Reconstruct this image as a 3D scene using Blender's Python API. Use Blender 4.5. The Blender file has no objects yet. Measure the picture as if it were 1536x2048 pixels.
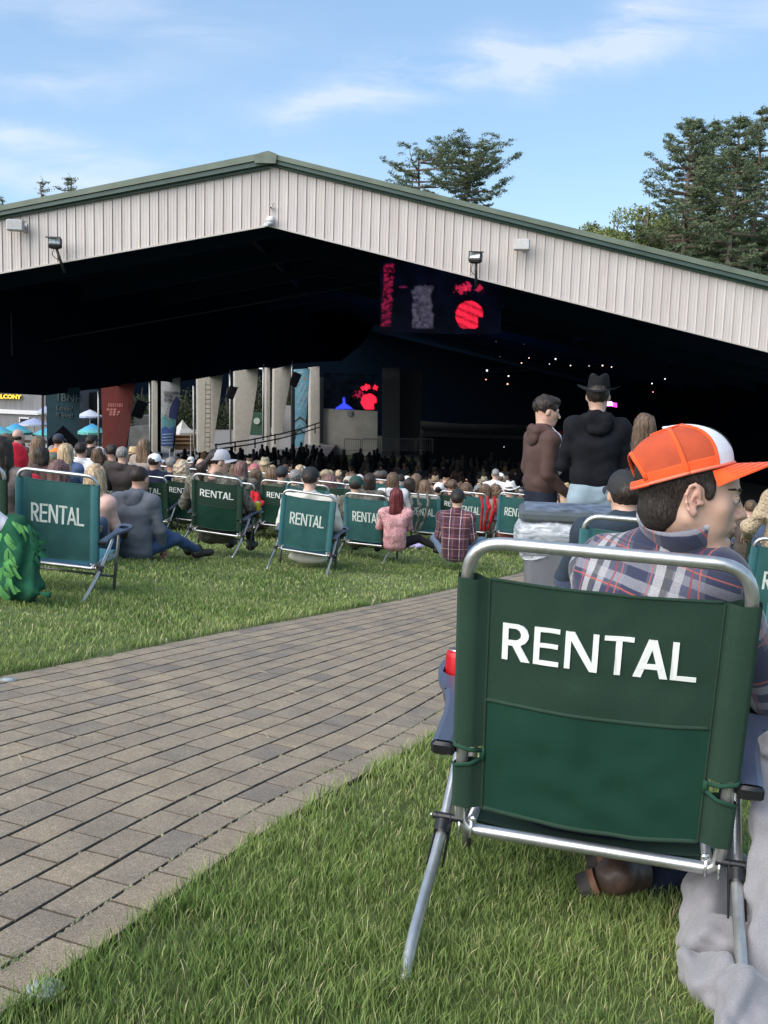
import bpy, bmesh, math, random
import numpy as np
from mathutils import Vector, Matrix, Euler
rad = math.radians
SC = bpy.context.scene
COL = SC.collection
CAMZ = 0.9
# ------------------------------------------------------------------ camera
PITCH, ROLL, FPX = rad(7.83), rad(1.85), 1950.0
cf = np.array([0, math.cos(PITCH), -math.sin(PITCH)])
_r0 = np.array([1.0, 0, 0]); _u0 = np.array([0, math.sin(PITCH), math.cos(PITCH)])
cr = _r0 * math.cos(ROLL) + _u0 * math.sin(ROLL)
cu = -_r0 * math.sin(ROLL) + _u0 * math.cos(ROLL)
cam_d = bpy.data.cameras.new('camera'); cam = bpy.data.objects.new('camera', cam_d); COL.objects.link(cam)
m = Matrix.Identity(4)
for i in range(3):
    m[i][0] = cr[i]; m[i][1] = cu[i]; m[i][2] = -cf[i]
m[2][3] = CAMZ
cam.matrix_world = m
cam_d.sensor_fit = 'VERTICAL'; cam_d.sensor_height = 36.0; cam_d.lens = FPX / 2048 * 36
cam_d.clip_start = 0.05; cam_d.clip_end = 3000
SC.camera = cam

def at(px, py, Y):
    """world point seen at photo pixel (px, py) lying Y metres in front of the camera"""
    d = cf + (px - 768) / FPX * cr + (1024 - py) / FPX * cu
    return Vector(d * Y / d[1]) + Vector((0, 0, CAMZ))

def ground(x, y):
    t = min(max((y - 3) / 7, 0), 1); t = t * t * (3 - 2 * t)
    if y <= 24: return -.098 * y - .058 * max(min(x, 12), -14) - .03 - .15 * t
    z = float(np.interp(y, [24, 40, 60, 80, 120, 400], [-2.53, -4.1, -5.1, -5.8, -6.1, -7]))   # past the lawn the pavilion floor flattens out
    return z - .058 * max(min(x, 12), -14) * max(0, 1 - (y - 24) / 20)

def on_ground(px, py):
    lo, hi = .4, 90.
    for _ in range(50):
        mid = (lo + hi) / 2; P = at(px, py, mid)
        if P.z > ground(P.x, P.y): lo = mid
        else: hi = mid
    return at(px, py, lo)

# ------------------------------------------------------------------ colour management
SC.view_settings.view_transform = 'Standard'; SC.view_settings.look = 'None'
SC.view_settings.exposure = 1.2; SC.view_settings.gamma = 1.0
SC.render.engine = 'CYCLES'
SC.cycles.max_bounces = 6; SC.cycles.diffuse_bounces = 3; SC.cycles.transparent_max_bounces = 12

# ------------------------------------------------------------------ sky + sun
SUN_DIR = Vector((-.62, -.52, .60)).normalized()          # towards the sun: behind and to the left
W = bpy.data.worlds.new("World"); SC.world = W; W.use_nodes = True
nt = W.node_tree; N = nt.nodes; Lk = nt.links
for n in list(N): N.remove(n)
out = N.new('ShaderNodeOutputWorld'); bg = N.new('ShaderNodeBackground'); bg.inputs[1].default_value = 0.098
sky = N.new('ShaderNodeTexSky'); sky.sky_type = 'NISHITA'; sky.sun_disc = False
sky.sun_elevation = math.asin(SUN_DIR.z); sky.sun_rotation = math.atan2(SUN_DIR.x, SUN_DIR.y)
sky.altitude = 200; sky.air_density = 1.0; sky.dust_density = 0.6; sky.ozone_density = 1.4
tc = N.new('ShaderNodeTexCoord'); sep = N.new('ShaderNodeSeparateXYZ'); Lk.new(tc.outputs['Generated'], sep.inputs[0])
def wm(op, a, b=None, c=None):
    n = N.new('ShaderNodeMath'); n.operation = op
    for i, v in enumerate((a, b, c)):
        if v is None: continue
        if isinstance(v, (int, float)): n.inputs[i].default_value = v
        else: Lk.new(v, n.inputs[i])
    return n.outputs[0]
ya = wm('MAXIMUM', wm('ABSOLUTE', sep.outputs[1]), .05)
U = wm('DIVIDE', sep.outputs[0], ya); V = wm('DIVIDE', sep.outputs[2], ya)
total = None
# wisps of cirrus: heading, elevation (as tangents), half length, half height, tilt, strength, patch detail
wisps = [(.105, .306, .20, .024, -.19, .95), (.40, .385, .09, .030, -.22, .6), (-.30, .345, .17, .026, .10, .36),
         (-.36, .272, .14, .018, -.10, .4), (-.06, .268, .035, .012, -.05, .6), (-.28, .210, .20, .018, .05, .4),
         (-.33, .185, .20, .012, .0, .6), (-.10, .255, .03, .014, .1, .35), (.24, .355, .05, .016, -.2, .5),
         (-.38, .40, .12, .022, .1, .5), (-.38, .225, .05, .01, .0, .4), (1.2, .4, .5, .08, .1, .5), (-1.3, .4, .5, .06, .1, .5)]
cmb = N.new('ShaderNodeCombineXYZ'); Lk.new(U, cmb.inputs[0]); Lk.new(V, cmb.inputs[1])
rotn = N.new('ShaderNodeMapping'); rotn.inputs['Rotation'].default_value = (0, 0, rad(-11)); rotn.inputs['Scale'].default_value = (6, 26, 1)
Lk.new(cmb.outputs[0], rotn.inputs[0])
no = N.new('ShaderNodeTexNoise'); no.inputs['Scale'].default_value = 1.0; no.inputs['Detail'].default_value = 8; no.inputs['Roughness'].default_value = .62
no.inputs['Distortion'].default_value = .6
Lk.new(rotn.outputs[0], no.inputs[0])
no2 = N.new('ShaderNodeTexNoise'); no2.inputs['Scale'].default_value = 9.0; no2.inputs['Detail'].default_value = 5
Lk.new(cmb.outputs[0], no2.inputs[0])
wob = wm('MULTIPLY', wm('SUBTRACT', no2.outputs[0], .5), .07)
for (u0, v0, a, b, tl, s) in wisps:
    du = wm('SUBTRACT', U, u0); dv = wm('ADD', wm('SUBTRACT', V, v0), wob)
    c, sn = math.cos(-tl), math.sin(-tl)
    x1 = wm('DIVIDE', wm('ADD', wm('MULTIPLY', du, c), wm('MULTIPLY', dv, sn)), a)
    y1 = wm('DIVIDE', wm('SUBTRACT', wm('MULTIPLY', dv, c), wm('MULTIPLY', du, sn)), b)
    r2 = wm('ADD', wm('MULTIPLY', x1, x1), wm('MULTIPLY', y1, y1))
    e = wm('MULTIPLY', wm('POWER', 2.718, wm('MULTIPLY', r2, -1.1)), s)
    total = e if total is None else wm('ADD', total, e)
cl = wm('MULTIPLY', total, wm('ADD', wm('MULTIPLY', no.outputs[0], 2.6), -.80))
cln = N.new('ShaderNodeClamp'); Lk.new(cl, cln.inputs[0]); cln.inputs[2].default_value = .45
hsv = N.new('ShaderNodeHueSaturation'); hsv.inputs['Saturation'].default_value = 1.03; hsv.inputs['Value'].default_value = 1.0
pale = N.new('ShaderNodeMix'); pale.data_type = 'RGBA'; pale.inputs[0].default_value = .45; Lk.new(sky.outputs[0], pale.inputs[6]); pale.inputs[7].default_value = (1.75, 2.75, 4.0, 1)
Lk.new(pale.outputs[2], hsv.inputs['Color'])
mx = N.new('ShaderNodeMix'); mx.data_type = 'RGBA'
Lk.new(cln.outputs[0], mx.inputs[0]); Lk.new(hsv.outputs[0], mx.inputs[6]); mx.inputs[7].default_value = (4.7, 4.75, 5.2, 1)
Lk.new(mx.outputs[2], bg.inputs[0]); Lk.new(bg.outputs[0], out.inputs[0])
sd = bpy.data.lights.new('sun', 'SUN'); sd.energy = 2.35; sd.angle = rad(75); sd.color = (1.0, .925, .84)
so = bpy.data.objects.new('sun', sd); COL.objects.link(so)
so.rotation_euler = (-SUN_DIR).to_track_quat('-Z', 'Y').to_euler()
# ================================================================== helpers
random.seed(7); RNG = np.random.default_rng(11)
def tag(o, label=None, cat=None, group=None, kind=None):
    if label: o['label'] = label
    if cat: o['category'] = cat
    if group: o['group'] = group
    if kind: o['kind'] = kind
    return o
def empty(name, loc=(0, 0, 0), label=None, cat=None, group=None, mat=None):
    o = bpy.data.objects.new(name, None); COL.objects.link(o); o.empty_display_size = .1
    if mat is not None: o.matrix_world = mat
    else: o.location = loc
    return tag(o, label, cat, group)
def link(name, me, mat=None, parent=None, smooth=False):
    o = bpy.data.objects.new(name, me); COL.objects.link(o)
    if mat is not None and not me.materials: me.materials.append(mat)
    if parent is not None: o.parent = parent
    if smooth and len(me.polygons): me.polygons.foreach_set('use_smooth', [True] * len(me.polygons))
    return o
def mesh_np(name, V, F, smooth=False):
    """F: (n,k) array of equal-size faces or a list of mixed ones"""
    me = bpy.data.meshes.new(name)
    V = np.asarray(V, float)
    if isinstance(F, np.ndarray):
        k = F.shape[1]; n = len(F)
        me.vertices.add(len(V)); me.vertices.foreach_set('co', V.ravel())
        me.loops.add(n * k); me.loops.foreach_set('vertex_index', F.ravel().astype(np.int32))
        me.polygons.add(n); me.polygons.foreach_set('loop_start', np.arange(0, n * k, k, dtype=np.int32))
        me.update(calc_edges=True); me.validate()
    else:
        me.from_pydata([tuple(v) for v in V], [], [tuple(f) for f in F]); me.update()
    me.polygons.foreach_set('use_smooth', [bool(smooth)] * len(me.polygons))
    return me
class MB:
    def __init__(s): s.V = []; s.F = []; s.n = 0
    def add(s, V, F):
        s.V += [tuple(v) for v in V]; s.F += [tuple(i + s.n for i in f) for f in F]; s.n += len(V); return s
    def box(s, c, d, M=None, bev=0):
        x, y, z = [k / 2 for k in d]
        if bev <= 0:
            P = [(sx * x, sy * y, sz * z) for sz in (-1, 1) for sy in (-1, 1) for sx in (-1, 1)]
            Fc = [(0, 2, 3, 1), (4, 5, 7, 6), (0, 1, 5, 4), (2, 6, 7, 3), (0, 4, 6, 2), (1, 3, 7, 5)]
        else:
            b = min(bev, x * .9, y * .9, z * .9); P = []
            for zz, k in ((-z, b), (-z + b, 0), (z - b, 0), (z, b)):
                X, Y = x - k, y - k
                P += [(-X + b, -Y, zz), (X - b, -Y, zz), (X, -Y + b, zz), (X, Y - b, zz), (X - b, Y, zz), (-X + b, Y, zz), (-X, Y - b, zz), (-X, -Y + b, zz)]
            Fc = [tuple(range(7, -1, -1)), tuple(range(24, 32))]
            for k in range(3):
                for i in range(8):
                    j = (i + 1) % 8; Fc.append((k * 8 + i, k * 8 + j, k * 8 + 8 + j, k * 8 + 8 + i))
        P = [Vector(p) for p in P]
        if M is not None: P = [M @ p for p in P]
        c = Vector(c); return s.add([p + c for p in P], Fc)
    def tube(s, pts, r, n=10, cap=True, flat=None):
        pts = [Vector(p) for p in pts]; R = r if isinstance(r, (list, tuple)) else [r] * len(pts)
        up = Vector((0, 0, 1)); prev = None; V = []; Fc = []
        for i, p in enumerate(pts):
            t = (pts[min(i + 1, len(pts) - 1)] - pts[max(i - 1, 0)]).normalized()
            if prev is None:
                a = up if abs(t.dot(up)) < .95 else Vector((1, 0, 0)); e1 = (a - t * a.dot(t)).normalized()
            else: e1 = (prev - t * prev.dot(t)).normalized()
            prev = e1; e2 = t.cross(e1)
            fx, fy = flat if flat else (1, 1)
            for k in range(n):
                an = 2 * math.pi * k / n; V.append(p + R[i] * (fx * math.cos(an) * e1 + fy * math.sin(an) * e2))
        for i in range(len(pts) - 1):
            for k in range(n):
                k2 = (k + 1) % n; Fc.append((i * n + k, i * n + k2, (i + 1) * n + k2, (i + 1) * n + k))
        if cap: Fc.append(tuple(range(n - 1, -1, -1))); Fc.append(tuple((len(pts) - 1) * n + k for k in range(n)))
        return s.add(V, Fc)
    def lathe(s, prof, c=(0, 0, 0), n=24, M=None, sx=1, sy=1):
        V = []; Fc = []; c = Vector(c)
        for (r, z) in prof:
            for k in range(n):
                a = 2 * math.pi * k / n; v = Vector((r * math.cos(a) * sx, r * math.sin(a) * sy, z)); V.append((M @ v if M is not None else v) + c)
        for i in range(len(prof) - 1):
            for k in range(n):
                k2 = (k + 1) % n; Fc.append((i * n + k, i * n + k2, (i + 1) * n + k2, (i + 1) * n + k))
        Fc.append(tuple(range(n - 1, -1, -1))); Fc.append(tuple((len(prof) - 1) * n + k for k in range(n)))
        return s.add(V, Fc)
    def grid(s, fn, us, vs, closed_u=False):
        V = [fn(u, v) for v in vs for u in us]; nu = len(us); Fc = []
        for j in range(len(vs) - 1):
            for i in range(nu if closed_u else nu - 1):
                i2 = (i + 1) % nu; Fc.append((j * nu + i, j * nu + i2, (j + 1) * nu + i2, (j + 1) * nu + i))
        return s.add(V, Fc)
    def prism(s, poly, y0, y1, M=None):
        """poly in (x,z), extruded along y"""
        n = len(poly); V = [Vector((x, y0, z)) for x, z in poly] + [Vector((x, y1, z)) for x, z in poly]
        if M is not None: V = [M @ v for v in V]
        return s.add(V, [tuple(range(n)), tuple(range(2 * n - 1, n - 1, -1))] + [(i, i + n, (i + 1) % n + n, (i + 1) % n) for i in range(n)])
    def obj(s, name, mat, parent=None, smooth=False, ang=None):
        me = bpy.data.meshes.new(name); me.from_pydata(s.V, [], s.F); me.update()
        bm = bmesh.new(); bm.from_mesh(me); bmesh.ops.recalc_face_normals(bm, faces=bm.faces); bm.to_mesh(me); bm.free()
        o = link(name, me, mat, parent, smooth)
        if ang and smooth:
            me.set_sharp_from_angle(angle=rad(ang))
        return o
def fillet(pts, r, n=6):
    """round the inner corners of a polyline"""
    pts = [Vector(p) for p in pts]; o = [pts[0]]
    for i in range(1, len(pts) - 1):
        a, b, c = pts[i - 1], pts[i], pts[i + 1]; rr = r[i - 1] if isinstance(r, (list, tuple)) else r
        d1 = (a - b).normalized(); d2 = (c - b).normalized(); k = min(rr, (a - b).length * .49, (c - b).length * .49)
        p, q = b + d1 * k, b + d2 * k
        for j in range(n + 1):
            t = j / n; o.append((1 - t) ** 2 * p + 2 * t * (1 - t) * b + t * t * q)
    o.append(pts[-1]); return o
def spline(pts, n=8):
    pts = [Vector(p) for p in pts]; P = [2 * pts[0] - pts[1]] + pts + [2 * pts[-1] - pts[-2]]; o = []
    for i in range(1, len(P) - 2):
        for j in range(n):
            t = j / n; a, b, c, d = P[i - 1:i + 3]
            o.append(.5 * (2 * b + (c - a) * t + (2 * a - 5 * b + 4 * c - d) * t * t + (3 * b - a - 3 * c + d) * t ** 3))
    o.append(pts[-1]); return o
# ---------------------------------------------------------------- value noise
_LAT = RNG.random((32, 32, 32))
def vnoise(P, s=1.0, off=0.0):
    q = np.asarray(P) / s + off + 100.0; i = np.floor(q).astype(int); f = q - i; f = f * f * (3 - 2 * f); i %= 32; j = (i + 1) % 32
    def L(a, b, c): return _LAT[a, b, c]
    x0, y0, z0 = i[..., 0], i[..., 1], i[..., 2]; x1, y1, z1 = j[..., 0], j[..., 1], j[..., 2]; fx, fy, fz = f[..., 0], f[..., 1], f[..., 2]
    c00 = L(x0, y0, z0) * (1 - fx) + L(x1, y0, z0) * fx; c10 = L(x0, y1, z0) * (1 - fx) + L(x1, y1, z0) * fx
    c01 = L(x0, y0, z1) * (1 - fx) + L(x1, y0, z1) * fx; c11 = L(x0, y1, z1) * (1 - fx) + L(x1, y1, z1) * fx
    return ((c00 * (1 - fy) + c10 * fy) * (1 - fz) + (c01 * (1 - fy) + c11 * fy) * fz) * 2 - 1
# ---------------------------------------------------------------- signed distance modelling
def rc(a, b, ra, rb, k=None): return ('c', a, b, ra, rb, k)
def el(c, r, rot=None, k=None): return ('e', c, r, rot, k)
def bxp(c, h, rnd, rot=None, k=None): return ('b', c, h, rnd, rot, k)
def sub(p, k=.004): return ('s', p, k)
def _prim(p, X):
    if p[0] == 'c':
        a = np.array(p[1], float); b = np.array(p[2], float); d = b - a; dd = max(d @ d, 1e-9)
        t = np.clip(((X - a) @ d) / dd, 0, 1); return np.linalg.norm(X - a - t[..., None] * d, axis=-1) - (p[3] + (p[4] - p[3]) * t)
    q = X - np.array(p[1], float)
    rot = p[3] if p[0] == 'e' else p[4]
    if rot is not None: q = q @ np.array(Euler([rad(v) for v in rot]).to_matrix())
    if p[0] == 'e':
        r = np.array(p[2], float); k0 = np.linalg.norm(q / r, axis=-1); k1 = np.linalg.norm(q / (r * r), axis=-1)
        return k0 * (k0 - 1) / np.maximum(k1, 1e-9)
    h = np.array(p[2], float) - p[3]; d = np.abs(q) - h
    return np.linalg.norm(np.maximum(d, 0), axis=-1) + np.minimum(d.max(-1), 0) - p[3]
def _bb(p):
    if p[0] == 'c':
        a = np.array(p[1]); b = np.array(p[2]); r = max(p[3], p[4]); return np.minimum(a, b) - r, np.maximum(a, b) + r
    c = np.array(p[1]); r = np.array(p[2], float); rot = p[3] if p[0] == 'e' else p[4]
    if rot is not None: r = np.full(3, np.linalg.norm(r) if p[0] == 'b' else r.max())
    return c - r, c + r
def sdf_mesh(name, prims, res, k=.03, noise=None, cut=None, smooth=True, infl=0.):
    """union the primitives smoothly, subtract the 's' ones, return one closed mesh"""
    add = [p for p in prims if p[0] != 's']
    lo = np.min([_bb(p)[0] for p in add], 0) - k - res * 2 - infl; hi = np.max([_bb(p)[1] for p in add], 0) + k + res * 2 + infl
    n = np.maximum(((hi - lo) / res).astype(int) + 2, 4)
    ax = [lo[i] + res * np.arange(n[i]) for i in range(3)]
    D = np.full(n, .2, np.float64)
    for p in prims:
        s = p[0] == 's'; q = p[1] if s else p; kk = p[2] if s else (p[-1] if p[-1] is not None else k)
        mg = max(kk, res) * 1.05 + res + infl + .02; b0, b1 = _bb(q)
        i0 = np.clip(((b0 - mg - lo) / res).astype(int), 0, n - 1); i1 = np.clip(((b1 + mg - lo) / res).astype(int) + 2, 1, n)
        sl = tuple(slice(i0[i], i1[i]) for i in range(3))
        X = np.stack(np.meshgrid(*[ax[i][sl[i]] for i in range(3)], indexing='ij'), -1)
        d = _prim(q, X) - (0 if s else infl); A = D[sl]
        if s:
            h = np.maximum(kk - np.abs(A + d), 0) / kk; D[sl] = np.maximum(A, -d) + h * h * kk / 4
        else:
            h = np.maximum(kk - np.abs(A - d), 0) / kk; D[sl] = np.minimum(A, d) - h * h * kk / 4
    if noise or cut:
        X = np.stack(np.meshgrid(*ax, indexing='ij'), -1)
        if noise:
            bnd = np.abs(D) < .06
            if bnd.any(): D[bnd] += noise(X[bnd])
        if cut: D = np.maximum(D, cut(X))
    D = np.pad(D, 1, constant_values=.2); lo = lo - res; n = n + 2
    ins = D < 0
    c = np.stack([ins[i:n[0] - 1 + i, j:n[1] - 1 + j, l:n[2] - 1 + l] for i in (0, 1) for j in (0, 1) for l in (0, 1)])
    sm = c.sum(0); act = (sm > 0) & (sm < 8)
    I = np.argwhere(act); idx = -np.ones(act.shape, int); idx[tuple(I.T)] = np.arange(len(I))
    acc = np.zeros((len(I), 3)); cnt = np.zeros(len(I))
    cor = [np.array(v) for v in ((0, 0, 0), (0, 0, 1), (0, 1, 0), (0, 1, 1), (1, 0, 0), (1, 0, 1), (1, 1, 0), (1, 1, 1))]
    val = [D[tuple((I + v).T)] for v in cor]
    for a in range(8):
        for b in range(a + 1, 8):
            if np.abs(cor[a] - cor[b]).sum() != 1: continue
            ch = (val[a] < 0) != (val[b] < 0); t = np.where(ch, val[a] / np.where(ch, val[a] - val[b], 1), 0)
            acc += ch[:, None] * (cor[a] + t[:, None] * (cor[b] - cor[a])); cnt += ch
    V = lo + (I + acc / np.maximum(cnt, 1)[:, None]) * res
    Fs = []
    for a in range(3):
        b, d = (a + 1) % 3, (a + 2) % 3; e = np.zeros(3, int); e[a] = 1
        sh = list(ins.shape); s0 = [slice(None)] * 3; s1 = [slice(None)] * 3; s0[a] = slice(0, -1); s1[a] = slice(1, None)
        ch = np.argwhere(ins[tuple(s0)] != ins[tuple(s1)])
        ch = ch[(ch[:, b] > 0) & (ch[:, d] > 0)]
        ch = ch[(ch[:, b] < sh[b] - 1) & (ch[:, d] < sh[d] - 1)]
        eb = np.zeros(3, int); eb[b] = 1; ed = np.zeros(3, int); ed[d] = 1
        q = np.stack([idx[tuple((ch - eb - ed).T)], idx[tuple((ch - ed).T)], idx[tuple(ch.T)], idx[tuple((ch - eb).T)]], 1)
        fl = ~ins[tuple(ch.T)]; q[fl] = q[fl][:, ::-1]; Fs.append(q)
    Fq = np.concatenate(Fs); Fq = Fq[(Fq >= 0).all(1)]
    return mesh_np(name, V, Fq, smooth)
# ---------------------------------------------------------------- materials
MATS = {}
def new_mat(name):
    m = bpy.data.materials.new(name); m.use_nodes = True; return m, m.node_tree, m.node_tree.nodes['Principled BSDF']
def add_noise(nt, scale, detail=3, coord='Object', vec=None, rough=.5, stretch=None):
    n = nt.nodes.new('ShaderNodeTexNoise'); n.inputs['Scale'].default_value = scale; n.inputs['Detail'].default_value = detail; n.inputs['Roughness'].default_value = rough
    tcx = nt.nodes.new('ShaderNodeTexCoord'); src = tcx.outputs[coord]
    if stretch:
        mp = nt.nodes.new('ShaderNodeMapping'); mp.inputs['Scale'].default_value = stretch; nt.links.new(src, mp.inputs[0]); src = mp.outputs[0]
    nt.links.new(src, n.inputs['Vector']); return n
def ramp(nt, fac, stops, interp='LINEAR'):
    r = nt.nodes.new('ShaderNodeValToRGB'); r.color_ramp.interpolation = interp
    while len(r.color_ramp.elements) < len(stops): r.color_ramp.elements.new(.5)
    for e, (p, c) in zip(r.color_ramp.elements, stops): e.position = p; e.color = (*c, 1) if len(c) == 3 else c
    nt.links.new(fac, r.inputs[0]); return r.outputs[0]
def bump(nt, b, h, strength=.3, dist=.01):
    bp = nt.nodes.new('ShaderNodeBump'); bp.inputs['Strength'].default_value = strength; bp.inputs['Distance'].default_value = dist
    nt.links.new(h, bp.inputs['Height']); nt.links.new(bp.outputs[0], b.inputs['Normal'])
def sh(c, k): return tuple(min(1, max(0, v * k)) for v in c)
def mat(name, col, rough=.6, metal=0., var=.12, vs=12., bs=0., bscale=200., bd=.002, stretch=None, spec=.5, sheen=0., trans=0., emit=0., sss=0.):
    key = (name, col, rough, metal, var)
    if key in MATS: return MATS[key]
    m, nt, b = new_mat(name); b.inputs['Roughness'].default_value = rough; b.inputs['Metallic'].default_value = metal
    b.inputs['Specular IOR Level'].default_value = spec
    if sheen: b.inputs['Sheen Weight'].default_value = sheen; b.inputs['Sheen Roughness'].default_value = .6
    n = add_noise(nt, vs, 4, stretch=stretch)
    c = ramp(nt, n.outputs[0], [(.25, sh(col, 1 - var)), (.75, sh(col, 1 + var))])
    nt.links.new(c, b.inputs['Base Color'])
    if sss: b.inputs['Subsurface Weight'].default_value = sss; b.inputs['Subsurface Radius'].default_value = (.01, .004, .002)
    if bs: n2 = add_noise(nt, bscale, 2, stretch=stretch); bump(nt, b, n2.outputs[0], bs, bd)
    if emit: nt.links.new(c, b.inputs['Emission Color']); b.inputs['Emission Strength'].default_value = emit
    MATS[key] = m; return m
def weave(name, col, rough=.75, var=.1, cnt=900, fold=6.):
    cnt = max(cnt, 700) * 3.2
    """woven cloth: fine thread bump + broad slow variation"""
    m, nt, b = new_mat(name); b.inputs['Roughness'].default_value = rough; b.inputs['Sheen Weight'].default_value = min(.12, sum(col) * .15); b.inputs['Specular IOR Level'].default_value = .2
    n = add_noise(nt, fold, 5); c = ramp(nt, n.outputs[0], [(.3, sh(col, 1 - var)), (.7, sh(col, 1 + var))])
    n3 = add_noise(nt, 260, 2); mxx = nt.nodes.new('ShaderNodeMix'); mxx.data_type = 'RGBA'; mxx.blend_type = 'MULTIPLY'; mxx.inputs[0].default_value = .35
    nt.links.new(c, mxx.inputs[6]); nt.links.new(ramp(nt, n3.outputs[0], [(.3, (.72,) * 3), (.7, (1.15,) * 3)]), mxx.inputs[7])
    nt.links.new(mxx.outputs[2], b.inputs['Base Color'])
    wv = nt.nodes.new('ShaderNodeTexWave'); wv.inputs['Scale'].default_value = cnt / 6.28; wv.bands_direction = 'X'; wv.inputs['Distortion'].default_value = .5
    wz = nt.nodes.new('ShaderNodeTexWave'); wz.inputs['Scale'].default_value = cnt / 6.28; wz.bands_direction = 'Z'; wz.inputs['Distortion'].default_value = .5
    tcx = nt.nodes.new('ShaderNodeTexCoord'); nt.links.new(tcx.outputs['Object'], wv.inputs[0]); nt.links.new(tcx.outputs['Object'], wz.inputs[0])
    ad = nt.nodes.new('ShaderNodeMath'); ad.operation = 'ADD'; nt.links.new(wv.outputs[1], ad.inputs[0]); nt.links.new(wz.outputs[1], ad.inputs[1])
    n4 = add_noise(nt, 14, 4); ad2 = nt.nodes.new('ShaderNodeMath'); ad2.operation = 'MULTIPLY_ADD'; ad2.inputs[1].default_value = 6.
    nt.links.new(n4.outputs[0], ad2.inputs[0]); nt.links.new(ad.outputs[0], ad2.inputs[2])
    bump(nt, b, ad2.outputs[0], .28, .0009); return m
def math_n(nt, op, a, b=None, c=None):
    n = nt.nodes.new('ShaderNodeMath'); n.operation = op
    for i, v in enumerate((a, b, c)):
        if v is None: continue
        if isinstance(v, (int, float)): n.inputs[i].default_value = v
        else: nt.links.new(v, n.inputs[i])
    return n.outputs[0]
def plaid(name, base, bands, attr='puv', rough=.85):
    """bands: list of (axis 0/1, period, offset, width, colour, mix) laid over the base cloth colour"""
    m, nt, b = new_mat(name); b.inputs['Roughness'].default_value = rough; b.inputs['Sheen Weight'].default_value = .25
    at_ = nt.nodes.new('ShaderNodeAttribute'); at_.attribute_name = attr
    wn = add_noise(nt, 9, 3); ofs = math_n(nt, 'MULTIPLY', math_n(nt, 'SUBTRACT', wn.outputs[0], .5), .012)
    s = nt.nodes.new('ShaderNodeSeparateXYZ'); nt.links.new(at_.outputs['Vector'], s.inputs[0])
    cur = nt.nodes.new('ShaderNodeRGB'); cur.outputs[0].default_value = (*base, 1); cur = cur.outputs[0]
    for (axn, per, off, wid, colr, mixv) in bands:
        u = math_n(nt, 'ADD', math_n(nt, 'ADD', s.outputs[axn], ofs), 50 * per - off)
        fr = math_n(nt, 'MODULO', u, per)
        up = math_n(nt, 'LESS_THAN', fr, wid)
        mxx = nt.nodes.new('ShaderNodeMix'); mxx.data_type = 'RGBA'
        nt.links.new(math_n(nt, 'MULTIPLY', up, mixv), mxx.inputs[0]); nt.links.new(cur, mxx.inputs[6]); mxx.inputs[7].default_value = (*colr, 1)
        cur = mxx.outputs[2]
    n3 = add_noise(nt, 320, 2); mxx = nt.nodes.new('ShaderNodeMix'); mxx.data_type = 'RGBA'; mxx.blend_type = 'MULTIPLY'; mxx.inputs[0].default_value = .5
    nt.links.new(cur, mxx.inputs[6]); nt.links.new(ramp(nt, n3.outputs[0], [(.3, (.6,) * 3), (.7, (1.2,) * 3)]), mxx.inputs[7])
    nt.links.new(mxx.outputs[2], b.inputs['Base Color']); bump(nt, b, n3.outputs[0], .4, .001); return m
def camo(name, cols, scale=9):
    m, nt, b = new_mat(name); b.inputs['Roughness'].default_value = .85
    n = add_noise(nt, scale, 5, rough=.7, stretch=(1, 1, .6))
    st = [(.0, cols[0])] + [(.36 + .075 * i, c) for i, c in enumerate(cols[1:])]
    nt.links.new(ramp(nt, n.outputs[0], st, 'CONSTANT'), b.inputs['Base Color']); n2 = add_noise(nt, 60, 3); bump(nt, b, n2.outputs[0], .4, .004); return m
def hair_mat(name, c0, c1, scale=85, hz=.09):
    m, nt, b = new_mat(name); b.inputs['Roughness'].default_value = .5; b.inputs['Specular IOR Level'].default_value = .35
    n = add_noise(nt, scale, 4, stretch=(1, 1, hz), rough=.65)
    n.inputs['Distortion'].default_value = .6
    nt.links.new(ramp(nt, n.outputs[0], [(.36, c0), (.5, tuple((a + b_) / 2 for a, b_ in zip(c0, c1))), (.64, sh(c1, 1.25))]), b.inputs['Base Color'])
    bump(nt, b, n.outputs[0], .8, .008); return m
# ================================================================== ground, path, grass
def path_line():
    return spline([(-2.35, -.9, 0), (-2.0, .2, 0), (-1.38, 1.74, 0), (-1.03, 2.7, 0), (-.62, 3.6, 0), (-.33, 4.35, 0), (.26, 5.93, 0), (1.44, 9.02, 0), (2.46, 11.5, 0), (4.3, 15.6, 0), (5.8, 18.5, 0)], 14)
PL = np.array([(p.x, p.y) for p in path_line()]); PSEG = np.linalg.norm(np.diff(PL, axis=0), axis=1); PS = np.concatenate([[0], np.cumsum(PSEG)])
PT = np.gradient(PL, axis=0); PT /= np.linalg.norm(PT, axis=1)[:, None]; PNn = np.stack([PT[:, 1], -PT[:, 0]], 1)   # to the right
HW = .8415
def path_pt(s, w):
    x = np.interp(s, PS, PL[:, 0]); y = np.interp(s, PS, PL[:, 1]); nx = np.interp(s, PS, PNn[:, 0]); ny = np.interp(s, PS, PNn[:, 1]); return x + nx * w, y + ny * w
def path_w(x, y):
    """signed distance across the path for arrays"""
    P = np.stack([x, y], -1); d2 = ((P[:, None, :] - PL[None]) ** 2).sum(-1); i = d2.argmin(1)
    return ((P - PL[i]) * PNn[i]).sum(1)
gv = np.vectorize(ground)
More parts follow.
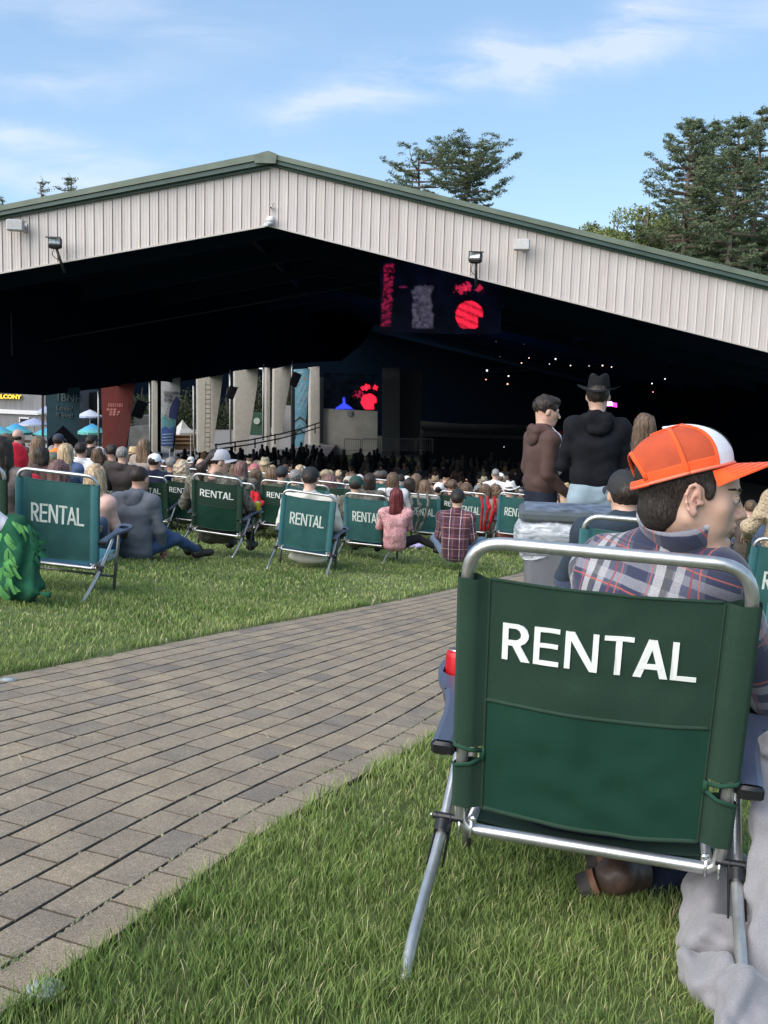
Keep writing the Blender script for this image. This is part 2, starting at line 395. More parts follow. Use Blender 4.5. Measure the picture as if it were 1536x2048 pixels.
def build_ground():
    xs = np.concatenate([-np.geomspace(600, 9, 26), np.linspace(-8.5, 9, 90), np.geomspace(9.5, 600, 26)])
    ys = np.concatenate([[-40, -15, -5], np.linspace(-2, 26, 130), np.geomspace(27, 2500, 40)])
    X, Y = np.meshgrid(xs, ys); Z = gv(X, Y)
    m = np.abs(path_w(X.ravel(), Y.ravel())).reshape(X.shape) < HW - .03
    Z = Z - .05 * m * (Y < 17) * (Y > -1.5)
    Z += .012 * vnoise(np.stack([X, Y, Z * 0], -1), .9) * (Y < 26) * (~m)
    nx = len(xs); i = np.arange(len(ys) - 1)[:, None] * nx + np.arange(nx - 1)[None]; i = i.ravel()
    F = np.stack([i, i + 1, i + nx + 1, i + nx], 1)
    me = mesh_np('lawn', np.stack([X, Y, Z], -1).reshape(-1, 3), F, True)
    mm, nt, b = new_mat('lawn_soil'); b.inputs['Roughness'].default_value = .95
    n = add_noise(nt, 1.6, 6); n2 = add_noise(nt, 60, 4)
    c1 = ramp(nt, n.outputs[0], [(.3, (.085, .115, .03)), (.55, (.115, .145, .045)), (.75, (.15, .165, .065))])
    c2 = ramp(nt, n2.outputs[0], [(.3, (.45,) * 3), (.7, (1.15,) * 3)]); mxx = nt.nodes.new('ShaderNodeMix'); mxx.data_type = 'RGBA'; mxx.blend_type = 'MULTIPLY'; mxx.inputs[0].default_value = .8
    nt.links.new(c1, mxx.inputs[6]); nt.links.new(c2, mxx.inputs[7]); nt.links.new(mxx.outputs[2], b.inputs['Base Color']); bump(nt, b, n2.outputs[0], .6, .02)
    tag(link('ground', me, mm), kind='structure')
def build_path():
    # sand bed
    S = np.linspace(0, PS[-1], 160); V = []; F = []
    for k, s in enumerate(S):
        for w in (-HW, -.4, 0, .4, HW):
            x, y = path_pt(s, w); V.append((x, y, ground(x, y) - .0095))
    for k in range(len(S) - 1):
        for j in range(4): F.append((k * 5 + j, k * 5 + j + 1, k * 5 + 6 + j, k * 5 + 5 + j))
    mm, nt, b = new_mat('joint_sand'); b.inputs['Roughness'].default_value = 1
    n = add_noise(nt, 120, 3); n2 = add_noise(nt, 3.5, 4)
    nt.links.new(ramp(nt, n.outputs[0], [(.4, (.022, .021, .019)), (.66, (.06, .055, .045)), (.74, (.12, .12, .07))]), b.inputs['Base Color'])
    bed = tag(link('path', mesh_np('path', V, F), mm), kind='structure')
    # pavers, each a slab with worn edges
    rw = .099; bl = .168; gap = .0056; nrow = 17; V = []; F = []; cols = []; side_dark = []; r = random.Random(3)
    for j in range(nrow):
        w0 = -HW + j * rw ; s = -(j % 2) * bl / 2 + r.uniform(-.012, .012) + .02 + (r.uniform(-.03, .03) if j % 3 else 0)
        while s < PS[-1] - .3:
            s0, s1 = max(s, 0) + gap * .40, s + bl - gap * .40; s += bl
            if s1 < .1: continue
            dz = r.uniform(-.0006, .0006); tw = r.uniform(-.0012, .0012); ti = r.uniform(-.0005, .0005); g2 = gap * .60
            base = len(V); b_ = .0022
            for (z, ins) in ((-.03, 0), (-.006, 0), (-.0005, b_ * .45), (.0, b_)):
                for (sa, wa) in ((s0 + ins, w0 + g2 + ins), (s1 - ins, w0 + g2 + ins), (s1 - ins, w0 + rw - g2 - ins), (s0 + ins, w0 + rw - g2 - ins)):
                    x, y = path_pt(sa, wa + tw * (1 if sa > s0 + .1 else -1)); V.append((x, y, ground(x, y) + z + dz + ti * (1 if wa > w0 + .05 else -1)))
            c = r.random()
            for k in range(3):
                for i in range(4): F.append((base + 4 * k + i, base + 4 * k + (i + 1) % 4, base + 4 * k + 4 + (i + 1) % 4, base + 4 * k + 4 + i))
            F.append((base + 12, base + 13, base + 14, base + 15)); cols += [c] * 16; side_dark += [1.] * 4 + [.9] * 4 + [.5] * 4 + [0.] * 4  # paver colour gets darker down the sides and bevels
    me = mesh_np('pavers', V, np.array(F)); a = me.attributes.new('tone', 'FLOAT', 'POINT'); a.data.foreach_set('value', cols); a = me.attributes.new('side_dark', 'FLOAT', 'POINT'); a.data.foreach_set('value', side_dark)
    mm, nt, b = new_mat('concrete_paver'); b.inputs['Roughness'].default_value = .9
    at_ = nt.nodes.new('ShaderNodeAttribute'); at_.attribute_name = 'tone'
    c = ramp(nt, at_.outputs['Fac'], [(.0, (.275, .226, .168)), (.3, (.315, .260, .190)), (.5, (.290, .240, .180)), (.7, (.345, .276, .192)), (.88, (.215, .184, .152)), (1, (.28, .232, .174))])
    n = add_noise(nt, 330, 3, rough=.75); n2 = add_noise(nt, 7, 5); n3 = add_noise(nt, 60, 4, rough=.7)
    for nn, st, f in ((n, [(.32, (.42,) * 3), (.5, (1.,) * 3), (.64, (2.0,) * 3)], .85), (n2, [(.3, (.80, .79, .80)), (.7, (1.14, 1.11, 1.05))], .9), (n3, [(.3, (.8,) * 3), (.7, (1.15,) * 3)], .8)):
        mxx = nt.nodes.new('ShaderNodeMix'); mxx.data_type = 'RGBA'; mxx.blend_type = 'MULTIPLY'; mxx.inputs[0].default_value = f
        nt.links.new(c, mxx.inputs[6]); nt.links.new(ramp(nt, nn.outputs[0], st), mxx.inputs[7]); c = mxx.outputs[2]
    dt = nt.nodes.new('ShaderNodeAttribute'); dt.attribute_name = 'side_dark'; mxx = nt.nodes.new('ShaderNodeMix'); mxx.data_type = 'RGBA'; nt.links.new(dt.outputs['Fac'], mxx.inputs[0]); nt.links.new(c, mxx.inputs[6]); mxx.inputs[7].default_value = (.035, .032, .027, 1); c = mxx.outputs[2]
    nt.links.new(c, b.inputs['Base Color']); bump(nt, b, n.outputs[0], .9, .004)
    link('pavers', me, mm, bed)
    # moss and straw lying in the joint next to the edge row
    mo = MB(); r = random.Random(5)
    for k in range(760):
        s = r.uniform(.2, 7) if k % 3 else r.uniform(.2, 14); w = HW - rw + r.gauss(0, .0022)
        if r.random() < .12: w = r.choice([HW - 2 * rw, HW - 3 * rw]); 
        x, y = path_pt(s, w); z = ground(x, y) - .0045; q = r.uniform(.003, .0075); a = r.uniform(0, 3)
        mo.tube([(x - q * math.cos(a), y - q * 2, z - .002), (x, y, z + r.uniform(.0, .003)), (x + q * math.cos(a), y + q * 2, z - .002)], [q * .3, q * .8, q * .3], 5)
    mo.obj('moss', mat('moss', (.19, .19, .11), .95, var=.5, vs=60), None, True); tag(bpy.data.objects['moss'], kind='stuff')
    st = MB()
    for k in range(46):
        s = r.uniform(.6, 8); w = r.uniform(-.8, .8); x, y = path_pt(s, w); a = r.uniform(0, 6.3); L = r.uniform(.02, .065)
        p = [Vector((x + t * L * math.cos(a) + .008 * math.sin(t * 3) * r.uniform(-1, 1), y + t * L * math.sin(a), 0)) for t in (-.5, 0, .5)]
        st.tube([(q.x, q.y, ground(q.x, q.y) + .0028 + .002 * (i == 1)) for i, q in enumerate(p)], .0011, 4)
    st.obj('dry_grass_clippings', mat('straw', (.48, .42, .28), .9)); tag(bpy.data.objects['dry_grass_clippings'], kind='stuff')
def blades(name, X, Y, Hh, Wd, lean, seed, mats, segs=3, zb=None):
    """one mesh of bent, tapering grass blades"""
    g = np.random.default_rng(seed); n = len(X); Z = gv(X, Y) - .006 if zb is None else zb
    a = g.uniform(0, 2 * np.pi, n); ln = lean * Hh * g.uniform(.15, 1.25, n); la = a + g.normal(0, .9, n) 
    dx, dy = np.cos(a), np.sin(a); lx, ly = np.cos(la + 1.57), np.sin(la + 1.57); kk = 2 * segs + 1; V = np.zeros((n, kk, 3))
    for j in range(segs):
        t = j / segs; w = Wd * (1 - .65 * t ** 1.5) * .5; zz = Hh * t * (1 - .12 * t * t); b_ = ln * t ** 1.9
        for q, sg in ((2 * j, -1), (2 * j + 1, 1)):
            V[:, q, 0] = X + sg * w * dx + b_ * lx; V[:, q, 1] = Y + sg * w * dy + b_ * ly; V[:, q, 2] = Z + zz
    V[:, -1, 0] = X + ln * lx; V[:, -1, 1] = Y + ln * ly; V[:, -1, 2] = Z + Hh * .88
    me = bpy.data.meshes.new(name); me.vertices.add(n * kk); me.vertices.foreach_set('co', V.ravel())
    nq = segs - 1; fl = []
    for j in range(nq): fl += [2 * j, 2 * j + 1, 2 * j + 3, 2 * j + 2]
    fl += [2 * segs - 2, 2 * segs - 1, 2 * segs]; fl = np.array(fl)
    li = (fl[None] + (np.arange(n) * kk)[:, None]).ravel().astype(np.int32); me.loops.add(len(li)); me.loops.foreach_set('vertex_index', li)
    st = np.concatenate([np.arange(nq) * 4, [nq * 4]]); per = len(fl); ls = (st[None] + (np.arange(n) * per)[:, None]).ravel().astype(np.int32)
    me.polygons.add(len(ls)); me.polygons.foreach_set('loop_start', ls)
    rnd = np.clip(.5 + .28 * vnoise(np.stack([X, Y, Z * 0], -1), .45) + g.normal(0, .17, n), 0, 1); dry = g.random(n) < .06; rnd[dry] = g.uniform(1.2, 1.6, dry.sum())
    at_ = me.attributes.new('tone', 'FLOAT', 'POINT'); at_.data.foreach_set('value', np.repeat(rnd * .62, kk).astype(np.float32))
    at2 = me.attributes.new('tip', 'FLOAT', 'POINT'); at2.data.foreach_set('value', np.tile(np.array([(q // 2) / segs for q in range(kk - 1)] + [1.]), n).astype(np.float32))
    me.update(calc_edges=True); me.polygons.foreach_set('use_smooth', [True] * len(me.polygons))
    return me
def grass_material():
    m, nt, b = new_mat('grass_blade'); b.inputs['Roughness'].default_value = .55; b.inputs['Specular IOR Level'].default_value = .3
    a = nt.nodes.new('ShaderNodeAttribute'); a.attribute_name = 'tone'; t = nt.nodes.new('ShaderNodeAttribute'); t.attribute_name = 'tip'
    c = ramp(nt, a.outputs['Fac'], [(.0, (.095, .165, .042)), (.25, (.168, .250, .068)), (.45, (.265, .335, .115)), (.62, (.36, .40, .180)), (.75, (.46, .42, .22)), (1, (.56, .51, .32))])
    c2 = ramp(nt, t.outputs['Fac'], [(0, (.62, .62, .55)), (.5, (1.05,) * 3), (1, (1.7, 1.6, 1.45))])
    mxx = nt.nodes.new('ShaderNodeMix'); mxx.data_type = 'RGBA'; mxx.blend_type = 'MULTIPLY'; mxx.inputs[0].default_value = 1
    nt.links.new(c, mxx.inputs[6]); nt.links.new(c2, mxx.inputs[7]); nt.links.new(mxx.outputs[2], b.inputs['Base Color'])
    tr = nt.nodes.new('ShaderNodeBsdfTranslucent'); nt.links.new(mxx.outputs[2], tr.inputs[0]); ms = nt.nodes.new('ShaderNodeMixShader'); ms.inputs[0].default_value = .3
    o = [n for n in nt.nodes if n.type == 'OUTPUT_MATERIAL'][0]; nt.links.new(b.outputs[0], ms.inputs[1]); nt.links.new(tr.outputs[0], ms.inputs[2]); nt.links.new(ms.outputs[0], o.inputs[0])
    return m
def build_grass():
    g = np.random.default_rng(4); XS = []; YS = []; HS = []; WS = []
    # bands of distance: (y0, y1, blades per m2, height, width)
    for (y0, y1, dens, h, w) in ((.9, 2.4, 48000, .040, .0021), (2.4, 4.2, 19000, .040, .0031), (4.2, 7.5, 6400, .044, .0055), (7.5, 12, 1900, .044, .010), (12, 19, 420, .052, .021), (19, 27, 110, .055, .04)):
        xl = max(-.56 * y1 - .4, -13.5); xr = .62 * y1 + .9; n = int((xr - xl) * (y1 - y0) * dens)
        x = g.uniform(xl, xr, n); y = g.uniform(y0, y1, n)
        k = (x > -.55 * y - .6) & (x < .60 * y + .9); x = x[k]; y = y[k]
        pw = np.concatenate([path_w(x[i:i + 20000], y[i:i + 20000]) for i in range(0, len(x), 20000)])
        e = .012 * vnoise(np.stack([x, y, x * 0], -1), .12) + .012 * g.normal(size=len(x))
        k = np.abs(pw) > HW + .004 + e; x = x[k]; y = y[k]; pw = pw[k]
        cl = vnoise(np.stack([x, y, x * 0], -1), .07, 3.); k = g.random(len(x)) < .62 + .4 * cl; x = x[k]; y = y[k]; pw = pw[k]
        clump = 1 + .22 * vnoise(np.stack([x, y, x * 0], -1), .16) + .14 * vnoise(np.stack([x, y, x * 0], -1), .7, 9.)
        XS.append(x); YS.append(y); HS.append(h * clump * g.uniform(.55, 1.25, len(x)) * (1 + .25 * np.exp(-np.maximum(np.abs(pw) - HW, 0) / .1))); WS.append(w * g.uniform(.7, 1.3, len(x)))
    # a few tufts in the mossy joint of the path
    for q in range(9):
        s = g.uniform(1.9, 5.5); x0, y0 = path_pt(s, HW - .099); k = 26; XS.append(x0 + g.normal(0, .012, k)); YS.append(y0 + g.normal(0, .02, k)); HS.append(g.uniform(.008, .022, k)); WS.append(np.full(k, .002))
    x = np.concatenate(XS); y = np.concatenate(YS)
    me = blades('grass', x, y, np.concatenate(HS), np.concatenate(WS), .52, 5, None)
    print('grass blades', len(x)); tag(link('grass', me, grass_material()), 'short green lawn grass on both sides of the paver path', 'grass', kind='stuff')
def ground_light(px, py, label):
    P = on_ground(px, py); z = ground(P.x, P.y); r_ = empty('ground_light', (P.x, P.y, z + .002), label, 'ground light', 'small round ground lights along the path')
    r_.rotation_euler = (math.atan(-.098), math.atan(.058), 0)
    MB().lathe([(.032, -.01), (.032, .001), (.029, .003), (.026, .0025)], n=28).obj('rim', mat('light_rim', (.30, .33, .32), .45, .3), r_, True, 40)
    MB().lathe([(.0255, .002), (.022, .0045), (.013, .0062), (.003, .0068)], n=28).obj('lens', mat('light_lens', (.30, .34, .33), .22, 0, .3), r_, True)
build_ground()
fv = [(-26, 29.5), (24, 29.5), (24, 118), (-5, 118), (-5.6, 85), (-17, 42), (-26, 33)]
flr = MB(); nxs = np.linspace(-26, 24, 26); nys = np.linspace(29.5, 118, 30)
flr.grid(lambda u, v: (max(u, float(np.interp(v, [29.5, 33, 42, 85, 118], [-26, -26, -17, -5.6, -5]))), v, ground(max(u, float(np.interp(v, [29.5, 33, 42, 85, 118], [-26, -26, -17, -5.6, -5]))), v) + .03), nxs, nys)
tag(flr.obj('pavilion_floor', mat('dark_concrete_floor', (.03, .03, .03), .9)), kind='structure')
build_path(); build_grass()
ground_light(92, 1978, 'round frosted ground light at the path edge beside the near grass')
ground_light(17, 1360, 'round frosted ground light at the far left path edge')
# ================================================================== pavilion
YF = 32.0
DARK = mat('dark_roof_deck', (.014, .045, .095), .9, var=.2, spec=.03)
def zx(px, py, Y=YF): p = at(px, py, Y); return p.x, p.z
def line(pa, pb, Y=YF):
    a = zx(*pa, Y); b = zx(*pb, Y); k = (b[1] - a[1]) / (b[0] - a[0]); return lambda x: a[1] + k * (x - a[0])
RX = zx(537, 452)[0]
bl_l, bl_r = line((0, 547), (537, 452)), line((537, 452), (1536, 704))      # lower edge of the siding
tl_l, tl_r = line((0, 439), (537, 337)), line((560, 337), (1536, 580))       # upper edge of the siding
gl_l, gl_r = line((0, 416), (523, 311)), line((555, 314), (1536, 556))       # top of the roof trim
XL, XR = -27.0, 24.0
def two(fl, fr, x): return min(fl(x), fr(x))
pav = empty('pavilion', (RX, YF, ground(RX, YF)), 'long open pavilion with pale ribbed gable and green roof trim', 'pavilion')
M0 = Matrix.Translation(Vector((-RX, -YF, -ground(RX, YF))))
def pobj(mb, name, mt, parent=pav, **k):
    o = mb.obj(name, mt, None, **k)
    if parent is pav: o.parent = pav; o.matrix_parent_inverse = M0
    else: o.parent = parent
    return o
def build_gable():
    P = zx
    mb = MB(); step = zx(555.5, 400)[0] - zx(537, 400)[0]; n0 = int((XL - RX) / step); n1 = int((XR - RX) / step); xs = []
    tops = lambda x: two(tl_l, tl_r, x) + .1; bots = lambda x: two(bl_l, bl_r, x)
    # ribbed sheet: pan, two stiffeners, one standing seam per panel
    prof = []
    for k in range(n0, n1):
        x = RX + k * step - step * .03
        for (t, d) in ((0, 0), (.035, -.035), (.075, -.035), (.09, .012), (.115, .012), (.125, 0), (.37, 0), (.385, -.008), (.41, -.008), (.425, 0), (.69, 0), (.705, -.008), (.73, -.008), (.745, 0)):
            prof.append((x + t * step, d))
    V = []; F = []
    for (x, d) in prof: V += [(x, YF + d, bots(x)), (x, YF + d, tops(x))]
    for i in range(len(prof) - 1): F.append((2 * i, 2 * i + 2, 2 * i + 3, 2 * i + 1))
    mb.add(V, F)
    m, nt, b = new_mat('pale_metal_siding'); b.inputs['Roughness'].default_value = .45
    n = add_noise(nt, 1.2, 4, stretch=(1.5, 1, .25)); n2 = add_noise(nt, 6, 4, stretch=(4, 1, .15))
    c = ramp(nt, n.outputs[0], [(.3, (.55, .49, .465)), (.7, (.63, .575, .545))]); mxx = nt.nodes.new('ShaderNodeMix'); mxx.data_type = 'RGBA'; mxx.blend_type = 'MULTIPLY'; mxx.inputs[0].default_value = .5
    nt.links.new(c, mxx.inputs[6]); nt.links.new(ramp(nt, n2.outputs[0], [(.28, (.76, .75, .74)), (.7, (1.08,) * 3)]), mxx.inputs[7]); nt.links.new(mxx.outputs[2], b.inputs['Base Color'])
    pobj(mb, 'siding', m)
    sea = MB()
    for k in range(n0, n1):
        x = RX + k * step - step * .03 + .1025 * step; sea.box((x, YF + .004, (bots(x) + tops(x)) / 2), (.010, .012, tops(x) - bots(x)))
    pobj(sea, 'seam', mat('painted_rib_shadow', (.085, .075, .085), .8))  # dark strips paint in the shadow beside each rib
    # backing + drip edge
    bk = MB()
    for (xa, xb, f, t) in ((XL, RX, bl_l, tl_l), (RX, XR, bl_r, tl_r)): bk.prism([(xa, f(xa) + .01), (xb, f(xb) + .01), (xb, t(xb) + .1), (xa, t(xa) + .1)], YF + .02, YF + .22)
    pobj(bk, 'gable_frame', mat('gable_frame', (.012, .014, .016), .8))
    dr = MB()
    for (xa, xb, f) in ((XL, RX, bl_l), (RX, XR, bl_r)): dr.prism([(xa, f(xa) - .02), (xb, f(xb) - .02), (xb, f(xb) + .03), (xa, f(xa) + .03)], YF - .05, YF + .018)
    pobj(dr, 'drip_edge', mat('drip_edge', (.50, .46, .43), .5))
    # green trim in steps
    gcol = [mat('green_trim_top', (.135, .165, .125), .5, var=.25, vs=1.5), mat('green_trim', (.060, .098, .082), .4, var=.15, vs=2), mat('green_trim_low', (.020, .050, .038), .5)]
    bands = [(.0, .46, -.34, 0), (.50, .82, -.28, 1), (.82, 1.04, -.14, 2)]
    for nm, (a0, a1, yy, gi) in zip(('roof_edge', 'gutter', 'trim_board'), bands):
        tm = MB()
        for (xa, xb, g, t) in ((XL, RX, gl_l, tl_l), (RX, XR, gl_r, tl_r)):
            q = lambda x, a: g(x) + (t(x) - g(x)) * a
            xm = RX
            tm.prism([(xa, q(xa, a1)), (xm, q(xm, a1)), (xm, q(xm, a0)), (xa, q(xa, a0))] if xa < RX else [(xm, q(xm, a1)), (xb, q(xb, a1)), (xb, q(xb, a0)), (xm, q(xm, a0))], YF + yy, YF + .1)
        pobj(tm, nm, gcol[gi])
    cp = MB(); c = [zx(513, 331), zx(511, 316), zx(527, 310), zx(540, 307), zx(557, 314), zx(554, 332)]
    cp.prism(c, YF - .40, YF - .345); pobj(cp, 'ridge_cap', mat('ridge_cap', (.13, .155, .12), .5, var=.3, vs=3))
    # roof deck and inner structure
    rf = MB(); yb = 118.
    for (xa, xb, f) in ((XL - 1, RX, gl_l), (RX, XR + 1, gl_r)):
        cuts = [(YF + .1, xa), (42, max(xa, -17.5)), (85, max(xa, -6.2)), (yb, max(xa, -5.6))]
        V = [(x_, y_, f(x_) + d) for (y_, xl) in cuts for (x_, d) in ((xl, -.42), (xb, -.42), (xb, -.06), (xl, -.06))]
        rf.add(V, [(4 * i + j, 4 * i + (j + 1) % 4, 4 * i + 4 + (j + 1) % 4, 4 * i + 4 + j) for i in range(3) for j in range(4)] + [(0, 1, 2, 3), (12, 13, 14, 15)])
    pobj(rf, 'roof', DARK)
    be = MB()
    for y in range(40, 116, 8):
        for (xa, xb, f) in ((XL, RX, gl_l), (RX, XR, gl_r)):
            xa = max(xa, float(np.interp(y, [32, 42, 85, 118], [-27, -17.3, -6.1, -5.5])))
            be.prism([(xa, f(xa) - 1.25), (xb, f(xb) - 1.25), (xb, f(xb) - .42), (xa, f(xa) - .42)], y, y + .25)
    for x in np.arange(-6, 24, 6): be.box((x, 75, two(gl_l, gl_r, x) - .62), (.2, 80, .4))
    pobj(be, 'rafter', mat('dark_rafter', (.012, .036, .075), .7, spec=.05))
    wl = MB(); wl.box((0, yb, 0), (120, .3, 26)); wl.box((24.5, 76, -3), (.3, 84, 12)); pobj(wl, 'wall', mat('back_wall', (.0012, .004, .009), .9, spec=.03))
    # faint conduit seen against the dark roof
    cd = MB(); a, b_ = at(40, 690, 45), at(770, 562, 45); cd.tube([a, b_], .03, 6); a, b_ = at(22, 625, 40), at(24, 712, 40); cd.tube([a, b_], .03, 6)
    pobj(cd, 'conduit', mat('dull_conduit', (.035, .045, .045), .6))
build_gable()
GLIGHT = mat('light_housing', (.035, .035, .035), .5); STEEL = mat('galvanised_steel', (.45, .46, .47), .4, .6)
def flood(px, py, tilt, label, lean):
    p = at(px, py, YF - .55); r = empty('flood_light', p, label, 'flood light', 'black flood lights on the gable'); R = Matrix.Rotation(tilt, 3, 'Z') @ Matrix.Rotation(rad(-18), 3, 'X')
    b = MB(); b.box((0, 0, 0), (.42, .26, .34), R, .05); b.obj('housing', GLIGHT, r, True, 30)
    q = MB(); q.box(R @ Vector((0, -.135, .01)), (.32, .02, .2), R, .008); q.obj('lens', mat('flood_glass', (.42, .44, .45), .08, .3, var=.6, vs=25), r)
    v = MB(); v.prism([(-.22, .17), (.22, .17), (.24, .13), (-.24, .13)], -.2, -.12); v.obj('visor', GLIGHT, r)
    a = MB(); a.tube([(0.03, .05, -.17), (lean * .5, .12, -.42), (lean, .38, -.86)], .045, 8); a.obj('arm', GLIGHT, r, True)
    c = MB(); c.tube(spline([(-.06, .05, -.17), (-.12, .1, -.35), (-.04, .3, -.46), (.05, .45, -.5)]), .012, 6); c.obj('cable', GLIGHT, r, True)
flood(110, 486, rad(14), 'black flood light on a bent arm, left slope of the gable', .17)
flood(951, 515, rad(-14), 'black flood light on a bent arm, right slope of the gable', .09)
def sbox(px, py, label, side):
    p = at(px, py, YF - .45); r = empty('wall_speaker', p, label, 'outdoor speaker', 'pale grey boxes on the gable'); R = Matrix.Rotation(rad(10 * side), 3, 'Z')
    b = MB(); b.box((0, 0, 0), (.50, .34, .34), R, .03); b.obj('cabinet', mat('pale_box', (.42, .41, .41), .6), r, True, 30)
    g = MB(); g.box(R @ Vector((0, -.175, 0)), (.44, .015, .28), R); g.obj('grille', mat('pale_grille', (.47, .46, .46), .7), r)
    k = MB(); k.tube([(.1, .17, 0), (.14, .43, .02)], .05, 8); k.box((.14, .42, 0), (.16, .03, .26)); k.obj('bracket', STEEL, r)
    c = MB(); c.tube(spline([(-.1, .2, .16), (0, .3, .22), (.16, .42, .2)]), .012, 6); c.obj('cable', STEEL, r, True)
sbox(31, 451, 'pale grey box speaker at the far left of the gable', 1); sbox(1044, 490, 'pale grey box speaker on the right slope of the gable', -1)
def cams():
    p = at(541, 444, YF - .12); r = empty('dome_camera', p, 'white dome camera under the gable peak', 'camera')
    MB().lathe([(.02, .13), (.1, .12), (.13, .06), (.12, -.02)], (0, -.1, 0), 20).obj('housing', mat('white_plastic', (.72, .72, .74), .35), r, True)
    MB().lathe([(.12, -.02), (.09, -.1), (.03, -.14)], (0, -.1, 0), 20).obj('dome', mat('dome_glass', (.45, .45, .48), .1), r, True)
    b = MB(); b.box((0, .05, .08), (.16, .14, .2), None, .02); b.box((-.12, -.05, -.1), (.16, .12, .1), None, .02); b.obj('mount', mat('white_plastic', (.72, .72, .74), .35), r)
    p = at(544, 415, YF - .1); r = empty('bullet_camera', p, 'small white bullet camera above the dome camera', 'camera')
    b = MB(); b.tube([(0, .05, 0), (-.02, -.16, -.03)], .045, 12); b.obj('housing', mat('white_plastic', (.72, .72, .74), .35), r, True, 40)
    b = MB(); b.tube([(-.02, -.16, -.03), (-.022, -.175, -.032)], .03, 12); b.obj('lens', mat('black_lens', (.01, .01, .01), .1), r)
    b = MB(); b.tube(spline([(0, .06, .03), (.02, .04, .1), (.06, .06, .15)]), .008, 6); b.obj('cable', GLIGHT, r, True)
cams()
# ------------------------------------------------------------------ side of the pavilion: header, columns, banners
CA, CB = at(0, 800, 42), at(650, 800, 85)
def Yc(px):
    """depth of the column line at a photo column px"""
    t0 = (px - 768) / FPX; k = (CB.x - CA.x) / (CB.y - CA.y); return (CA.x - k * CA.y) / (t0 - k)
def side(px, py, dy=0): return at(px, py, Yc(px) + dy)
def panel(mb, pts, th=.35, dy=0.0, along=False):
    """pts: outline in photo px, on the column line; thickness goes back"""
    Y0 = Yc(sum(p[0] for p in pts) / len(pts)); P = [at(x, y, Y0 + dy) if not along else side(x, y, dy) for x, y in pts]; n = len(P); Q = [p + Vector((-th * .3, th, 0)) for p in P]
    return mb.add(P + Q, [tuple(range(n)), tuple(range(2 * n - 1, n - 1, -1))] + [(i, (i + 1) % n, (i + 1) % n + n, i + n) for i in range(n)])
hd = MB(); low = [(-260, 778), (0, 786), (90, 791), (158, 782), (200, 777), (270, 767), (310, 761), (345, 765), (400, 757), (440, 750), (470, 742), (515, 736), (560, 734), (590, 727), (640, 723), (682, 722), (722, 690), (775, 610)]
for (a, b) in zip(low, low[1:]): panel(hd, [a, b, (b[0], 560), (a[0], 560)], .3, -.25, True)
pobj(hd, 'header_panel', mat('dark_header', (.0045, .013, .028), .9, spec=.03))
CONC = mat('painted_concrete', (.35, .33, .29), .8, var=.12, vs=3)
def column(name, pts, m, label, group='tapered white wall piers along the side', cat='pier', th=.9):
    mb = MB(); b = side(*pts[-1]); o = None
    panel(mb, pts, th, 0); o = mb.obj(name, m); tag(o, label, cat, group); return o
column('wall_pier', [(395, 757), (446, 750), (441, 790), (424, 905), (396, 905)], CONC, 'white tapered pier with a ladder on its face')
column('wall_pier', [(470, 742), (517, 736), (514, 775), (494, 905), (470, 905)], CONC, 'white tapered pier between the ladder pier and the white post')
column('wall_pier', [(549, 738), (583, 732), (579, 770), (556, 905), (547, 905)], CONC, 'white tapered pier just left of the pale blue banner')
column('wall_pier', [(621, 735), (639, 733), (639, 905), (621, 905)], CONC, 'narrow straight white pier right of the pale blue banner')
column('wall_pier', [(305, 757), (315, 757), (315, 905), (305, 905)], CONC, 'narrow beige post left of the blue and white banner')
column('wall_pier', [(533, 735), (540, 735), (540, 905), (533, 905)], CONC, 'thin beige post left of the second white pier')
DPIER = mat('dark_pier', (.012, .016, .018), .8)
column('dark_post', [(83, 780), (88, 780), (88, 915), (83, 915)], mat('brown_post', (.045, .03, .028), .7), 'thin dark brown post left of the dark teal banner', 'dark posts along the side', 'post', .15)
for i, (x0, x1, t) in enumerate([(266, 272, 'dark steel edge beam right of the red banner'), (316, 322, 'dark gap post between the beige post and the blue banner'), (341, 348, 'dark slanted edge right of the blue banner'), (584, 590, 'dark post left of the pale blue banner'), (640, 647, 'dark post beside the stage wall')]):
    column('dark_post', [(x0 if i != 2 else 360, 755), (x1 if i != 2 else 364, 755), (x1 if i not in (0,) else 254, 905), (x0 if i not in (0,) else 248, 905)], DPIER, t, 'dark posts along the side', 'post', .5)
for i, (x, y0, y1, t) in enumerate([(197, 778, 905, 'thin grey pole between dark teal and red banner'), (299.5, 764, 905, 'thin pale pole right of the red banner'), (387, 772, 895, 'thin pale pole left of the ladder pier'), (460, 740, 890, 'thin pale pole left of the second white pier'), (527, 728, 880, 'bright white pole left of the thin beige post'), (584.5, 722, 760, 'short bright pole above the pale blue banner')]):
    a, b = side(x, y0, -.3), side(x + (1 if x < 500 else -1), y1, -.3); mb = MB(); mb.tube([a, a.lerp(b, .5), b], [.055 if x < 400 else .07] * 3, 10); tag(mb.obj('pole', STEEL if x < 250 else mat('pale_pole', (.6, .6, .58), .5), None, True), t, 'pole', 'thin poles along the side')
def ladder():
    mb = MB()
    for x in (410.5, 420.5): mb.tube([side(x + 1, 762, -.25), side(x - 1, 900, -.25)], .022, 6)
    for k in range(14): y = 770 + k * 9.5; mb.tube([side(410.5, y, -.25), side(420.5, y, -.25)], .018, 6)
    tag(mb.obj('ladder', mat('rusty_steel', (.22, .16, .12), .7)), 'steel ladder fixed to the white pier', 'ladder')
ladder()
def outline(c, r, n=20, a0=0, a1=360, sx=1): return [(c[0] + r * sx * math.cos(rad(a0 + (a1 - a0) * k / n)), c[1] + r * math.sin(rad(a0 + (a1 - a0) * k / n))) for k in range(n + (a1 - a0 != 360))]
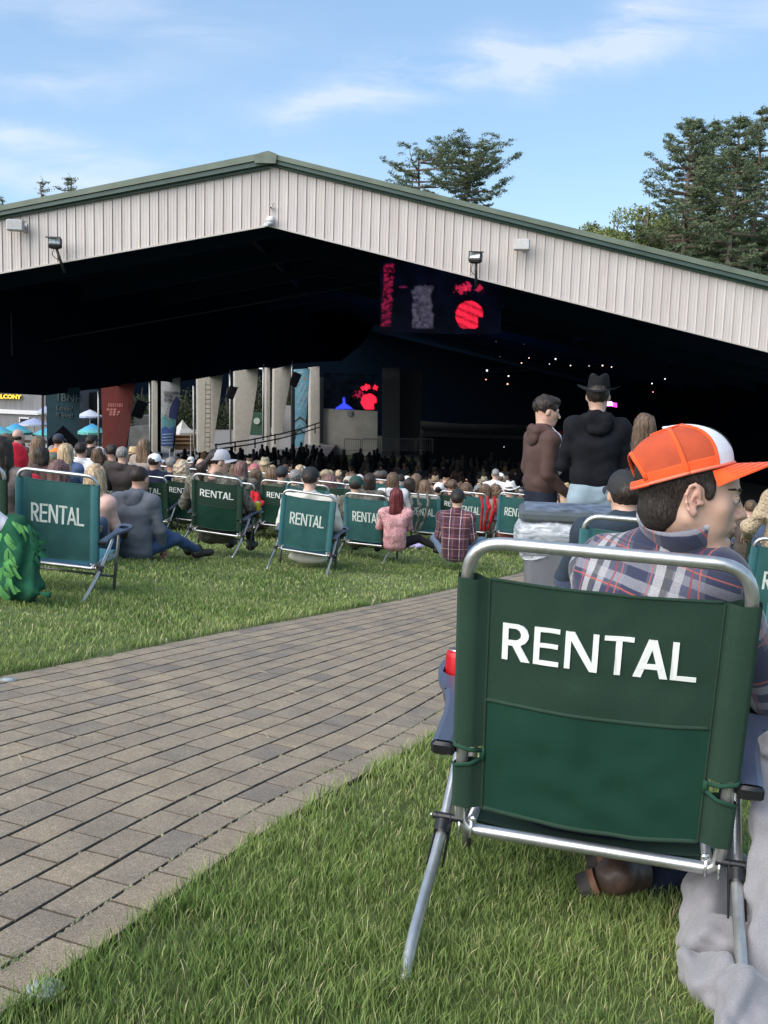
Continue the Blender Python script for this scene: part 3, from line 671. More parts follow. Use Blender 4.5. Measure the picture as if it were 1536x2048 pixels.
def text_on(parent, s, px, py, Y, h, m, rot=0., name='lettering', ex=.01, sx=1., bold=0.):
    c = bpy.data.curves.new(name, 'FONT'); c.body = s; c.size = h; c.extrude = ex; c.offset = bold; c.align_x = 'LEFT'; c.resolution_u = 2
    o = bpy.data.objects.new(name, c); COL.objects.link(o); dg = bpy.context.evaluated_depsgraph_get(); me = bpy.data.meshes.new_from_object(o.evaluated_get(dg)); bpy.data.objects.remove(o)
    me.transform(Matrix.Translation(at(px, py, Y)) @ Matrix.Rotation(rot, 4, 'Y') @ Matrix.Rotation(rad(90), 4, 'X') @ Matrix.Diagonal((sx, 1, 1, 1))); me.materials.clear()
    o = link(name, me, m); 
    if parent is not None: o.parent = parent; o.matrix_parent_inverse = parent.matrix_world.inverted()
    return o
def banner(pts, col, label, extra, m=None):
    global BP; BP = pts
    P = side(*pts[-1]); r = empty('banner', P, label, 'banner', 'tall tapered banners on the side piers'); r.matrix_world = Matrix.Translation(P)
    mb = MB(); panel(mb, pts, .5, -.1); o = mb.obj('fabric', m or mat('banner_' + str(col), col, .8, var=.2, vs=2)); o.parent = r; o.matrix_parent_inverse = Matrix.Translation(-P); extra(r, P)
def bshape(r, P, pts, m, dy=-.12, name='print'):
    Y0 = Yc(sum(p[0] for p in BP) / len(BP)); Q0 = [at(x, y, Y0 + dy) for x, y in pts]; n = len(Q0); mb = MB().add(Q0 + [q + Vector((0, .015, 0)) for q in Q0], [tuple(range(n)), tuple(range(2 * n - 1, n - 1, -1))] + [(i, (i + 1) % n, (i + 1) % n + n, i + n) for i in range(n)]); o = mb.obj(name, m); o.parent = r; o.matrix_parent_inverse = Matrix.Translation(-P)
def b1(r, P):
    tx = mat('dull_print', (.10, .13, .14), .8); Y = Yc(sum(p[0] for p in BP) / len(BP)) - .14
    text_on(r, '1BNH', 111, 801, Y, .50, tx, .03); text_on(r, "Lovin'", 112, 819, Y, .34, tx, .1); text_on(r, 'it live!', 111, 832, Y, .34, tx, .1)
    bshape(r, P, [(96, 880), (126, 851), (156, 880), (151, 905), (96, 905)], mat('black_print', (.003, .004, .006), .9, spec=.1))
banner([(93, 779), (160, 775), (159, 828), (150, 912), (94, 912)], (.010, .045, .062), 'dark teal banner with faded white lettering and a black chevron', b1)
def b2(r, P):
    dk = mat('bottle_print', (.10, .012, .010), .7); lt = mat('faded_red_print', (.36, .13, .12), .8, var=.4, vs=8)
    bshape(r, P, [(249, 805), (258, 806), (257, 818), (262, 829), (261, 850), (252, 892), (224, 890), (229, 850), (234, 832), (247, 820)], dk)
    for k in range(7): bshape(r, P, [(216 + k * 4.4, 806 + k * .4), (219 + k * 4.4, 806), (219 + k * 4.4, 814), (216.4 + k * 4.4, 814)], lt)
    for k in range(9): x, y = 216 + (k * 7) % 22, 819 + 5 * (k // 3); bshape(r, P, outline((x, y), 2.6, 8, sx=1.3), lt)
banner([(203, 772), (268, 766), (266, 800), (250, 905), (205, 905)], (.13, .018, .014), 'dark red banner printed with a brown bottle shape', b2)
def b3(r, P):
    bl = mat('blue_print', (.045, .10, .30), .8, var=.3, vs=3); te = mat('teal_print', (.11, .30, .33), .8); nv = mat('navy_print', (.035, .05, .16), .8)
    bshape(r, P, [(323, 835), (330, 830), (338, 840), (345, 832), (353, 836), (350, 862), (323, 862)], te)
    bshape(r, P, [(322.5, 858), (330, 852), (338, 858), (350, 852), (345, 892), (322.5, 892)], bl, -.13)
    bshape(r, P, [(352, 792), (358, 800), (354, 838), (337, 836), (340, 815)], nv, -.14)
    Y = Yc(sum(p[0] for p in BP) / len(BP)) - .16; dk = mat('navy_letters', (.03, .03, .06), .8)
    text_on(r, 'GOLF WITH', 326, 787, Y, .20, dk, sx=.8); text_on(r, 'THE', 327, 795, Y, .28, dk); text_on(r, 'SUN', 327, 803, Y, .28, dk)
    for k in range(7): bshape(r, P, outline((340 - k * 1.8, 800 + k * 6), 1.2, 6), dk, -.15)
    for k in range(4): bshape(r, P, [(324, 868 + k * 6), (346, 867 + k * 6), (345, 868.6 + k * 6), (324, 869.6 + k * 6)], mat('wave_print', (.4, .5, .62), .8), -.15)
banner([(322, 761), (361, 755), (360, 800), (345, 897), (322, 897)], (.36, .37, .38), 'white and blue illustrated banner with a wavy blue foot', b3)
def b4(r, P):
    wh = mat('white_print', (.42, .50, .55), .8); dk = mat('brown_print', (.06, .05, .045), .8)
    for k in range(12):
        x, y = 595 + (k * 7.3) % 19, 768 + 5.6 * k * .8; s = 1.5
        bshape(r, P, outline((x, y), s, 7) , wh); bshape(r, P, [(x + 1, y), (x + 1.8, y), (x + 1.8, y - 6), (x + 1, y - 6)], wh); bshape(r, P, [(x + 1.8, y - 6), (x + 4, y - 4.5), (x + 3.6, y - 3.5), (x + 1.8, y - 5)], wh)
    for k in range(3): bshape(r, P, [(596 + 4 * k, 744), (599 + 4 * k, 744), (599 + 4 * k, 746), (596 + 4 * k, 746)], wh)
    bshape(r, P, outline((608, 757), 3, 6), mat('orange_print', (.35, .22, .08), .8))
    for k, y in enumerate((833, 845, 857)): bshape(r, P, [(590, y + 8), (600, y - 1), (611 - k, y + 8), (611 - k, y + 12), (600, y + 4), (590, y + 12)], dk if k != 1 else mat('pale_blue_print', (.2, .36, .44), .8))
banner([(590, 739), (620, 737), (618, 770), (607, 900), (590, 900)], (.13, .31, .40), 'pale blue banner printed with white music notes and chevrons', b4)
def spk(px, py, s, lab):
    p = side(px, py, -1.2); r = empty('hanging_speaker', p, lab, 'speaker', 'black speakers hung on the side piers'); b = MB(); b.box((0, 0, 0), (.5 * s, .45 * s, .85 * s), Matrix.Rotation(rad(22), 3, 'Y'), .03); b.obj('cabinet', mat('speaker_black', (.008, .009, .012), .6), r)
    b = MB(); b.tube([(0, .2, .3), (.3, 1.0, .35)], .03, 6); b.obj('bracket', GLIGHT, r)
spk(279, 818, 1.1, 'black speaker tilted beside the red banner'); spk(590, 759, 1.3, 'black speaker tilted above the pale blue banner'); spk(463, 785, 1.0, 'black speaker hung between the ladder pier and the next pier')
# ------------------------------------------------------------------ stage wall, screens, stage
def flat(name, pts, Y, th, m, label=None, cat=None, group=None, parent=None, kind=None):
    P = [at(x, y, Y) for x, y in pts]; n = len(P); Q = [p + Vector((0, th, 0)) for p in P]
    mb = MB().add(P + Q, [tuple(range(n)), tuple(range(2 * n - 1, n - 1, -1))] + [(i, (i + 1) % n, (i + 1) % n + n, i + n) for i in range(n)]); o = mb.obj(name, m); tag(o, label, cat, group, kind)
    if parent is not None: o.parent = parent; o.matrix_parent_inverse = parent.matrix_world.inverted()
    return o
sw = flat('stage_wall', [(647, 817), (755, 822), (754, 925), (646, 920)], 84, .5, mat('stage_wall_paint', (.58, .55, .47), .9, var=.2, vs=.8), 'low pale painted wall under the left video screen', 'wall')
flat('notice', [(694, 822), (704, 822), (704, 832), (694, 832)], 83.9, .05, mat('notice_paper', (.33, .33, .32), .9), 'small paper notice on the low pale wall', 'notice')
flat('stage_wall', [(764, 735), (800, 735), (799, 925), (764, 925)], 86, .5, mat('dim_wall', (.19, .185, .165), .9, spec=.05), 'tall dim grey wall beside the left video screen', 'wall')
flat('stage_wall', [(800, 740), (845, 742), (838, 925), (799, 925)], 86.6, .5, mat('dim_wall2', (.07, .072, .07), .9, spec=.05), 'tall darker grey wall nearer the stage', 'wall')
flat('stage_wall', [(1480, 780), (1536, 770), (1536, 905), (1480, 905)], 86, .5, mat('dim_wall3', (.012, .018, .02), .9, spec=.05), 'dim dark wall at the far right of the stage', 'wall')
st = flat('stage', [(846, 862), (960, 870), (1500, 880), (1500, 893), (846, 873)], 82, 20, mat('stage_edge', (.05, .05, .048), .8, spec=.05), 'long low stage edge across the dark pavilion', 'stage')
flat('stage_skirt', [(850, 874), (1500, 893), (1500, 935), (850, 925)], 82.3, 18, mat('stage_skirt', (.012, .014, .016), .9, spec=.05), parent=st)
def emis(name, col, s):
    m, nt, b = new_mat(name); b.inputs['Base Color'].default_value = (0.01, .01, .01, 1); n = add_noise(nt, 1.2, 5, rough=.7)
    nt.links.new(ramp(nt, n.outputs[0], [(.25, sh(col, .45)), (.5, col), (.8, sh(col, 1.15))]), b.inputs['Emission Color']); b.inputs['Emission Strength'].default_value = s; return m
RED = emis('screen_red', (.85, .012, .02), .26); RED2 = emis('screen_dim_red', (.42, .008, .02), .26); BLU = emis('screen_blue', (.03, .05, .9), .5); GRY = emis('screen_grey', (.055, .05, .075), .24)
BLK = mat('screen_black', (.002, .003, .007), .6, spec=.1)
def screen(lab, pts, Y):
    s = flat('video_screen', pts, Y, .4, BLK, lab, 'video screen'); return s
def sc_part(s, pts, Y, m, nm='lit_picture'): flat(nm, pts, Y, .04, m, parent=s)
def blob_px(c, rx, ry, n=22, seed=1, amp=.2):
    r = random.Random(seed); ph = [r.uniform(0, 6) for _ in range(4)]
    return [(c[0] + rx * math.cos(a) * (1 + amp * math.sin(3 * a + ph[0]) * .6 + amp * .5 * math.sin(7 * a + ph[1])), c[1] + ry * math.sin(a) * (1 + amp * math.sin(4 * a + ph[2]) * .6 + amp * .5 * math.sin(6 * a + ph[3]))) for a in [2 * math.pi * k / n for k in range(n)]]
def sun_px(c, r, n=40):
    o = []
    for k in range(n):
        a = 2 * math.pi * k / n; x, y = c[0] + r * math.cos(a) * .98, c[1] + r * 1.04 * math.sin(a)
        lim = c[0] + r * (.98 if y < c[1] + .1 * r else .62); o.append((min(x, lim), min(y, c[1] + r * .93)))
    return o
def video(label, pts, Y, fn, nx, ny, strength):
    """a lit video wall: one fine grid of pixels whose colours are the picture being shown"""
    s = screen(label, pts, Y); (x0, y0), (x1, y1), (x2, y2), (x3, y3) = pts; V = []; C = []
    for j in range(ny + 1):
        for i in range(nx + 1):
            u, v = i / nx, j / ny; px = (x0 * (1 - u) + x1 * u) * (1 - v) + (x3 * (1 - u) + x2 * u) * v; py = (y0 * (1 - u) + y1 * u) * (1 - v) + (y3 * (1 - u) + y2 * u) * v; V.append(at(px, py, Y - .03)); C.append(fn(px, py))
    F = [(j * (nx + 1) + i, j * (nx + 1) + i + 1, (j + 1) * (nx + 1) + i + 1, (j + 1) * (nx + 1) + i) for j in range(ny) for i in range(nx)]
    me = mesh_np('picture', V, np.array(F)); a_ = me.color_attributes.new('pic', 'FLOAT_COLOR', 'POINT'); a_.data.foreach_set('color', np.array([(*c, 1) for c in C]).ravel())
    m, nt, b = new_mat('video_picture'); b.inputs['Base Color'].default_value = (0.002, .002, .004, 1); b.inputs['Specular IOR Level'].default_value = .05; q = nt.nodes.new('ShaderNodeVertexColor'); q.layer_name = 'pic'; nt.links.new(q.outputs[0], b.inputs['Emission Color']); b.inputs['Emission Strength'].default_value = strength
    o = link('picture', me, m, s); return s
def n2(x, y, s, o=0.): return float(vnoise(np.array([[x, y, o]]), s)[0])
def soft(d, w=1.2): return max(0., min(1., .5 - d / w))
def disc_shape(px, py, cx, cy, r):
    d = math.hypot(px - cx, (py - cy) / 1.04) - r + 1.2 * n2(px, py, 3.); bite = max(px - (cx + r * (.97 if py < cy + .12 * r else .62)) + 1.5 * n2(px, py, 4., 3.), py - cy - r * .93); return soft(max(d, bite))
def pic1(px, py):
    r = np.array([.0003, .0006, .0024]); r = r * (1 + .6 * n2(px, py, 20.))
    k = disc_shape(px, py, 939, 631, 28); st = .5 + .5 * math.sin((py - .42 * px) * .40); r = r + k * np.array([.62, .012, .035]) * (.42 + .58 * min(1, st * 1.5)) * (.8 + .3 * n2(px, py, 3.))
    for (cx, cy, rx, ry) in ((924, 578, 11, 7), (934, 574, 9, 8), (961, 577, 8, 6)): k = soft((math.hypot((px - cx) / rx, (py - cy) / ry) - 1) * 8 + 7 * n2(px, py, 4., cx), 3.); r = r + k * np.array([.20, .006, .02])
    k = soft(max(abs(px - 845) - 20 - 6 * n2(px, py, 9.), 572 - py + 4 * n2(px, py, 5., 2.), py - 656), 5.); r = r + k * np.array([.030, .027, .042]) * (.75 + .5 * n2(px, py, 5., 5.) + .3 * n2(px, py, 2.5, 1.))
    k = soft(max(abs(px - 775 + .05 * (py - 590)) - 9 - 3 * n2(px, py, 5., 1.), 528 - py, py - 652), 4.); r = r + k * np.array([.10, .003, .016]) * (.55 + .8 * n2(px, py, 3.5, 7.))
    k = soft(math.hypot((px - 806) / 8, (py - 574) / 2) * 3 - 3, 2.); return np.maximum(r + k * np.array([.05, .004, .02]), 0)
video('big hanging video screen showing a red disc and a dim figure', [(760, 520), (1002, 548), (1002, 668), (760, 664)], 37.4, pic1, 170, 96, 1.0)
def pic2(px, py):
    r = np.array([.0005, .001, .002]) * (1 + .8 * n2(px, py, 9.)); k = disc_shape(px, py, 738, 804, 15.5); r = r + k * np.array([.95, .012, .035])
    for (cx, cy, rx, ry) in ((728, 776, 6, 4), (735, 774, 5, 5), (750, 776, 4.5, 5)): k = soft((math.hypot((px - cx) / rx, (py - cy) / ry) - 1) * 5 + 3 * n2(px, py, 3., cx), 2.); r = r + k * np.array([.8, .012, .035])
    k = soft(max(abs(px - 688) - (2.2 + max(0, (py - 806)) * 1.3), 795 - py, py - 818) + n2(px, py, 3.), 2.); r = r + k * np.array([.025, .04, .62])
    k = soft(math.hypot((px - 717) / 7, (py - 789) / 5) * 4 - 4 + 5 * n2(px, py, 2.5), 2.); r = r + k * np.array([.16, .004, .02]); return np.maximum(r, 0)
video('small left video screen with a bright red disc and a blue shape', [(648, 745), (758, 750), (755, 822), (648, 817)], 84, pic2, 80, 52, 1.0)
def stage_lights():
    spots = [(974, 741, 2.4, (1, 1, 1)), (972, 759, 1.6, (1, .35, .25)), (1017, 752, 1.9, (.9, 1, .95)), (1015, 768, 2.2, (1, .4, .3)), (1047, 687, 1.6, (1, .6, .5)), (1058, 716, 1.3, (1, .75, .7)), (1043, 726, 1.5, (1, .65, .4)), (1111, 718, 2.0, (1, .95, .95)), (1099, 728, 1.0, (.8, .8, .9)), (1141, 731, 1.5, (1, .7, .65)),
             (1178, 732, 1.0, (1, .8, .8)), (1205, 731, 2.0, (1, .6, .5)), (1223, 734, 1.3, (1, .85, .8)), (1261, 732, 2.8, (1, .5, .4)), (1280, 737, 1.8, (1, .8, .65)), (1304, 767, 1.6, (.8, .9, .95)), (1330, 758, 1.5, (.8, .9, .95)), (1306, 784, 1.5, (.9, .3, .35)), (1245, 724, .9, (.5, .6, .7)), (1306, 727, .9, (.6, .3, .3)), (1190, 722, .9, (.7, .35, .35)), (1008, 894, 1.0, (.5, .6, .8)), (1000, 713, .9, (.25, .35, .3)), (992, 683, .8, (.2, .3, .35)), (496, 694, 2.2, (.35, .05, .04))]
    for i, (x, y, r, c) in enumerate(spots):
        p = at(x, y, 74); R = r * 74 / FPX * .8
        t = empty('stage_light', p, 'small %s stage lamp glowing %s' % (('white' if min(c) > .7 else 'reddish' if c[1] < .7 else 'warm white') if max(c) > .6 else 'dim', 'near px' if 0 else ['below the left end of the truss', 'under the truss between the standing men', 'above the cowboy hat', 'right of the cowboy hat'][0 if x < 1030 else 1 if x < 1150 else 2 if x < 1240 else 3]), 'stage light', 'small lit lamps over the stage')
        MB().lathe([(R * .4, R * .9), (R, R * .5), (R, -R * .1), (R * .75, -R * .12)], (0, 0, 0), 10, Matrix.Rotation(rad(-90), 3, 'X')).obj('housing', GLIGHT, t, True)
        m, nt, b = new_mat('lamp_glow'); b.inputs['Base Color'].default_value = (0, 0, 0, 1); b.inputs['Emission Color'].default_value = (*c, 1); b.inputs['Emission Strength'].default_value = 1.3 if max(c) > .6 else .5
        MB().lathe([(R * .1, R * .5), (R * .7, R * .3), (R * .9, 0), (R * .8, -R * .1)], (0, -R * .15, 0), 10, Matrix.Rotation(rad(90), 3, 'X')).obj('lens', m, t, True)
    tr = MB()
    for (a, b) in (((960, 738), (1340, 722)), ((960, 745), (1340, 729))): tr.tube([at(*a, 75), at(*b, 75)], .06, 6)
    for k in range(24): x = 960 + k * 16; y = 738 - k * .68; tr.tube([at(x, y, 75), at(x + 8, y + 7, 75), at(x + 16, y - .7, 75)], .03, 5)
    tag(tr.obj('lighting_truss', mat('truss_dark', (.010, .012, .016), .6)), 'dark lighting truss hung above the stage', 'truss')
    m, nt, b = new_mat('pink_glow'); b.inputs['Emission Color'].default_value = (1, .35, .95, 1); b.inputs['Emission Strength'].default_value = 1.6
    m2, nt, b = new_mat('magenta_glow'); b.inputs['Emission Color'].default_value = (.9, .05, .55, 1); b.inputs['Emission Strength'].default_value = 1.0
    s = flat('lit_stage_panel', [(1211, 803), (1224, 803), (1224, 812), (1211, 812)], 78, .3, m, 'bright pink and white lit panel over the shoulder of the man in the hat', 'lit panel'); flat('magenta_end', [(1226, 805), (1234, 806), (1234, 815), (1226, 813)], 78, .3, m2, parent=s)
    s = flat('backdrop_panel', [(1080, 860), (1140, 862), (1140, 900), (1080, 897)], 80, .3, emis('backdrop_red', (.03, .002, .006), .2), 'dim red lit backdrop panel between the two standing men', 'backdrop')
    flat('red_glimpse', blob_px((1099, 852), 7, 4, 12), 79.9, .05, emis('small_red', (.6, .01, .03), .6), parent=s)  # glowing blob added for a dim red glimpse of a performer
stage_lights()
for i, (x, y, z, e, c) in enumerate([(4, 66, 1.5, 110, (.20, .42, 1))]):
    ld = bpy.data.lights.new('stage_wash_lamp', 'POINT'); ld.energy = e; ld.color = c; ld.shadow_soft_size = 1.; lo = bpy.data.objects.new('stage_wash_lamp', ld); COL.objects.link(lo); lo.location = (x, y, z)
def barriers():
    b = MB(); m = mat('barrier_steel', (.16, .165, .16), .6, .3)
    proto = None
    for k in range(5):
        px = 688 + k * 36; p = at(px, 905, 78 - k * .4); r = empty('crowd_barrier', p, ['first steel crowd barrier from the left, before the pale wall', 'second steel crowd barrier from the left', 'middle one of the five steel crowd barriers', 'fourth steel crowd barrier from the left', 'rightmost steel crowd barrier before the stage'][k], 'crowd barrier', 'steel crowd barriers before the stage')
        f = MB(); f.tube(fillet([(0, 0, 0), (0, 0, 1.1), (1.3, 0, 1.1), (1.3, 0, 0)], .1), .03, 6); f.tube([(0, 0, .2), (1.3, 0, .2)], .02, 5); f.obj('frame', m, r, True)
        g = MB()
        for j in range(1, 9): g.tube([(j * .145, 0, .2), (j * .145, 0, 1.08)], .012, 5)
        g.obj('bars', m, r)
barriers()
# ramp rail running down to the floor
rr = MB(); rail = [(430, 890), (500, 880), (560, 868), (600, 858), (640, 845)]
for dy in (0, 9): rr.tube([side(x, y + dy, -3) for x, y in rail], .05, 6)
for x, y in [(432, 889), (470, 885), (510, 878), (550, 870), (590, 861), (630, 849)]: rr.tube([side(x, y - 2, -3), side(x, y + 18, -3)], .05, 6)
tag(rr.obj('ramp_rail', mat('rail_brown', (.035, .02, .018), .7)), 'dark handrail sloping along the side aisle', 'handrail')
# ------------------------------------------------------------------ outside beyond the side openings
GRAYW = None
def outside():
    m, nt, b = new_mat('grey_board_siding'); b.inputs['Roughness'].default_value = .85; n = add_noise(nt, 1.5, 5, stretch=(5, 5, .3)); nt.links.new(ramp(nt, n.outputs[0], [(.3, (.17, .17, .18)), (.7, (.27, .27, .28))]), b.inputs['Base Color'])
    Y = 62; bd = empty('grey_building', at(20, 900, Y), 'grey board sided building with a white band left of the pavilion', 'building'); bd.matrix_world = Matrix.Translation(bd.location)
    flat('wall', [(-420, 700), (91, 720), (91, 920), (-420, 900)], Y, 8, m, parent=bd); flat('wall', [(92, 722), (150, 726), (150, 915), (92, 912)], Y + 1, 6, m, parent=bd)
    wt = mat('white_band', (.75, .75, .77), .6); flat('fascia_band', [(-420, 800), (150, 825), (150, 833), (-420, 809)], Y - .15, .12, wt, parent=bd)
    w = flat('window', [(38, 834), (58, 835), (58, 845), (38, 844)], Y - .1, .08, wt, parent=bd); o = flat('pane', [(40, 837), (57, 838), (57, 845), (40, 844)], Y - .13, .02, mat('dark_pane', (.03, .03, .04), .1), parent=bd)
    s = flat('sign_board', [(-30, 785), (40, 789), (40, 797), (-30, 793)], Y - .2, .08, mat('brown_sign', (.03, .02, .01), .8), parent=bd)
    text_on(bd, 'BALCONY', -14, 796.0, Y - .25, .36, emis('sign_yellow', (1., .62, .05), .9), sx=1.05, bold=.012, ex=.02)
    # greenery, decks and trucks glimpsed between the piers
    pl = flat('plaza', [(-600, 905), (640, 930), (640, 1100), (-600, 1100)], 64, 60, mat('plaza_paving', (.2, .19, .18), .9), kind='structure')
    wf = flat('white_fence', [(-60, 880), (205, 891), (205, 935), (-60, 925)], 55, .15, mat('white_fence', (.55, .54, .55), .7, var=.3, vs=3), 'low white fence with a brown top rail behind the crowd', 'fence')
    flat('top_rail', [(-60, 876), (205, 887), (205, 891), (-60, 880)], 54.9, .3, mat('rail_brown', (.035, .02, .018), .7), parent=wf)
    fm = mat('poster_blue', (.10, .25, .42), .8, var=.8, vs=4)
    for k in range(7): flat('poster', [(150 + k * 7, 893), (155 + k * 7, 893), (155 + k * 7, 906), (150 + k * 7, 906)], 54.8, .03, fm, parent=wf)
    dk = mat('food_stall_dark', (.03, .028, .026), .8)
    flat('food_stall', [(157, 785), (193, 785), (193, 820), (157, 818)], 66, 3, dk, 'dark roofed food stall between the first two banners', 'stall')
    flat('food_stall', [(166, 842), (192, 843), (192, 862), (166, 860)], 66, 3, dk, 'small dark stall hatch behind the blue umbrellas', 'stall')
    bs = mat('brown_shed', (.12, .09, .075), .8, var=.2)
    sh_ = flat('timber_shed', [(181, 776), (205, 775), (205, 850), (181, 846)], 68, 3, bs, 'brown timber shed left of the red banner', 'shed')
    bh = flat('wooden_deck', [(348, 868), (386, 868), (386, 900), (348, 900)], 70, 4, mat('deck_wood', (.16, .09, .05), .8, var=.3, vs=3), 'stacked brown wooden deck below the white tent', 'deck')
    for k in range(3): flat('deck_board', [(347, 869 + 8 * k), (387, 869 + 8 * k), (387, 872 + 8 * k), (347, 872 + 8 * k)], 69.8, .2, mat('deck_board', (.25, .15, .08), .8), parent=bh)
    flat('stairs_block', [(250, 855), (306, 850), (306, 900), (250, 900)], 66, 3, mat('stairs_block', (.14, .14, .14), .8, var=.4, vs=2), 'grey concrete stair block right of the red banner', 'stairs')
    flat('gray_kiosk', [(268, 832), (300, 832), (300, 853), (268, 853)], 68, 3, mat('kiosk', (.10, .10, .10), .8), 'grey kiosk above the concrete stair block', 'kiosk')
    flat('stage_truck', [(512, 850), (533, 850), (533, 885), (512, 885)], 95, 3, mat('dark_green_box', (.012, .045, .022), .7), 'dark green container with a round white emblem', 'container')
    flat('emblem', outline((513.5, 842), 6.5, 18), 94.6, .05, mat('emblem_white', (.3, .34, .3), .8), 'round pale emblem on the dark green container', 'emblem')
    flat('container', [(500, 826), (534, 828), (534, 880), (500, 880)], 94.8, 3, mat('dark_green_box', (.012, .045, .022), .7), 'dark green container between two white piers', 'container')
    flat('white_fence', [(565, 810), (589, 812), (589, 870), (565, 868)], 98, .2, mat('grey_fence', (.22, .22, .22), .8), 'pale board fence between the last two piers', 'fence')
    flat('awning', [(518, 731), (535, 732), (535, 739), (518, 738)], 96, .2, mat('bright_awning', (.85, .87, .9), .5), 'small bright white awning high between the piers', 'awning')
    t = at(365, 868, 66); r = empty('party_tent', t, 'white pointed tent top above the wooden deck', 'tent'); MB().lathe([(1.0, 0), (.95, .12), (.45, .42), (.1, .82), (.02, .95)], (0, 0, 0), 4).obj('canopy', mat('tent_white', (.5, .5, .48), .7), r); q = MB(); [q.tube([(sx * .7, sy * .7, 0), (sx * .7, sy * .7, -1.6)], .04, 6) for sx in (-1, 1) for sy in (-1, 1)]; q.obj('frame', STEEL, r)
outside()
def umbrella(px, py, Y, rx, ry, cols, label):
    p = at(px, py, Y); R = rx * Y / FPX; H = ry * Y / FPX; r = empty('patio_umbrella', p, label, 'umbrella', 'open patio umbrellas beyond the lawn')
    V = [(0, 0, H)]; F = []; n = 8
    for j, (rr, z) in enumerate(((.45, .62), (.75, .3), (1.0, 0.02))):
        for k in range(n * 2): a = 2 * math.pi * k / (n * 2); sc = rr * (1 if k % 2 == 0 else .95); V.append((R * sc * math.cos(a), R * sc * math.sin(a), H * z - (.02 * H if k % 2 else 0)))
    for k in range(16): F.append((0, 1 + k, 1 + (k + 1) % 16))
    for j in range(2):
        for k in range(16): F.append((1 + j * 16 + k, 17 + j * 16 + k, 17 + j * 16 + (k + 1) % 16, 1 + j * 16 + (k + 1) % 16))
    MB().add(V, F).obj('canopy', cols[0], r, True)
    v = MB(); V = []; 
    for z in (0.02 * H, -.22 * H):
        for k in range(16): a = 2 * math.pi * k / 16; V.append((R * 1.0 * (1 if k % 2 == 0 else .96) * math.cos(a), R * (1 if k % 2 == 0 else .96) * math.sin(a), z - (.05 * H if k % 2 and z < 0 else 0)))
    v.add(V, [(k, (k + 1) % 16, (k + 1) % 16 + 16, k + 16) for k in range(16)]); v.obj('valance', cols[1], r)
    MB().tube([(0, 0, H), (0, 0, -2.3)], .03, 8).obj('pole', STEEL, r)
def grad_blue():
    m, nt, b = new_mat('umbrella_blue'); b.inputs['Roughness'].default_value = .7; tcx = nt.nodes.new('ShaderNodeTexCoord'); s = nt.nodes.new('ShaderNodeSeparateXYZ'); nt.links.new(tcx.outputs['Object'], s.inputs[0])
    nt.links.new(ramp(nt, math_n(nt, 'MULTIPLY', s.outputs[2], 1.25), [(.05, (.10, .42, .42)), (.4, (.05, .30, .55)), (.9, (.03, .20, .55))]), b.inputs['Base Color']); return m
UB = grad_blue(); UV_ = mat('umbrella_teal', (.10, .36, .33), .7, var=.4, vs=6); UG = mat('umbrella_grey', (.30, .36, .52), .7); UG2 = mat('umbrella_pale', (.45, .5, .58), .7)
umbrella(32, 864, 52, 33, 18, (UB, UV_), 'blue umbrella with teal edge right of the first one at the far left'); umbrella(0, 866, 50, 30, 14, (UB, UV_), 'blue umbrella cut off by the left photo edge')
umbrella(95, 869, 53, 30, 14, (UB, UV_), 'blue and teal umbrella half behind the dark teal banner'); umbrella(68, 848, 57, 30, 12, (UG, UG2), 'pale lilac umbrella above the blue ones'); umbrella(180, 832, 60, 26, 13, (UG2, UG), 'pale grey umbrella between the teal and red banner')
umbrella(185, 864, 54, 30, 17, (UB, UV_), 'blue umbrella between the teal and red banner'); umbrella(92, 824, 62, 18, 12, (UG, UG2), 'pale lilac umbrella behind the thin brown post')
# ================================================================== trees
def leaf_mesh(C, size, seed, flat_=.5, asp=2.2):
    g = np.random.default_rng(seed); n = len(C); s = size * g.uniform(.5, 1.35, n)[:, None]
    a = g.normal(size=(n, 3)); a[:, 2] *= flat_; a /= np.linalg.norm(a, axis=1)[:, None]
    b = np.cross(a, g.normal(size=(n, 3))); b /= np.linalg.norm(b, axis=1)[:, None]
    V = np.stack([C - a * s * asp / 2, C + b * s * .5, C + a * s * asp / 2, C - b * s * .5], 1).reshape(-1, 3); return V, np.arange(4 * n).reshape(n, 4)
def fol_mat(name, c0, c1, tr=.25):
    m, nt, b = new_mat(name); b.inputs['Roughness'].default_value = .7; oi = nt.nodes.new('ShaderNodeNewGeometry'); n = add_noise(nt, .6, 4)
    f = math_n(nt, 'ADD', math_n(nt, 'MULTIPLY', oi.outputs['Random Per Island'], .55), math_n(nt, 'MULTIPLY', n.outputs[0], .5))
    c = ramp(nt, f, [(.15, c0), (.8, c1)]); nt.links.new(c, b.inputs['Base Color']); t = nt.nodes.new('ShaderNodeBsdfTranslucent'); nt.links.new(c, t.inputs[0]); ms = nt.nodes.new('ShaderNodeMixShader'); ms.inputs[0].default_value = tr
    o = [q for q in nt.nodes if q.type == 'OUTPUT_MATERIAL'][0]; nt.links.new(b.outputs[0], ms.inputs[1]); nt.links.new(t.outputs[0], ms.inputs[2]); nt.links.new(ms.outputs[0], o.inputs[0]); return m
PINE = fol_mat('pine_needles', (.055, .088, .048), (.17, .215, .11)); LEAF = fol_mat('broad_leaves', (.09, .13, .04), (.26, .30, .10)); BARK = mat('pine_bark', (.17, .13, .105), .9, var=.3, vs=4, stretch=(3, 3, .5))
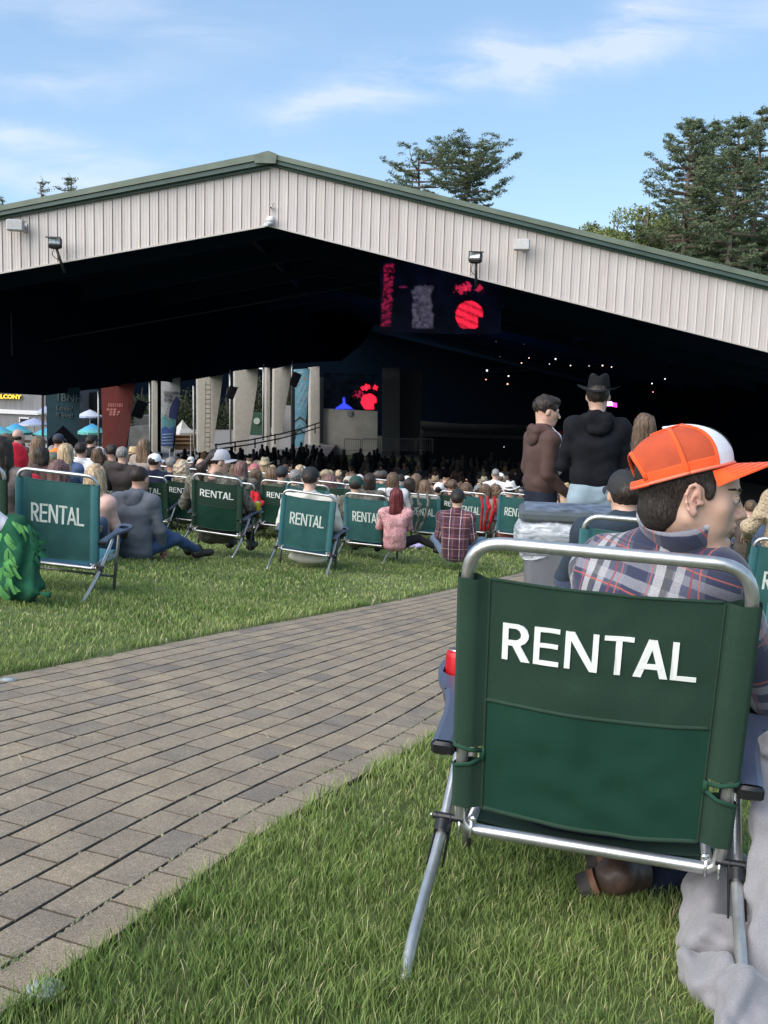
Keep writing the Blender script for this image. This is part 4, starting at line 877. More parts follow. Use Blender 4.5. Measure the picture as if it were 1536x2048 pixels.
def pine(px, py_top, Y, hvis, w, seed, label, bare=.0, dens=1., group='tall pines behind the pavilion', flat_top=False, tex=1.):
    """white pine: straight trunk, whorls of level branches that turn up at the ends, needles in flat pads"""
    g = np.random.default_rng(seed); TS = 1.62; top = at(px, py_top, Y * TS); H = hvis; gz = ground(top.x, min(top.y, 100))
    r = empty('pine_tree', (top.x, top.y, gz), label, 'tree', group); r.scale = (TS, TS, TS); tz = (top.z - gz) / TS
    tb = MB(); bend = [(g.normal(0, .12), g.normal(0, .12), k) for k in np.linspace(0, 1, 7)]
    trunk = spline([(bx * (1 - k) * 0 + bx * k * .8, by * k, tz * k) for bx, by, k in bend], 5); nn = len(trunk)
    tb.tube(trunk, [.34 * (1 - i / nn) ** .8 + .03 for i in range(nn)], 8)
    C = []; br = MB(); z = tz - .15; i = 0
    while z > tz - H:
        f = (tz - z) / H; span = w * (min(1, (f / .42)) ** .72 * (1 - .18 * max(0, f - .6) / .4)) if not flat_top else w * min(1, (f + .08) / .25) ** .5 * (1 - .35 * f)
        nb = g.integers(3, 6); a0 = g.uniform(0, 6.28)
        for k in range(nb):
            if g.random() < bare + .08: continue
            a = a0 + 6.28 * k / nb + g.normal(0, .25); L = span * g.uniform(.45, 1.2) + .25; rise = (.35 * (1 - f) - .12 * f) * L + g.normal(0, .12)
            p0 = Vector((0, 0, z)); d = Vector((math.cos(a), math.sin(a), 0)); mid = p0 + d * L * .55 + Vector((0, 0, rise * .35 - .06 * L)); end = p0 + d * L + Vector((0, 0, rise + .10 * L))
            pts = [p0, p0.lerp(mid, .5) + Vector((0, 0, .02)), mid, mid.lerp(end, .5), end]; br.tube(pts, [.05 + .018 * L, .045 + .012 * L, .035 + .006 * L, .025, .012], 5)
            ncl = int((5 + L * 5.5) * dens)
            for q in range(ncl):
                t = .22 + .82 * g.random() ** .75 if L > .8 else g.random(); t = min(t, 1.05)
                c = pts[0].lerp(pts[2], min(t / .55, 1)) if t < .55 else pts[2].lerp(pts[4], (t - .55) / .45)
                sdw = .10 + .26 * L * .5 * (1 - abs(t - .6)); side_ = Vector((-d.y, d.x, 0)) * g.normal(0, sdw) + Vector((0, 0, abs(g.normal(0, .05)) + .03))
                cc = np.array(c + side_); C.append(cc + g.normal(size=(int(20 * tex), 3)) * np.array([.15, .15, .06]))
        z -= g.uniform(.36, .66) * (1 + .2 * f); i += 1
    C.append(np.array([0, 0, tz]) + g.normal(size=(60, 3)) * np.array([.08, .08, .3]) - np.array([0, 0, .2]))
    C = np.concatenate(C); V, F = leaf_mesh(C, .072, seed, .7, 3.4); cr_ = link('crown', mesh_np('crown', V, F), PINE, r); tb.obj('trunk', BARK, r, True); br.obj('branches', BARK, r)
def broad(px, py_top, Y, hvis, w, seed, label, group='leafy trees behind the pavilion', n=9000, m=None, gap=.55):
    g = np.random.default_rng(seed); TS = 1.0 if m else 1.55; top = at(px, py_top, Y * TS); gz = ground(top.x, min(top.y, 100)); tz = (top.z - gz) / TS; r = empty('leafy_tree', (top.x, top.y, gz), label, 'tree', group); r.scale = (TS, TS, TS)
    tb = MB(); tb.tube(spline([(0, 0, 0), (.1, 0, tz * .4), (-.1, .1, tz * .7), (0, 0, tz * .95)]), [.3 - .26 * k / 24 for k in range(25)], 7)
    K = 34; cc = g.normal(size=(K, 3)); cc /= np.linalg.norm(cc, axis=1)[:, None]; cc *= (g.random(K) ** .4)[:, None] * np.array([w * .8, w * .6, hvis * .42]); cc[:, 2] += tz - hvis * .52
    for c in cc: tb.tube([(0, 0, min(c[2] - .8, tz * .8)), (c[0] * .5, c[1] * .5, c[2] - .4), tuple(c)], [.07, .05, .015], 5)
    rr = g.uniform(.45, 1.0, K) * w * .38; k = g.integers(0, K, n); P = g.normal(size=(n, 3)); P /= np.linalg.norm(P, axis=1)[:, None]; P *= (g.random(n) ** .45)[:, None] * rr[k][:, None] * np.array([1, 1, .8]); P += cc[k]
    P = P[vnoise(P, .35) > -gap]; V, F = leaf_mesh(P, .15, seed, 1., 1.4); link('crown', mesh_np('crown', V, F), m or LEAF, r); tb.obj('trunk', BARK if m is None else mat('shaded_bark', (.03, .025, .02), .9), r, True)  # darker bark copy carries the shade in its colour
pine(85, 365, 90, 4.0, 1.2, 21, 'small pine top showing above the left roof edge', dens=.5, bare=.3, tex=.6); pine(138, 357, 92, 4.0, 2.0, 22, 'sparse pine top right of the small one above the left roof edge', dens=.6, bare=.3, tex=.6)
pine(4, 400, 95, 3.0, 1.0, 23, 'pine tip at the far left photo edge', dens=.5, bare=.3, tex=.5)
pine(838, 306, 85, 6.0, 3.3, 31, 'left pine of the pair behind the roof with open flat pads', bare=.34, dens=.85, flat_top=True)
pine(937, 292, 88, 9.0, 4.0, 32, 'right pine of the pair behind the roof, the fuller crown', bare=.05, dens=1.3, flat_top=True)
pine(1386, 244, 78, 15, 3.9, 41, 'leftmost tall pine of the right hand group', dens=1.15); pine(1430, 247, 84, 15, 3.1, 42, 'second tall pine of the right hand group', dens=1.)
pine(1480, 240, 76, 15, 3.2, 43, 'third tall pine of the right hand group', dens=1.1, bare=.1); pine(1526, 222, 80, 16, 3.7, 44, 'tallest pine at the right photo edge', dens=1., bare=.12)
pine(1590, 250, 82, 15, 3.0, 45, 'pine just outside the right photo edge', dens=.9)
broad(1232, 402, 80, 7.5, 3.2, 51, 'yellow green leafy tree left of the tall pines', n=15000); broad(1300, 384, 84, 9.0, 3.2, 52, 'leafy tree with bare twig tips beside the tall pines', n=13000, gap=.15)
broad(1190, 436, 86, 4.5, 2.2, 53, 'low leafy tree at the left end of the right hand group', n=4000); broad(1352, 385, 90, 12, 5.2, 54, 'broad green tree under the leftmost tall pine', n=30000); broad(1452, 400, 92, 12, 5.4, 55, 'bright green tree low between the tall pines', n=30000); broad(1535, 410, 90, 12, 4.6, 56, 'bright green tree low at the right photo edge', n=25000)
broad(1130, 452, 100, 3, 1.5, 57, 'small dark tree tip above the right roof edge', n=2500)
DKL = fol_mat('shaded_leaves', (.012, .022, .008), (.05, .07, .022))  # leaf greens darkened, so the shade is in the colour
for i, (px, py, Y, h, w) in enumerate([(372, 775, 105, 9, 5), (455, 770, 110, 9, 5), (520, 745, 112, 9, 5), (580, 760, 112, 8, 5), (285, 770, 100, 8, 4), (175, 770, 105, 7, 5), (340, 785, 108, 9, 4), (420, 790, 104, 8, 4), (240, 775, 104, 8, 5)]):
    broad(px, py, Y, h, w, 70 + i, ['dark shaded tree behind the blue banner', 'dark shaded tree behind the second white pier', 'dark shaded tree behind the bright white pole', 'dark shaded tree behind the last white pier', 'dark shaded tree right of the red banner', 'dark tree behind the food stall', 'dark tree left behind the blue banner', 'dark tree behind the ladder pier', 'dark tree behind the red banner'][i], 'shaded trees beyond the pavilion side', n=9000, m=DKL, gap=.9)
def woods():
    g = np.random.default_rng(9); n = 26000; x = g.uniform(-250, 260, n); y = g.uniform(230, 260, n); z = -6 + g.random(n) ** .7 * (9 + 2.5 * vnoise(np.stack([x, x * 0, x * 0], -1), 9.))
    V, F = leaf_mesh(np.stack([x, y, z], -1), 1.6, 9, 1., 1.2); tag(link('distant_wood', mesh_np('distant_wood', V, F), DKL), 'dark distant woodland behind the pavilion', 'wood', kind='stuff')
woods()
# ================================================================== rental lawn chairs
CH_L, CH_W, CH_T, CH_Z = .656, .53, rad(15.7), .185
def bk(u, s, d=0.):
    """point on the chair back: u across (m), s along the back from the bottom bar (m), d towards the rear"""
    return Vector((u, -s * math.sin(CH_T) - d * math.cos(CH_T), CH_Z + s * math.cos(CH_T) - d * math.sin(CH_T)))
ALU = None
def alu():
    m, nt, b = new_mat('brushed_aluminium'); b.inputs['Metallic'].default_value = .85; b.inputs['Roughness'].default_value = .34
    n = add_noise(nt, 40, 4, rough=.7); nt.links.new(ramp(nt, n.outputs[0], [(.3, (.46, .46, .45)), (.7, (.62, .62, .61))]), b.inputs['Base Color'])
    n2 = add_noise(nt, 9, 4); nt.links.new(ramp(nt, n2.outputs[0], [(.3, (.26,) * 3), (.7, (.45,) * 3)]), b.inputs['Roughness']); return m
ALU = alu(); ALU2 = mat('worn_grey_tube', (.16, .165, .14), .5, .5, var=.3, vs=30); BLKP = mat('black_moulded_plastic', (.012, .012, .014), .35, var=.2); ARMM = mat('arm_plastic', (.055, .068, .105), .3, var=.12, vs=6); RIV = mat('bright_rivet', (.8, .8, .8), .2, .9)
FG = weave('dark_green_canvas', (.020, .047, .032), .8, .12); FGM = weave('green_mesh_cloth', (.010, .049, .032), .7, .1); FGS = weave('green_sleeve_canvas', (.023, .052, .035), .8, .12)
FT = weave('teal_canvas', (.036, .120, .114), .7, .18); FTS = weave('teal_sleeve_canvas', (.048, .160, .175), .7, .12); FSB = weave('blue_green_seat_canvas', (.04, .17, .22), .7, .12)
WHP = mat('white_print', (.78, .80, .77), .6, var=.04); WHW = mat('worn_white_print', (.66, .72, .66), .7, var=.12, vs=40)
PIP = weave('green_piping', (.016, .062, .038), .7, .1); PIPD = weave('dark_piping', (.026, .056, .038), .8, .1)
# letters as outlines on a 1-high grid: list of (polygon strokes), advance
def _L():
    t = .128
    R = [[(0, 0), (t, 0), (t, 1), (0, 1)], [(t, 1), (t, 1 - t * .9), (.30, 1 - t * .9), (.40, .96), (.33, 1)],
         [(.33, 1), (.30, 1 - t * .9), (.37, .83), (.40, .74), (.39, .64), (.33, .57), (.27, .55), (t, .55), (t, .41), (.27, .41), (.40, .44), (.50, .52), (.56, .64), (.57, .74), (.53, .87), (.45, .96)],
         [(.22, .42), (.42, 0), (.61, 0), (.38, .46)]]
    E = [[(0, 0), (t, 0), (t, 1), (0, 1)], [(t, 1), (t, 1 - t * .88), (.54, 1 - t * .88), (.54, 1)], [(t, .58), (t, .58 - t * .85), (.51, .58 - t * .85), (.51, .58)], [(t, t * .88), (t, 0), (.54, 0), (.54, t * .88)]]
    Nn = [[(0, 0), (t * .93, 0), (t * .93, 1), (0, 1)], [(.57, 0), (.57 + t * .93, 0), (.57 + t * .93, 1), (.57, 1)], [(.0, 1), (.19, 1), (.57 + t * .93, 0), (.53, 0)]]
    T = [[(0, 1), (0, 1 - t * .88), (.60, 1 - t * .88), (.60, 1)], [(.30 - t / 2, 0), (.30 + t / 2, 0), (.30 + t / 2, .9), (.30 - t / 2, .9)]]
    A = [[(0, 0), (.165, 0), (.42, 1), (.27, 1)], [(.54, 0), (.70, 0), (.44, 1), (.29, 1)], [(.13, .36), (.13, .23), (.57, .23), (.57, .36)]]
    Lc = [[(0, 0), (t, 0), (t, 1), (0, 1)], [(t, t * .9), (t, 0), (.52, 0), (.52, t * .9)]]
    return [(R, .68), (E, .66), (Nn, .80), (T, .62), (A, .75), (Lc, .55)]
def letters(surf, u0, s0, wid, hgt, thick=.0012, raise_=.0016, n=4, bold=0.):
    mb = MB(); L = _L(); tot = sum(a for _, a in L) - .03; sx = wid / tot; x = 0; off = 0
    for (polys, adv) in L:
        for k, poly in enumerate(polys):
            pts = []
            if bold: 
                cx = sum(p[0] for p in poly) / len(poly); poly = [(p[0] + (bold if p[0] > cx else -bold) * (1 if len(poly) < 6 else .5), p[1]) for p in poly]
            m_ = len(poly)
            for i in range(m_):
                a, b = poly[i], poly[(i + 1) % m_]
                for j in range(n): pts.append((a[0] + (b[0] - a[0]) * j / n, a[1] + (b[1] - a[1]) * j / n))
            rz = raise_ + .00025 * k
            top = [surf(u0 + (x + p[0]) * sx, s0 + p[1] * hgt, rz + thick) for p in pts]; bot = [surf(u0 + (x + p[0]) * sx, s0 + p[1] * hgt, -.001) for p in pts]
            q = len(pts); mb.add(top + bot, [tuple(range(q))] + [(i, i + q, (i + 1) % q + q, (i + 1) % q) for i in range(q)])
        x += adv
    return mb
def sag(u, s, amt, seed, wr):
    c = math.cos(min(1, abs(u) / .24) * math.pi / 2); v = math.sin(max(0, min(1, (s - .03) / .57)) * math.pi)
    d = amt * c * (.35 + .65 * v)
    if wr:
        P = np.array([[u, s, seed]]); d += wr * float(vnoise(P * np.array([1, 1, 1]), .13)[0]) * c * .7 + wr * .5 * float(vnoise(P, .05, 5.)[0]) * c + wr * .35 * math.sin((u * .6 + s) * 55 + seed) * c * max(0, 1 - abs(s - .1) / .12)
    return d
def make_chair(style, label, seed=0, hires=False, people_sag=.018, arms=True, seatcol=None):
    """style 'canvas': dark green with a mesh lower half and small print; 'teal': one teal sheet with taller worn print"""
    r = empty('lawn_chair', (0, 0, 0), label, 'lawn chair', 'rental lawn chairs'); tr = .0128; w = CH_W / 2; nt_ = 14 if hires else 8
    ring = fillet([bk(0, CH_L), bk(w, CH_L), bk(w, 0), bk(-w, 0), bk(-w, CH_L), bk(0, CH_L)], [.075, .035, .035, .075], 8)
    MB().tube(ring, tr, nt_, False).obj('back_frame', ALU, r, True)
    green = style == 'canvas'; st, sb = (.585, .062) if green else (.60, .055); pw = .218
    edge = w + .019; wr = .006 if green else .009
    def surf(u, s, d=0.):
        a = abs(u); th = .0165 if a > w - .018 else (.0165 * (1 - min(1, (w - .018 - a) / .022)) + .0022 if a > w - .04 else .0022)
        if a > edge - .012: th = .0165 * math.sqrt(max(0., 1 - ((a - (edge - .012)) / .0125) ** 2)) + .0004
        k = max(0, 1 - a / (w - .03)) if a < w - .03 else 0
        return bk(u, s, th + d + sag(u, s, people_sag, seed, wr) * min(1, k * 4))
    def surf_in(u, s, d=0.):
        a = abs(u); th = .0165 if a > w - .018 else (.0165 * (1 - min(1, (w - .018 - a) / .022)) + .0010 if a > w - .04 else .0010)
        if a > edge - .012: th = .0165 * math.sqrt(max(0., 1 - ((a - (edge - .012)) / .0125) ** 2)) + .0004
        k = max(0, 1 - a / (w - .03)) if a < w - .03 else 0
        return bk(u, s, -th + sag(u, s, people_sag, seed, wr) * min(1, k * 4))
    us_c = list(np.linspace(-pw, pw, 33 if hires else 15)); ue = [pw, pw + .005, w - .036, w - .026, w - .018, w, edge - .010, edge - .006, edge - .002, edge]
    ust, usb = (lambda u: st - .010 * math.cos(u / .24 * 1.3)), (lambda u: sb - .014 * math.cos(min(abs(u) / .24, 1) * 1.57))
    def sheet(us, v0, v1, nv, back, name, m, parent=None, notch=False, dd=0.):
        mb = MB(); vs = list(np.linspace(0, 1, nv))
        f = (lambda u, v: surf(u, v0(u) + (v1(u) - v0(u)) * v, dd)) if back else (lambda u, v: surf_in(u, v0(u) + (v1(u) - v0(u)) * v))
        V = [f(u, v) for v in vs for u in us]; nu = len(us); F = []
        for j in range(nv - 1):
            for i in range(nu - 1):
                F.append((j * nu + i, j * nu + i + 1, (j + 1) * nu + i + 1, (j + 1) * nu + i))
        mb.add(V, F); return mb
    mid = (lambda u: .318 - .004 * math.cos(u / .22 * 1.5)) if green else None
    MC, MS = (FG, FGS) if green else (FT, FTS)
    # centre panel (rear + front layers)
    hi = 30 if hires else 12
    c = sheet(us_c, (mid if green else usb), ust, hi, True, '', MC); c2 = sheet(us_c, usb, ust, hi, False, '', MC); c.add(c2.V, c2.F)
    c.tube([surf(u, ust(u), -.001) for u in us_c], .0034, 6); po = c.obj('back_panel', MC, r, True)
    if green:
        sheet(us_c, usb, mid, hi, True, '', FGM, dd=-.0006).obj('mesh_panel', FGM, r, True)
        q = MB(); q.tube([surf(u, mid(u), .0002) for u in us_c], .0042, 6, flat=(1, .45)); q.obj('seam', PIPD, po, True)
        q = MB(); q.tube([surf(u, usb(u), -.001) for u in us_c], .0055, 6, flat=(1, .6)); q.obj('hem', PIPD, po, True)
    else:
        q = MB(); q.tube([surf(u, usb(u), -.001) for u in us_c], .004, 6, flat=(1, .6)); q.obj('hem', MS, po, True)
    # sleeves round the side tubes, with the notch where the arm is bolted on
    nz0, nz1 = (.170, .208)
    for sg in (-1, 1):
        sl = MB()
        for (a0, a1) in ((usb, lambda u: nz0 - max(0, (abs(u) - pw - .02)) * .28), (lambda u: nz1 + max(0, (abs(u) - pw - .02)) * .28, ust)) if green else ((usb, ust),):
            us = [sg * u for u in ue]
            for back in (True, False):
                q = sheet(us, a0, a1, 9 if hires else 5, back, '', MS); sl.add(q.V, q.F)
        so_ = sl.obj('side_sleeve', MS, r, True)
        if green:
            u_in = sg * (pw + .004); u_m = sg * (w + .012)
            q = MB(); q.tube([surf(u_in, .198, .001), surf(sg * (w - .02), .205, .0035), surf(u_m, .212, .004), surf(sg * edge, .2155, .002)], .0048, 6, flat=(1, .4)); q.tube([surf(u_in, .180, .001), surf(sg * (w - .02), .172, .0035), surf(u_m, .164, .004), surf(sg * edge, .161, .002)], .0048, 6, flat=(1, .4))
            q.tube([surf(u_in, .174, .0018), surf(u_in, .204, .0018)], .006, 6, flat=(1, .35)); q.obj('binding', PIP, so_, True)
            if hires:
                q = MB()
                for line_ in (.2255, .2185):
                    for k in range(70): s = .07 + k * .0073; q.tube([surf(sg * line_, s, .0009), surf(sg * line_, s + .004, .0009)], .0007, 4)
                q.tube([surf(sg * (pw + .001), .06 + k * .026, .0004) for k in range(21)], .0022, 5); q.obj('stitching', mat('dark_thread', (.014, .035, .022), .9), so_)
    # the print
    if green: letters(surf, -.190, .415, .372, .078).obj('lettering', WHP, po)
    else: letters(surf, -.176, .30, .355, .128, bold=.02).obj('lettering', WHW, po)
    # seat
    sf, sz = .43, CH_Z + .075
    q = MB(); q.tube(fillet([(-w + .022, .0, CH_Z + .012), (-w + .022, sf, sz), (w - .022, sf, sz), (w - .022, .0, CH_Z + .012)], [.04, .04], 6), .0115, nt_); q.obj('seat_frame', ALU, r, True)
    q = MB(); sgm = .045
    def seatp(u, v, dz=0): k = (1 - (u / (w - .005)) ** 2) * math.sin(math.pi * min(1, .12 + v * .88)); return Vector((u, .012 + v * (sf - .02), CH_Z + .016 + (sz - CH_Z) * v - sgm * k + dz))
    us = list(np.linspace(-w + .008, w - .008, 13)); q.grid(lambda u, v: seatp(u, v, .004), us, list(np.linspace(0, 1, 9))); q.grid(lambda u, v: seatp(u, v, -.0015), us, list(np.linspace(0, 1, 9)))
    q.obj('seat', seatcol or (FG if green else FSB), r, True)
    for sg in (-1, 1):
        x = sg * (w + .034)
        # bent rear leg, running up under the arm
        leg = spline([(sg * (w + .030), -.335, .0), (sg * (w + .036), -.24, .055), (x, -.05, .165), (x, .10, .29), (x, .20, .385)], 5)
        MB().tube(leg, .0118, nt_).obj('leg', ALU, r, True)
        MB().tube([(x, .345, -.005), (x, .342, .2), (x, .335, .43)], .0118, nt_).obj('leg', ALU2, r, True)
        # clamp: sleeve bracket with two cheeks and a pivot pin
        q = MB(); q.tube([(sg * (w - .008), -.012, CH_Z + .022), (sg * (w + .058), -.012, CH_Z + .022)], .0085, 10)
        for dx in (-.015, .015): q.tube([(x + dx, -.012, CH_Z + .026), (x + dx, -.028, CH_Z - .01), (x + dx * 1.1, -.085, CH_Z - .058)], [.0075, .0065, .0045], 8, flat=(1, .5))
        q.tube([(x, -.038, CH_Z - .004), (x, -.020, CH_Z + .013)], .0165, 12); q.obj('bracket', BLKP, r, True, 40)
        for xx in (sg * (w - .026), sg * (w + .0)): q = MB(); q.tube([(xx - sg * .0, -.014, CH_Z + .034), (xx, -.016, CH_Z + .005), (xx, -.018, CH_Z - .012)], [.0055, .0028, .004], 6); q.obj('clip', RIV, r, True)
        q = MB(); q.lathe([(.002, 0), (.0075, .001), (.006, .005), (.002, .006)], (sg * (w - .03), -.02, CH_Z + .03), 10, Matrix.Rotation(rad(90), 3, 'X')); q.obj('rivet', RIV, r, True); q = MB(); q.lathe([(.002, 0), (.006, .001), (.002, .005)], (sg * (w + .06), -.012, CH_Z + .022), 10, Matrix.Rotation(rad(90 * sg), 3, 'Y')); q.obj('rivet', RIV, r, True)
        # crossbar between front and rear leg
        if arms:
            # waisted arm with a cup hole in its broad front end
            a0 = Vector((sg * (w + .040), -.060, .374)); f = Vector((0, math.cos(rad(13)), math.sin(rad(13)))); up = Vector((0, -math.sin(rad(13)), math.cos(rad(13))))
            ts = [0, .03, .08, .14, .20, .25, .29, .33, .37, .405, .43, .445]; hw = [.024, .0245, .024, .021, .022, .028, .038, .045, .048, .046, .038, .020]; ou = [0, 0, .002, .007, .014, .022, .032, .037, .040, .040, .038, .034]
            P = lambda t, lat, h: a0 + f * t + Vector((sg * lat, 0, 0)) + up * h
            hole = Vector((0.040, .352)); hr = .036; q = MB(); Ln = 24
            # plate as rings between outline and hole (top + bottom) so that the cup hole is a real opening
            OL = [(ou[i] + hw[i], t) for i, t in enumerate(ts)] + [(ou[i] - hw[i], t) for i, t in reversed(list(enumerate(ts)))]
            k0 = [i for i, (l, t) in enumerate(OL) if t >= .25]; ro = [OL[i] for i in k0]; m_ = len(ro)
            ri = [(hole[0] + hr * math.cos(an), hole[1] + hr * math.sin(an)) for an in [math.atan2(t - hole[1], l - hole[0]) for l, t in ro]]
            crown = lambda l, t: .0035
            V = [P(t, l, .010) for l, t in ro] + [P(t, l, .0125) for l, t in ri] + [P(t, l, -.006) for l, t in ro] + [P(t, l, -.012) for l, t in ri]; F = []
            for i in range(m_ - 1): F += [(i, i + 1, m_ + i + 1, m_ + i), (2 * m_ + i, 3 * m_ + i, 3 * m_ + i + 1, 2 * m_ + i + 1), (i, 2 * m_ + i, 2 * m_ + i + 1, i + 1), (m_ + i, m_ + i + 1, 3 * m_ + i + 1, 3 * m_ + i)]
            F += [(0, m_, 2 * m_ - 1, m_ - 1), (2 * m_, 3 * m_ - 1, 4 * m_ - 1, 3 * m_), (m_, 3 * m_, 4 * m_ - 1, 2 * m_ - 1)]
            q.add(V, F); rs = [(ou[i], hw[i], t) for i, t in enumerate(ts) if t <= .25]; V = []; F = []
            for (o_, h_, t) in rs: V += [P(t, o_ - h_, -.006), P(t, o_ - h_, .007), P(t, o_ - h_ * .55, .0125), P(t, o_ + h_ * .55, .0125), P(t, o_ + h_, .007), P(t, o_ + h_, -.006)]
            for i in range(len(rs) - 1):
                for j in range(6): F.append((i * 6 + j, i * 6 + (j + 1) % 6, i * 6 + 6 + (j + 1) % 6, i * 6 + 6 + j))
            q.add(V, F); q.obj('armrest', ARMM, r, False)
            q = MB(); c0 = P(hole[1], hole[0], -.004); q.lathe([(hr + .003, 0), (hr, .0), (hr - .004, -.05), (hr - .006, -.062)], c0, 18, Matrix.Rotation(rad(13), 3, 'X')); q.obj('cup_holder', BLKP, r, True, 50)
            q = MB(); q.box(P(-.002, 0, -.004), (.050, .020, .030), Matrix.Rotation(rad(13), 3, 'X'), .006); q.box(P(.02, -.024, -.004), (.014, .03, .02), Matrix.Rotation(rad(13), 3, 'X')); q.obj('end_cap', BLKP, r, True, 35)
    q = MB(); q.tube([(-w - .034, .345, .10), (w + .034, .345, .10)], .009, 8); q.obj('cross_bar', ALU2, r, True)
    return r
def copy_tree(o, parent=None):
    c = o.copy(); COL.objects.link(c)
    if parent is not None: c.parent = parent
    for ch in [q for q in CHILD.get(o.name, [])]: copy_tree(ch, c)
    return c
def index_children():
    global CHILD; CHILD = {}
    for o in bpy.data.objects:
        if o.parent: CHILD.setdefault(o.parent.name, []).append(o)
def chair_matrix(loc, tilt, roll, yaw):
    """loc: middle of the bottom bar; tilt: measured lean of the back, roll to the right, yaw (deg)"""
    R = Euler((rad(tilt), rad(roll), rad(yaw)), 'XYZ').to_matrix().to_4x4() @ Matrix.Rotation(-CH_T, 4, 'X')
    return Matrix.Translation(Vector(loc)) @ R @ Matrix.Translation((0, 0, -CH_Z))
front_chair = make_chair('canvas', 'dark green lawn chair lettered RENTAL nearest the camera, under the orange capped man', 1, True, .014)
front_chair.matrix_world = chair_matrix((.442, 1.925, -.059), 10.2, 1.0, -14.8)
CG = make_chair('canvas', 'dark green lawn chair lettered RENTAL under the camouflage jacketed person in the grey cap', 2, False, .02)
CT = make_chair('teal', 'big worn teal lawn chair lettered RENTAL at the left beside the fringed blanket', 3, False, .004)
CT2 = make_chair('teal', 'teal lawn chair lettered RENTAL under the man in the black cap and cream shirt', 9, False, .012)
index_children()
CG.matrix_world = chair_matrix((-1.807, 10.429, -.826), 13, 4.9, -7.6)
CT.matrix_world = chair_matrix((-2.208, 6.515, -.429), 10.5, 4.7, -1.7)
CT2.matrix_world = chair_matrix((-.818, 9.974, -.923), 11.2, 6.0, -5.3)
def put_chair(src, px, py, Y, label, yaw=-10, roll=2.5, tilt=12):
    c = copy_tree(src); c['label'] = label; c.matrix_world = chair_matrix(at(px, py, Y), tilt, roll, yaw); return c
# ================================================================== people
def skin(c, n='skin'): return mat(n + '_%d' % int(c[0] * 999), c, .5, var=.08, vs=25, bs=.15, bscale=350, bd=.0006, sss=.06)
SK1, SK2, SK3 = skin((.52, .325, .245)), skin((.45, .265, .19)), skin((.36, .20, .14))
HD = hair_mat('dark_hair', (.010, .007, .006), (.035, .024, .018)); HB = hair_mat('brown_hair', (.045, .028, .018), (.15, .095, .060)); HBL = hair_mat('blonde_hair', (.20, .13, .07), (.58, .44, .28)); HG = hair_mat('grey_hair', (.10, .095, .09), (.32, .30, .29)); HCU = hair_mat('curly_blonde_hair', (.22, .16, .10), (.66, .54, .40), 90, .7); HR = hair_mat('dark_red_hair', (.045, .008, .010), (.17, .028, .032)); HM = hair_mat('mid_brown_hair', (.07, .042, .026), (.20, .13, .08)); HA = hair_mat('auburn_hair', (.05, .028, .026), (.22, .12, .11))
CLOTH = {}
def cloth(name, col, v=.12): 
    if name not in CLOTH: CLOTH[name] = weave(name, col, .85, v, 700, 10)
    return CLOTH[name]
CAMO = camo('woodland_camo', [(.035, .030, .022), (.10, .095, .07), (.055, .055, .045), (.16, .15, .12), (.07, .06, .04), (.22, .21, .18)], 14); PCAMO = camo('pink_camo', [(.35, .12, .14), (.62, .30, .32), (.42, .20, .20), (.72, .42, .42), (.5, .22, .24), (.30, .16, .14)], 22)
def HM_(head, yaw, pitch=0, roll=0, s=1.): return Matrix.Translation(Vector(head)) @ Euler((rad(pitch), rad(roll), rad(yaw)), 'XYZ').to_matrix().to_4x4() @ Matrix.Scale(s, 4)
def hp(prims, M):
    R = M.to_3x3(); sc = R.col[0].length; Rn = Matrix([list(v) for v in R]) ; Rn = Rn * (1 / sc); o = []
    for p in prims:
        if p[0] == 'c': o.append(('c', tuple(M @ Vector(p[1])), tuple(M @ Vector(p[2])), p[3] * sc, p[4] * sc, p[5]))
        elif p[0] == 'e':
            Q = Rn @ (Euler([rad(v) for v in p[3]]).to_matrix() if p[3] else Matrix.Identity(3)); e = Q.to_euler(); o.append(('e', tuple(M @ Vector(p[1])), tuple(v * sc for v in p[2]), tuple(math.degrees(v) for v in e), p[4]))
        elif p[0] == 's': o.append(('s', hp([p[1]], M)[0], p[2] * sc))
    return o
HEAD = [el((0, -.022, .028), (.074, .094, .086)), el((0, .018, -.02), (.066, .074, .080), None, .02), rc((0, .045, -.080), (0, .060, -.088), .030, .024, .03), rc((-.038, .0, -.062), (-.010, .060, -.088), .022, .020, .025), rc((.038, .0, -.062), (.010, .060, -.088), .022, .020, .025),
        rc((0, .088, .004), (0, .112, -.032), .0065, .0115, .012), rc((-.032, .076, .020), (.032, .076, .020), .012, .012, .014), el((0, .090, -.060), (.020, .009, .010), None, .008), el((-.010, .108, -.036), (.008, .008, .007), None, .005), el((.010, .108, -.036), (.008, .008, .007), None, .005),
        sub(el((-.030, .092, .002), (.014, .012, .010)), .01), sub(el((.030, .092, .002), (.014, .012, .010)), .01), el((-.077, -.008, -.012), (.010, .020, .030), (0, 0, 15), .008), el((.077, -.008, -.012), (.010, .020, .030), (0, 0, -15), .008)]
def seg(J, a, b, ra, rb, k=None): return rc(J[a], J[b], ra, rb, k)
def mir(J):
    for k in list(J):
        if k.endswith('R') and k[:-1] + 'L' not in J: v = J[k]; J[k[:-1] + 'L'] = (-v[0], v[1], v[2])
    return J
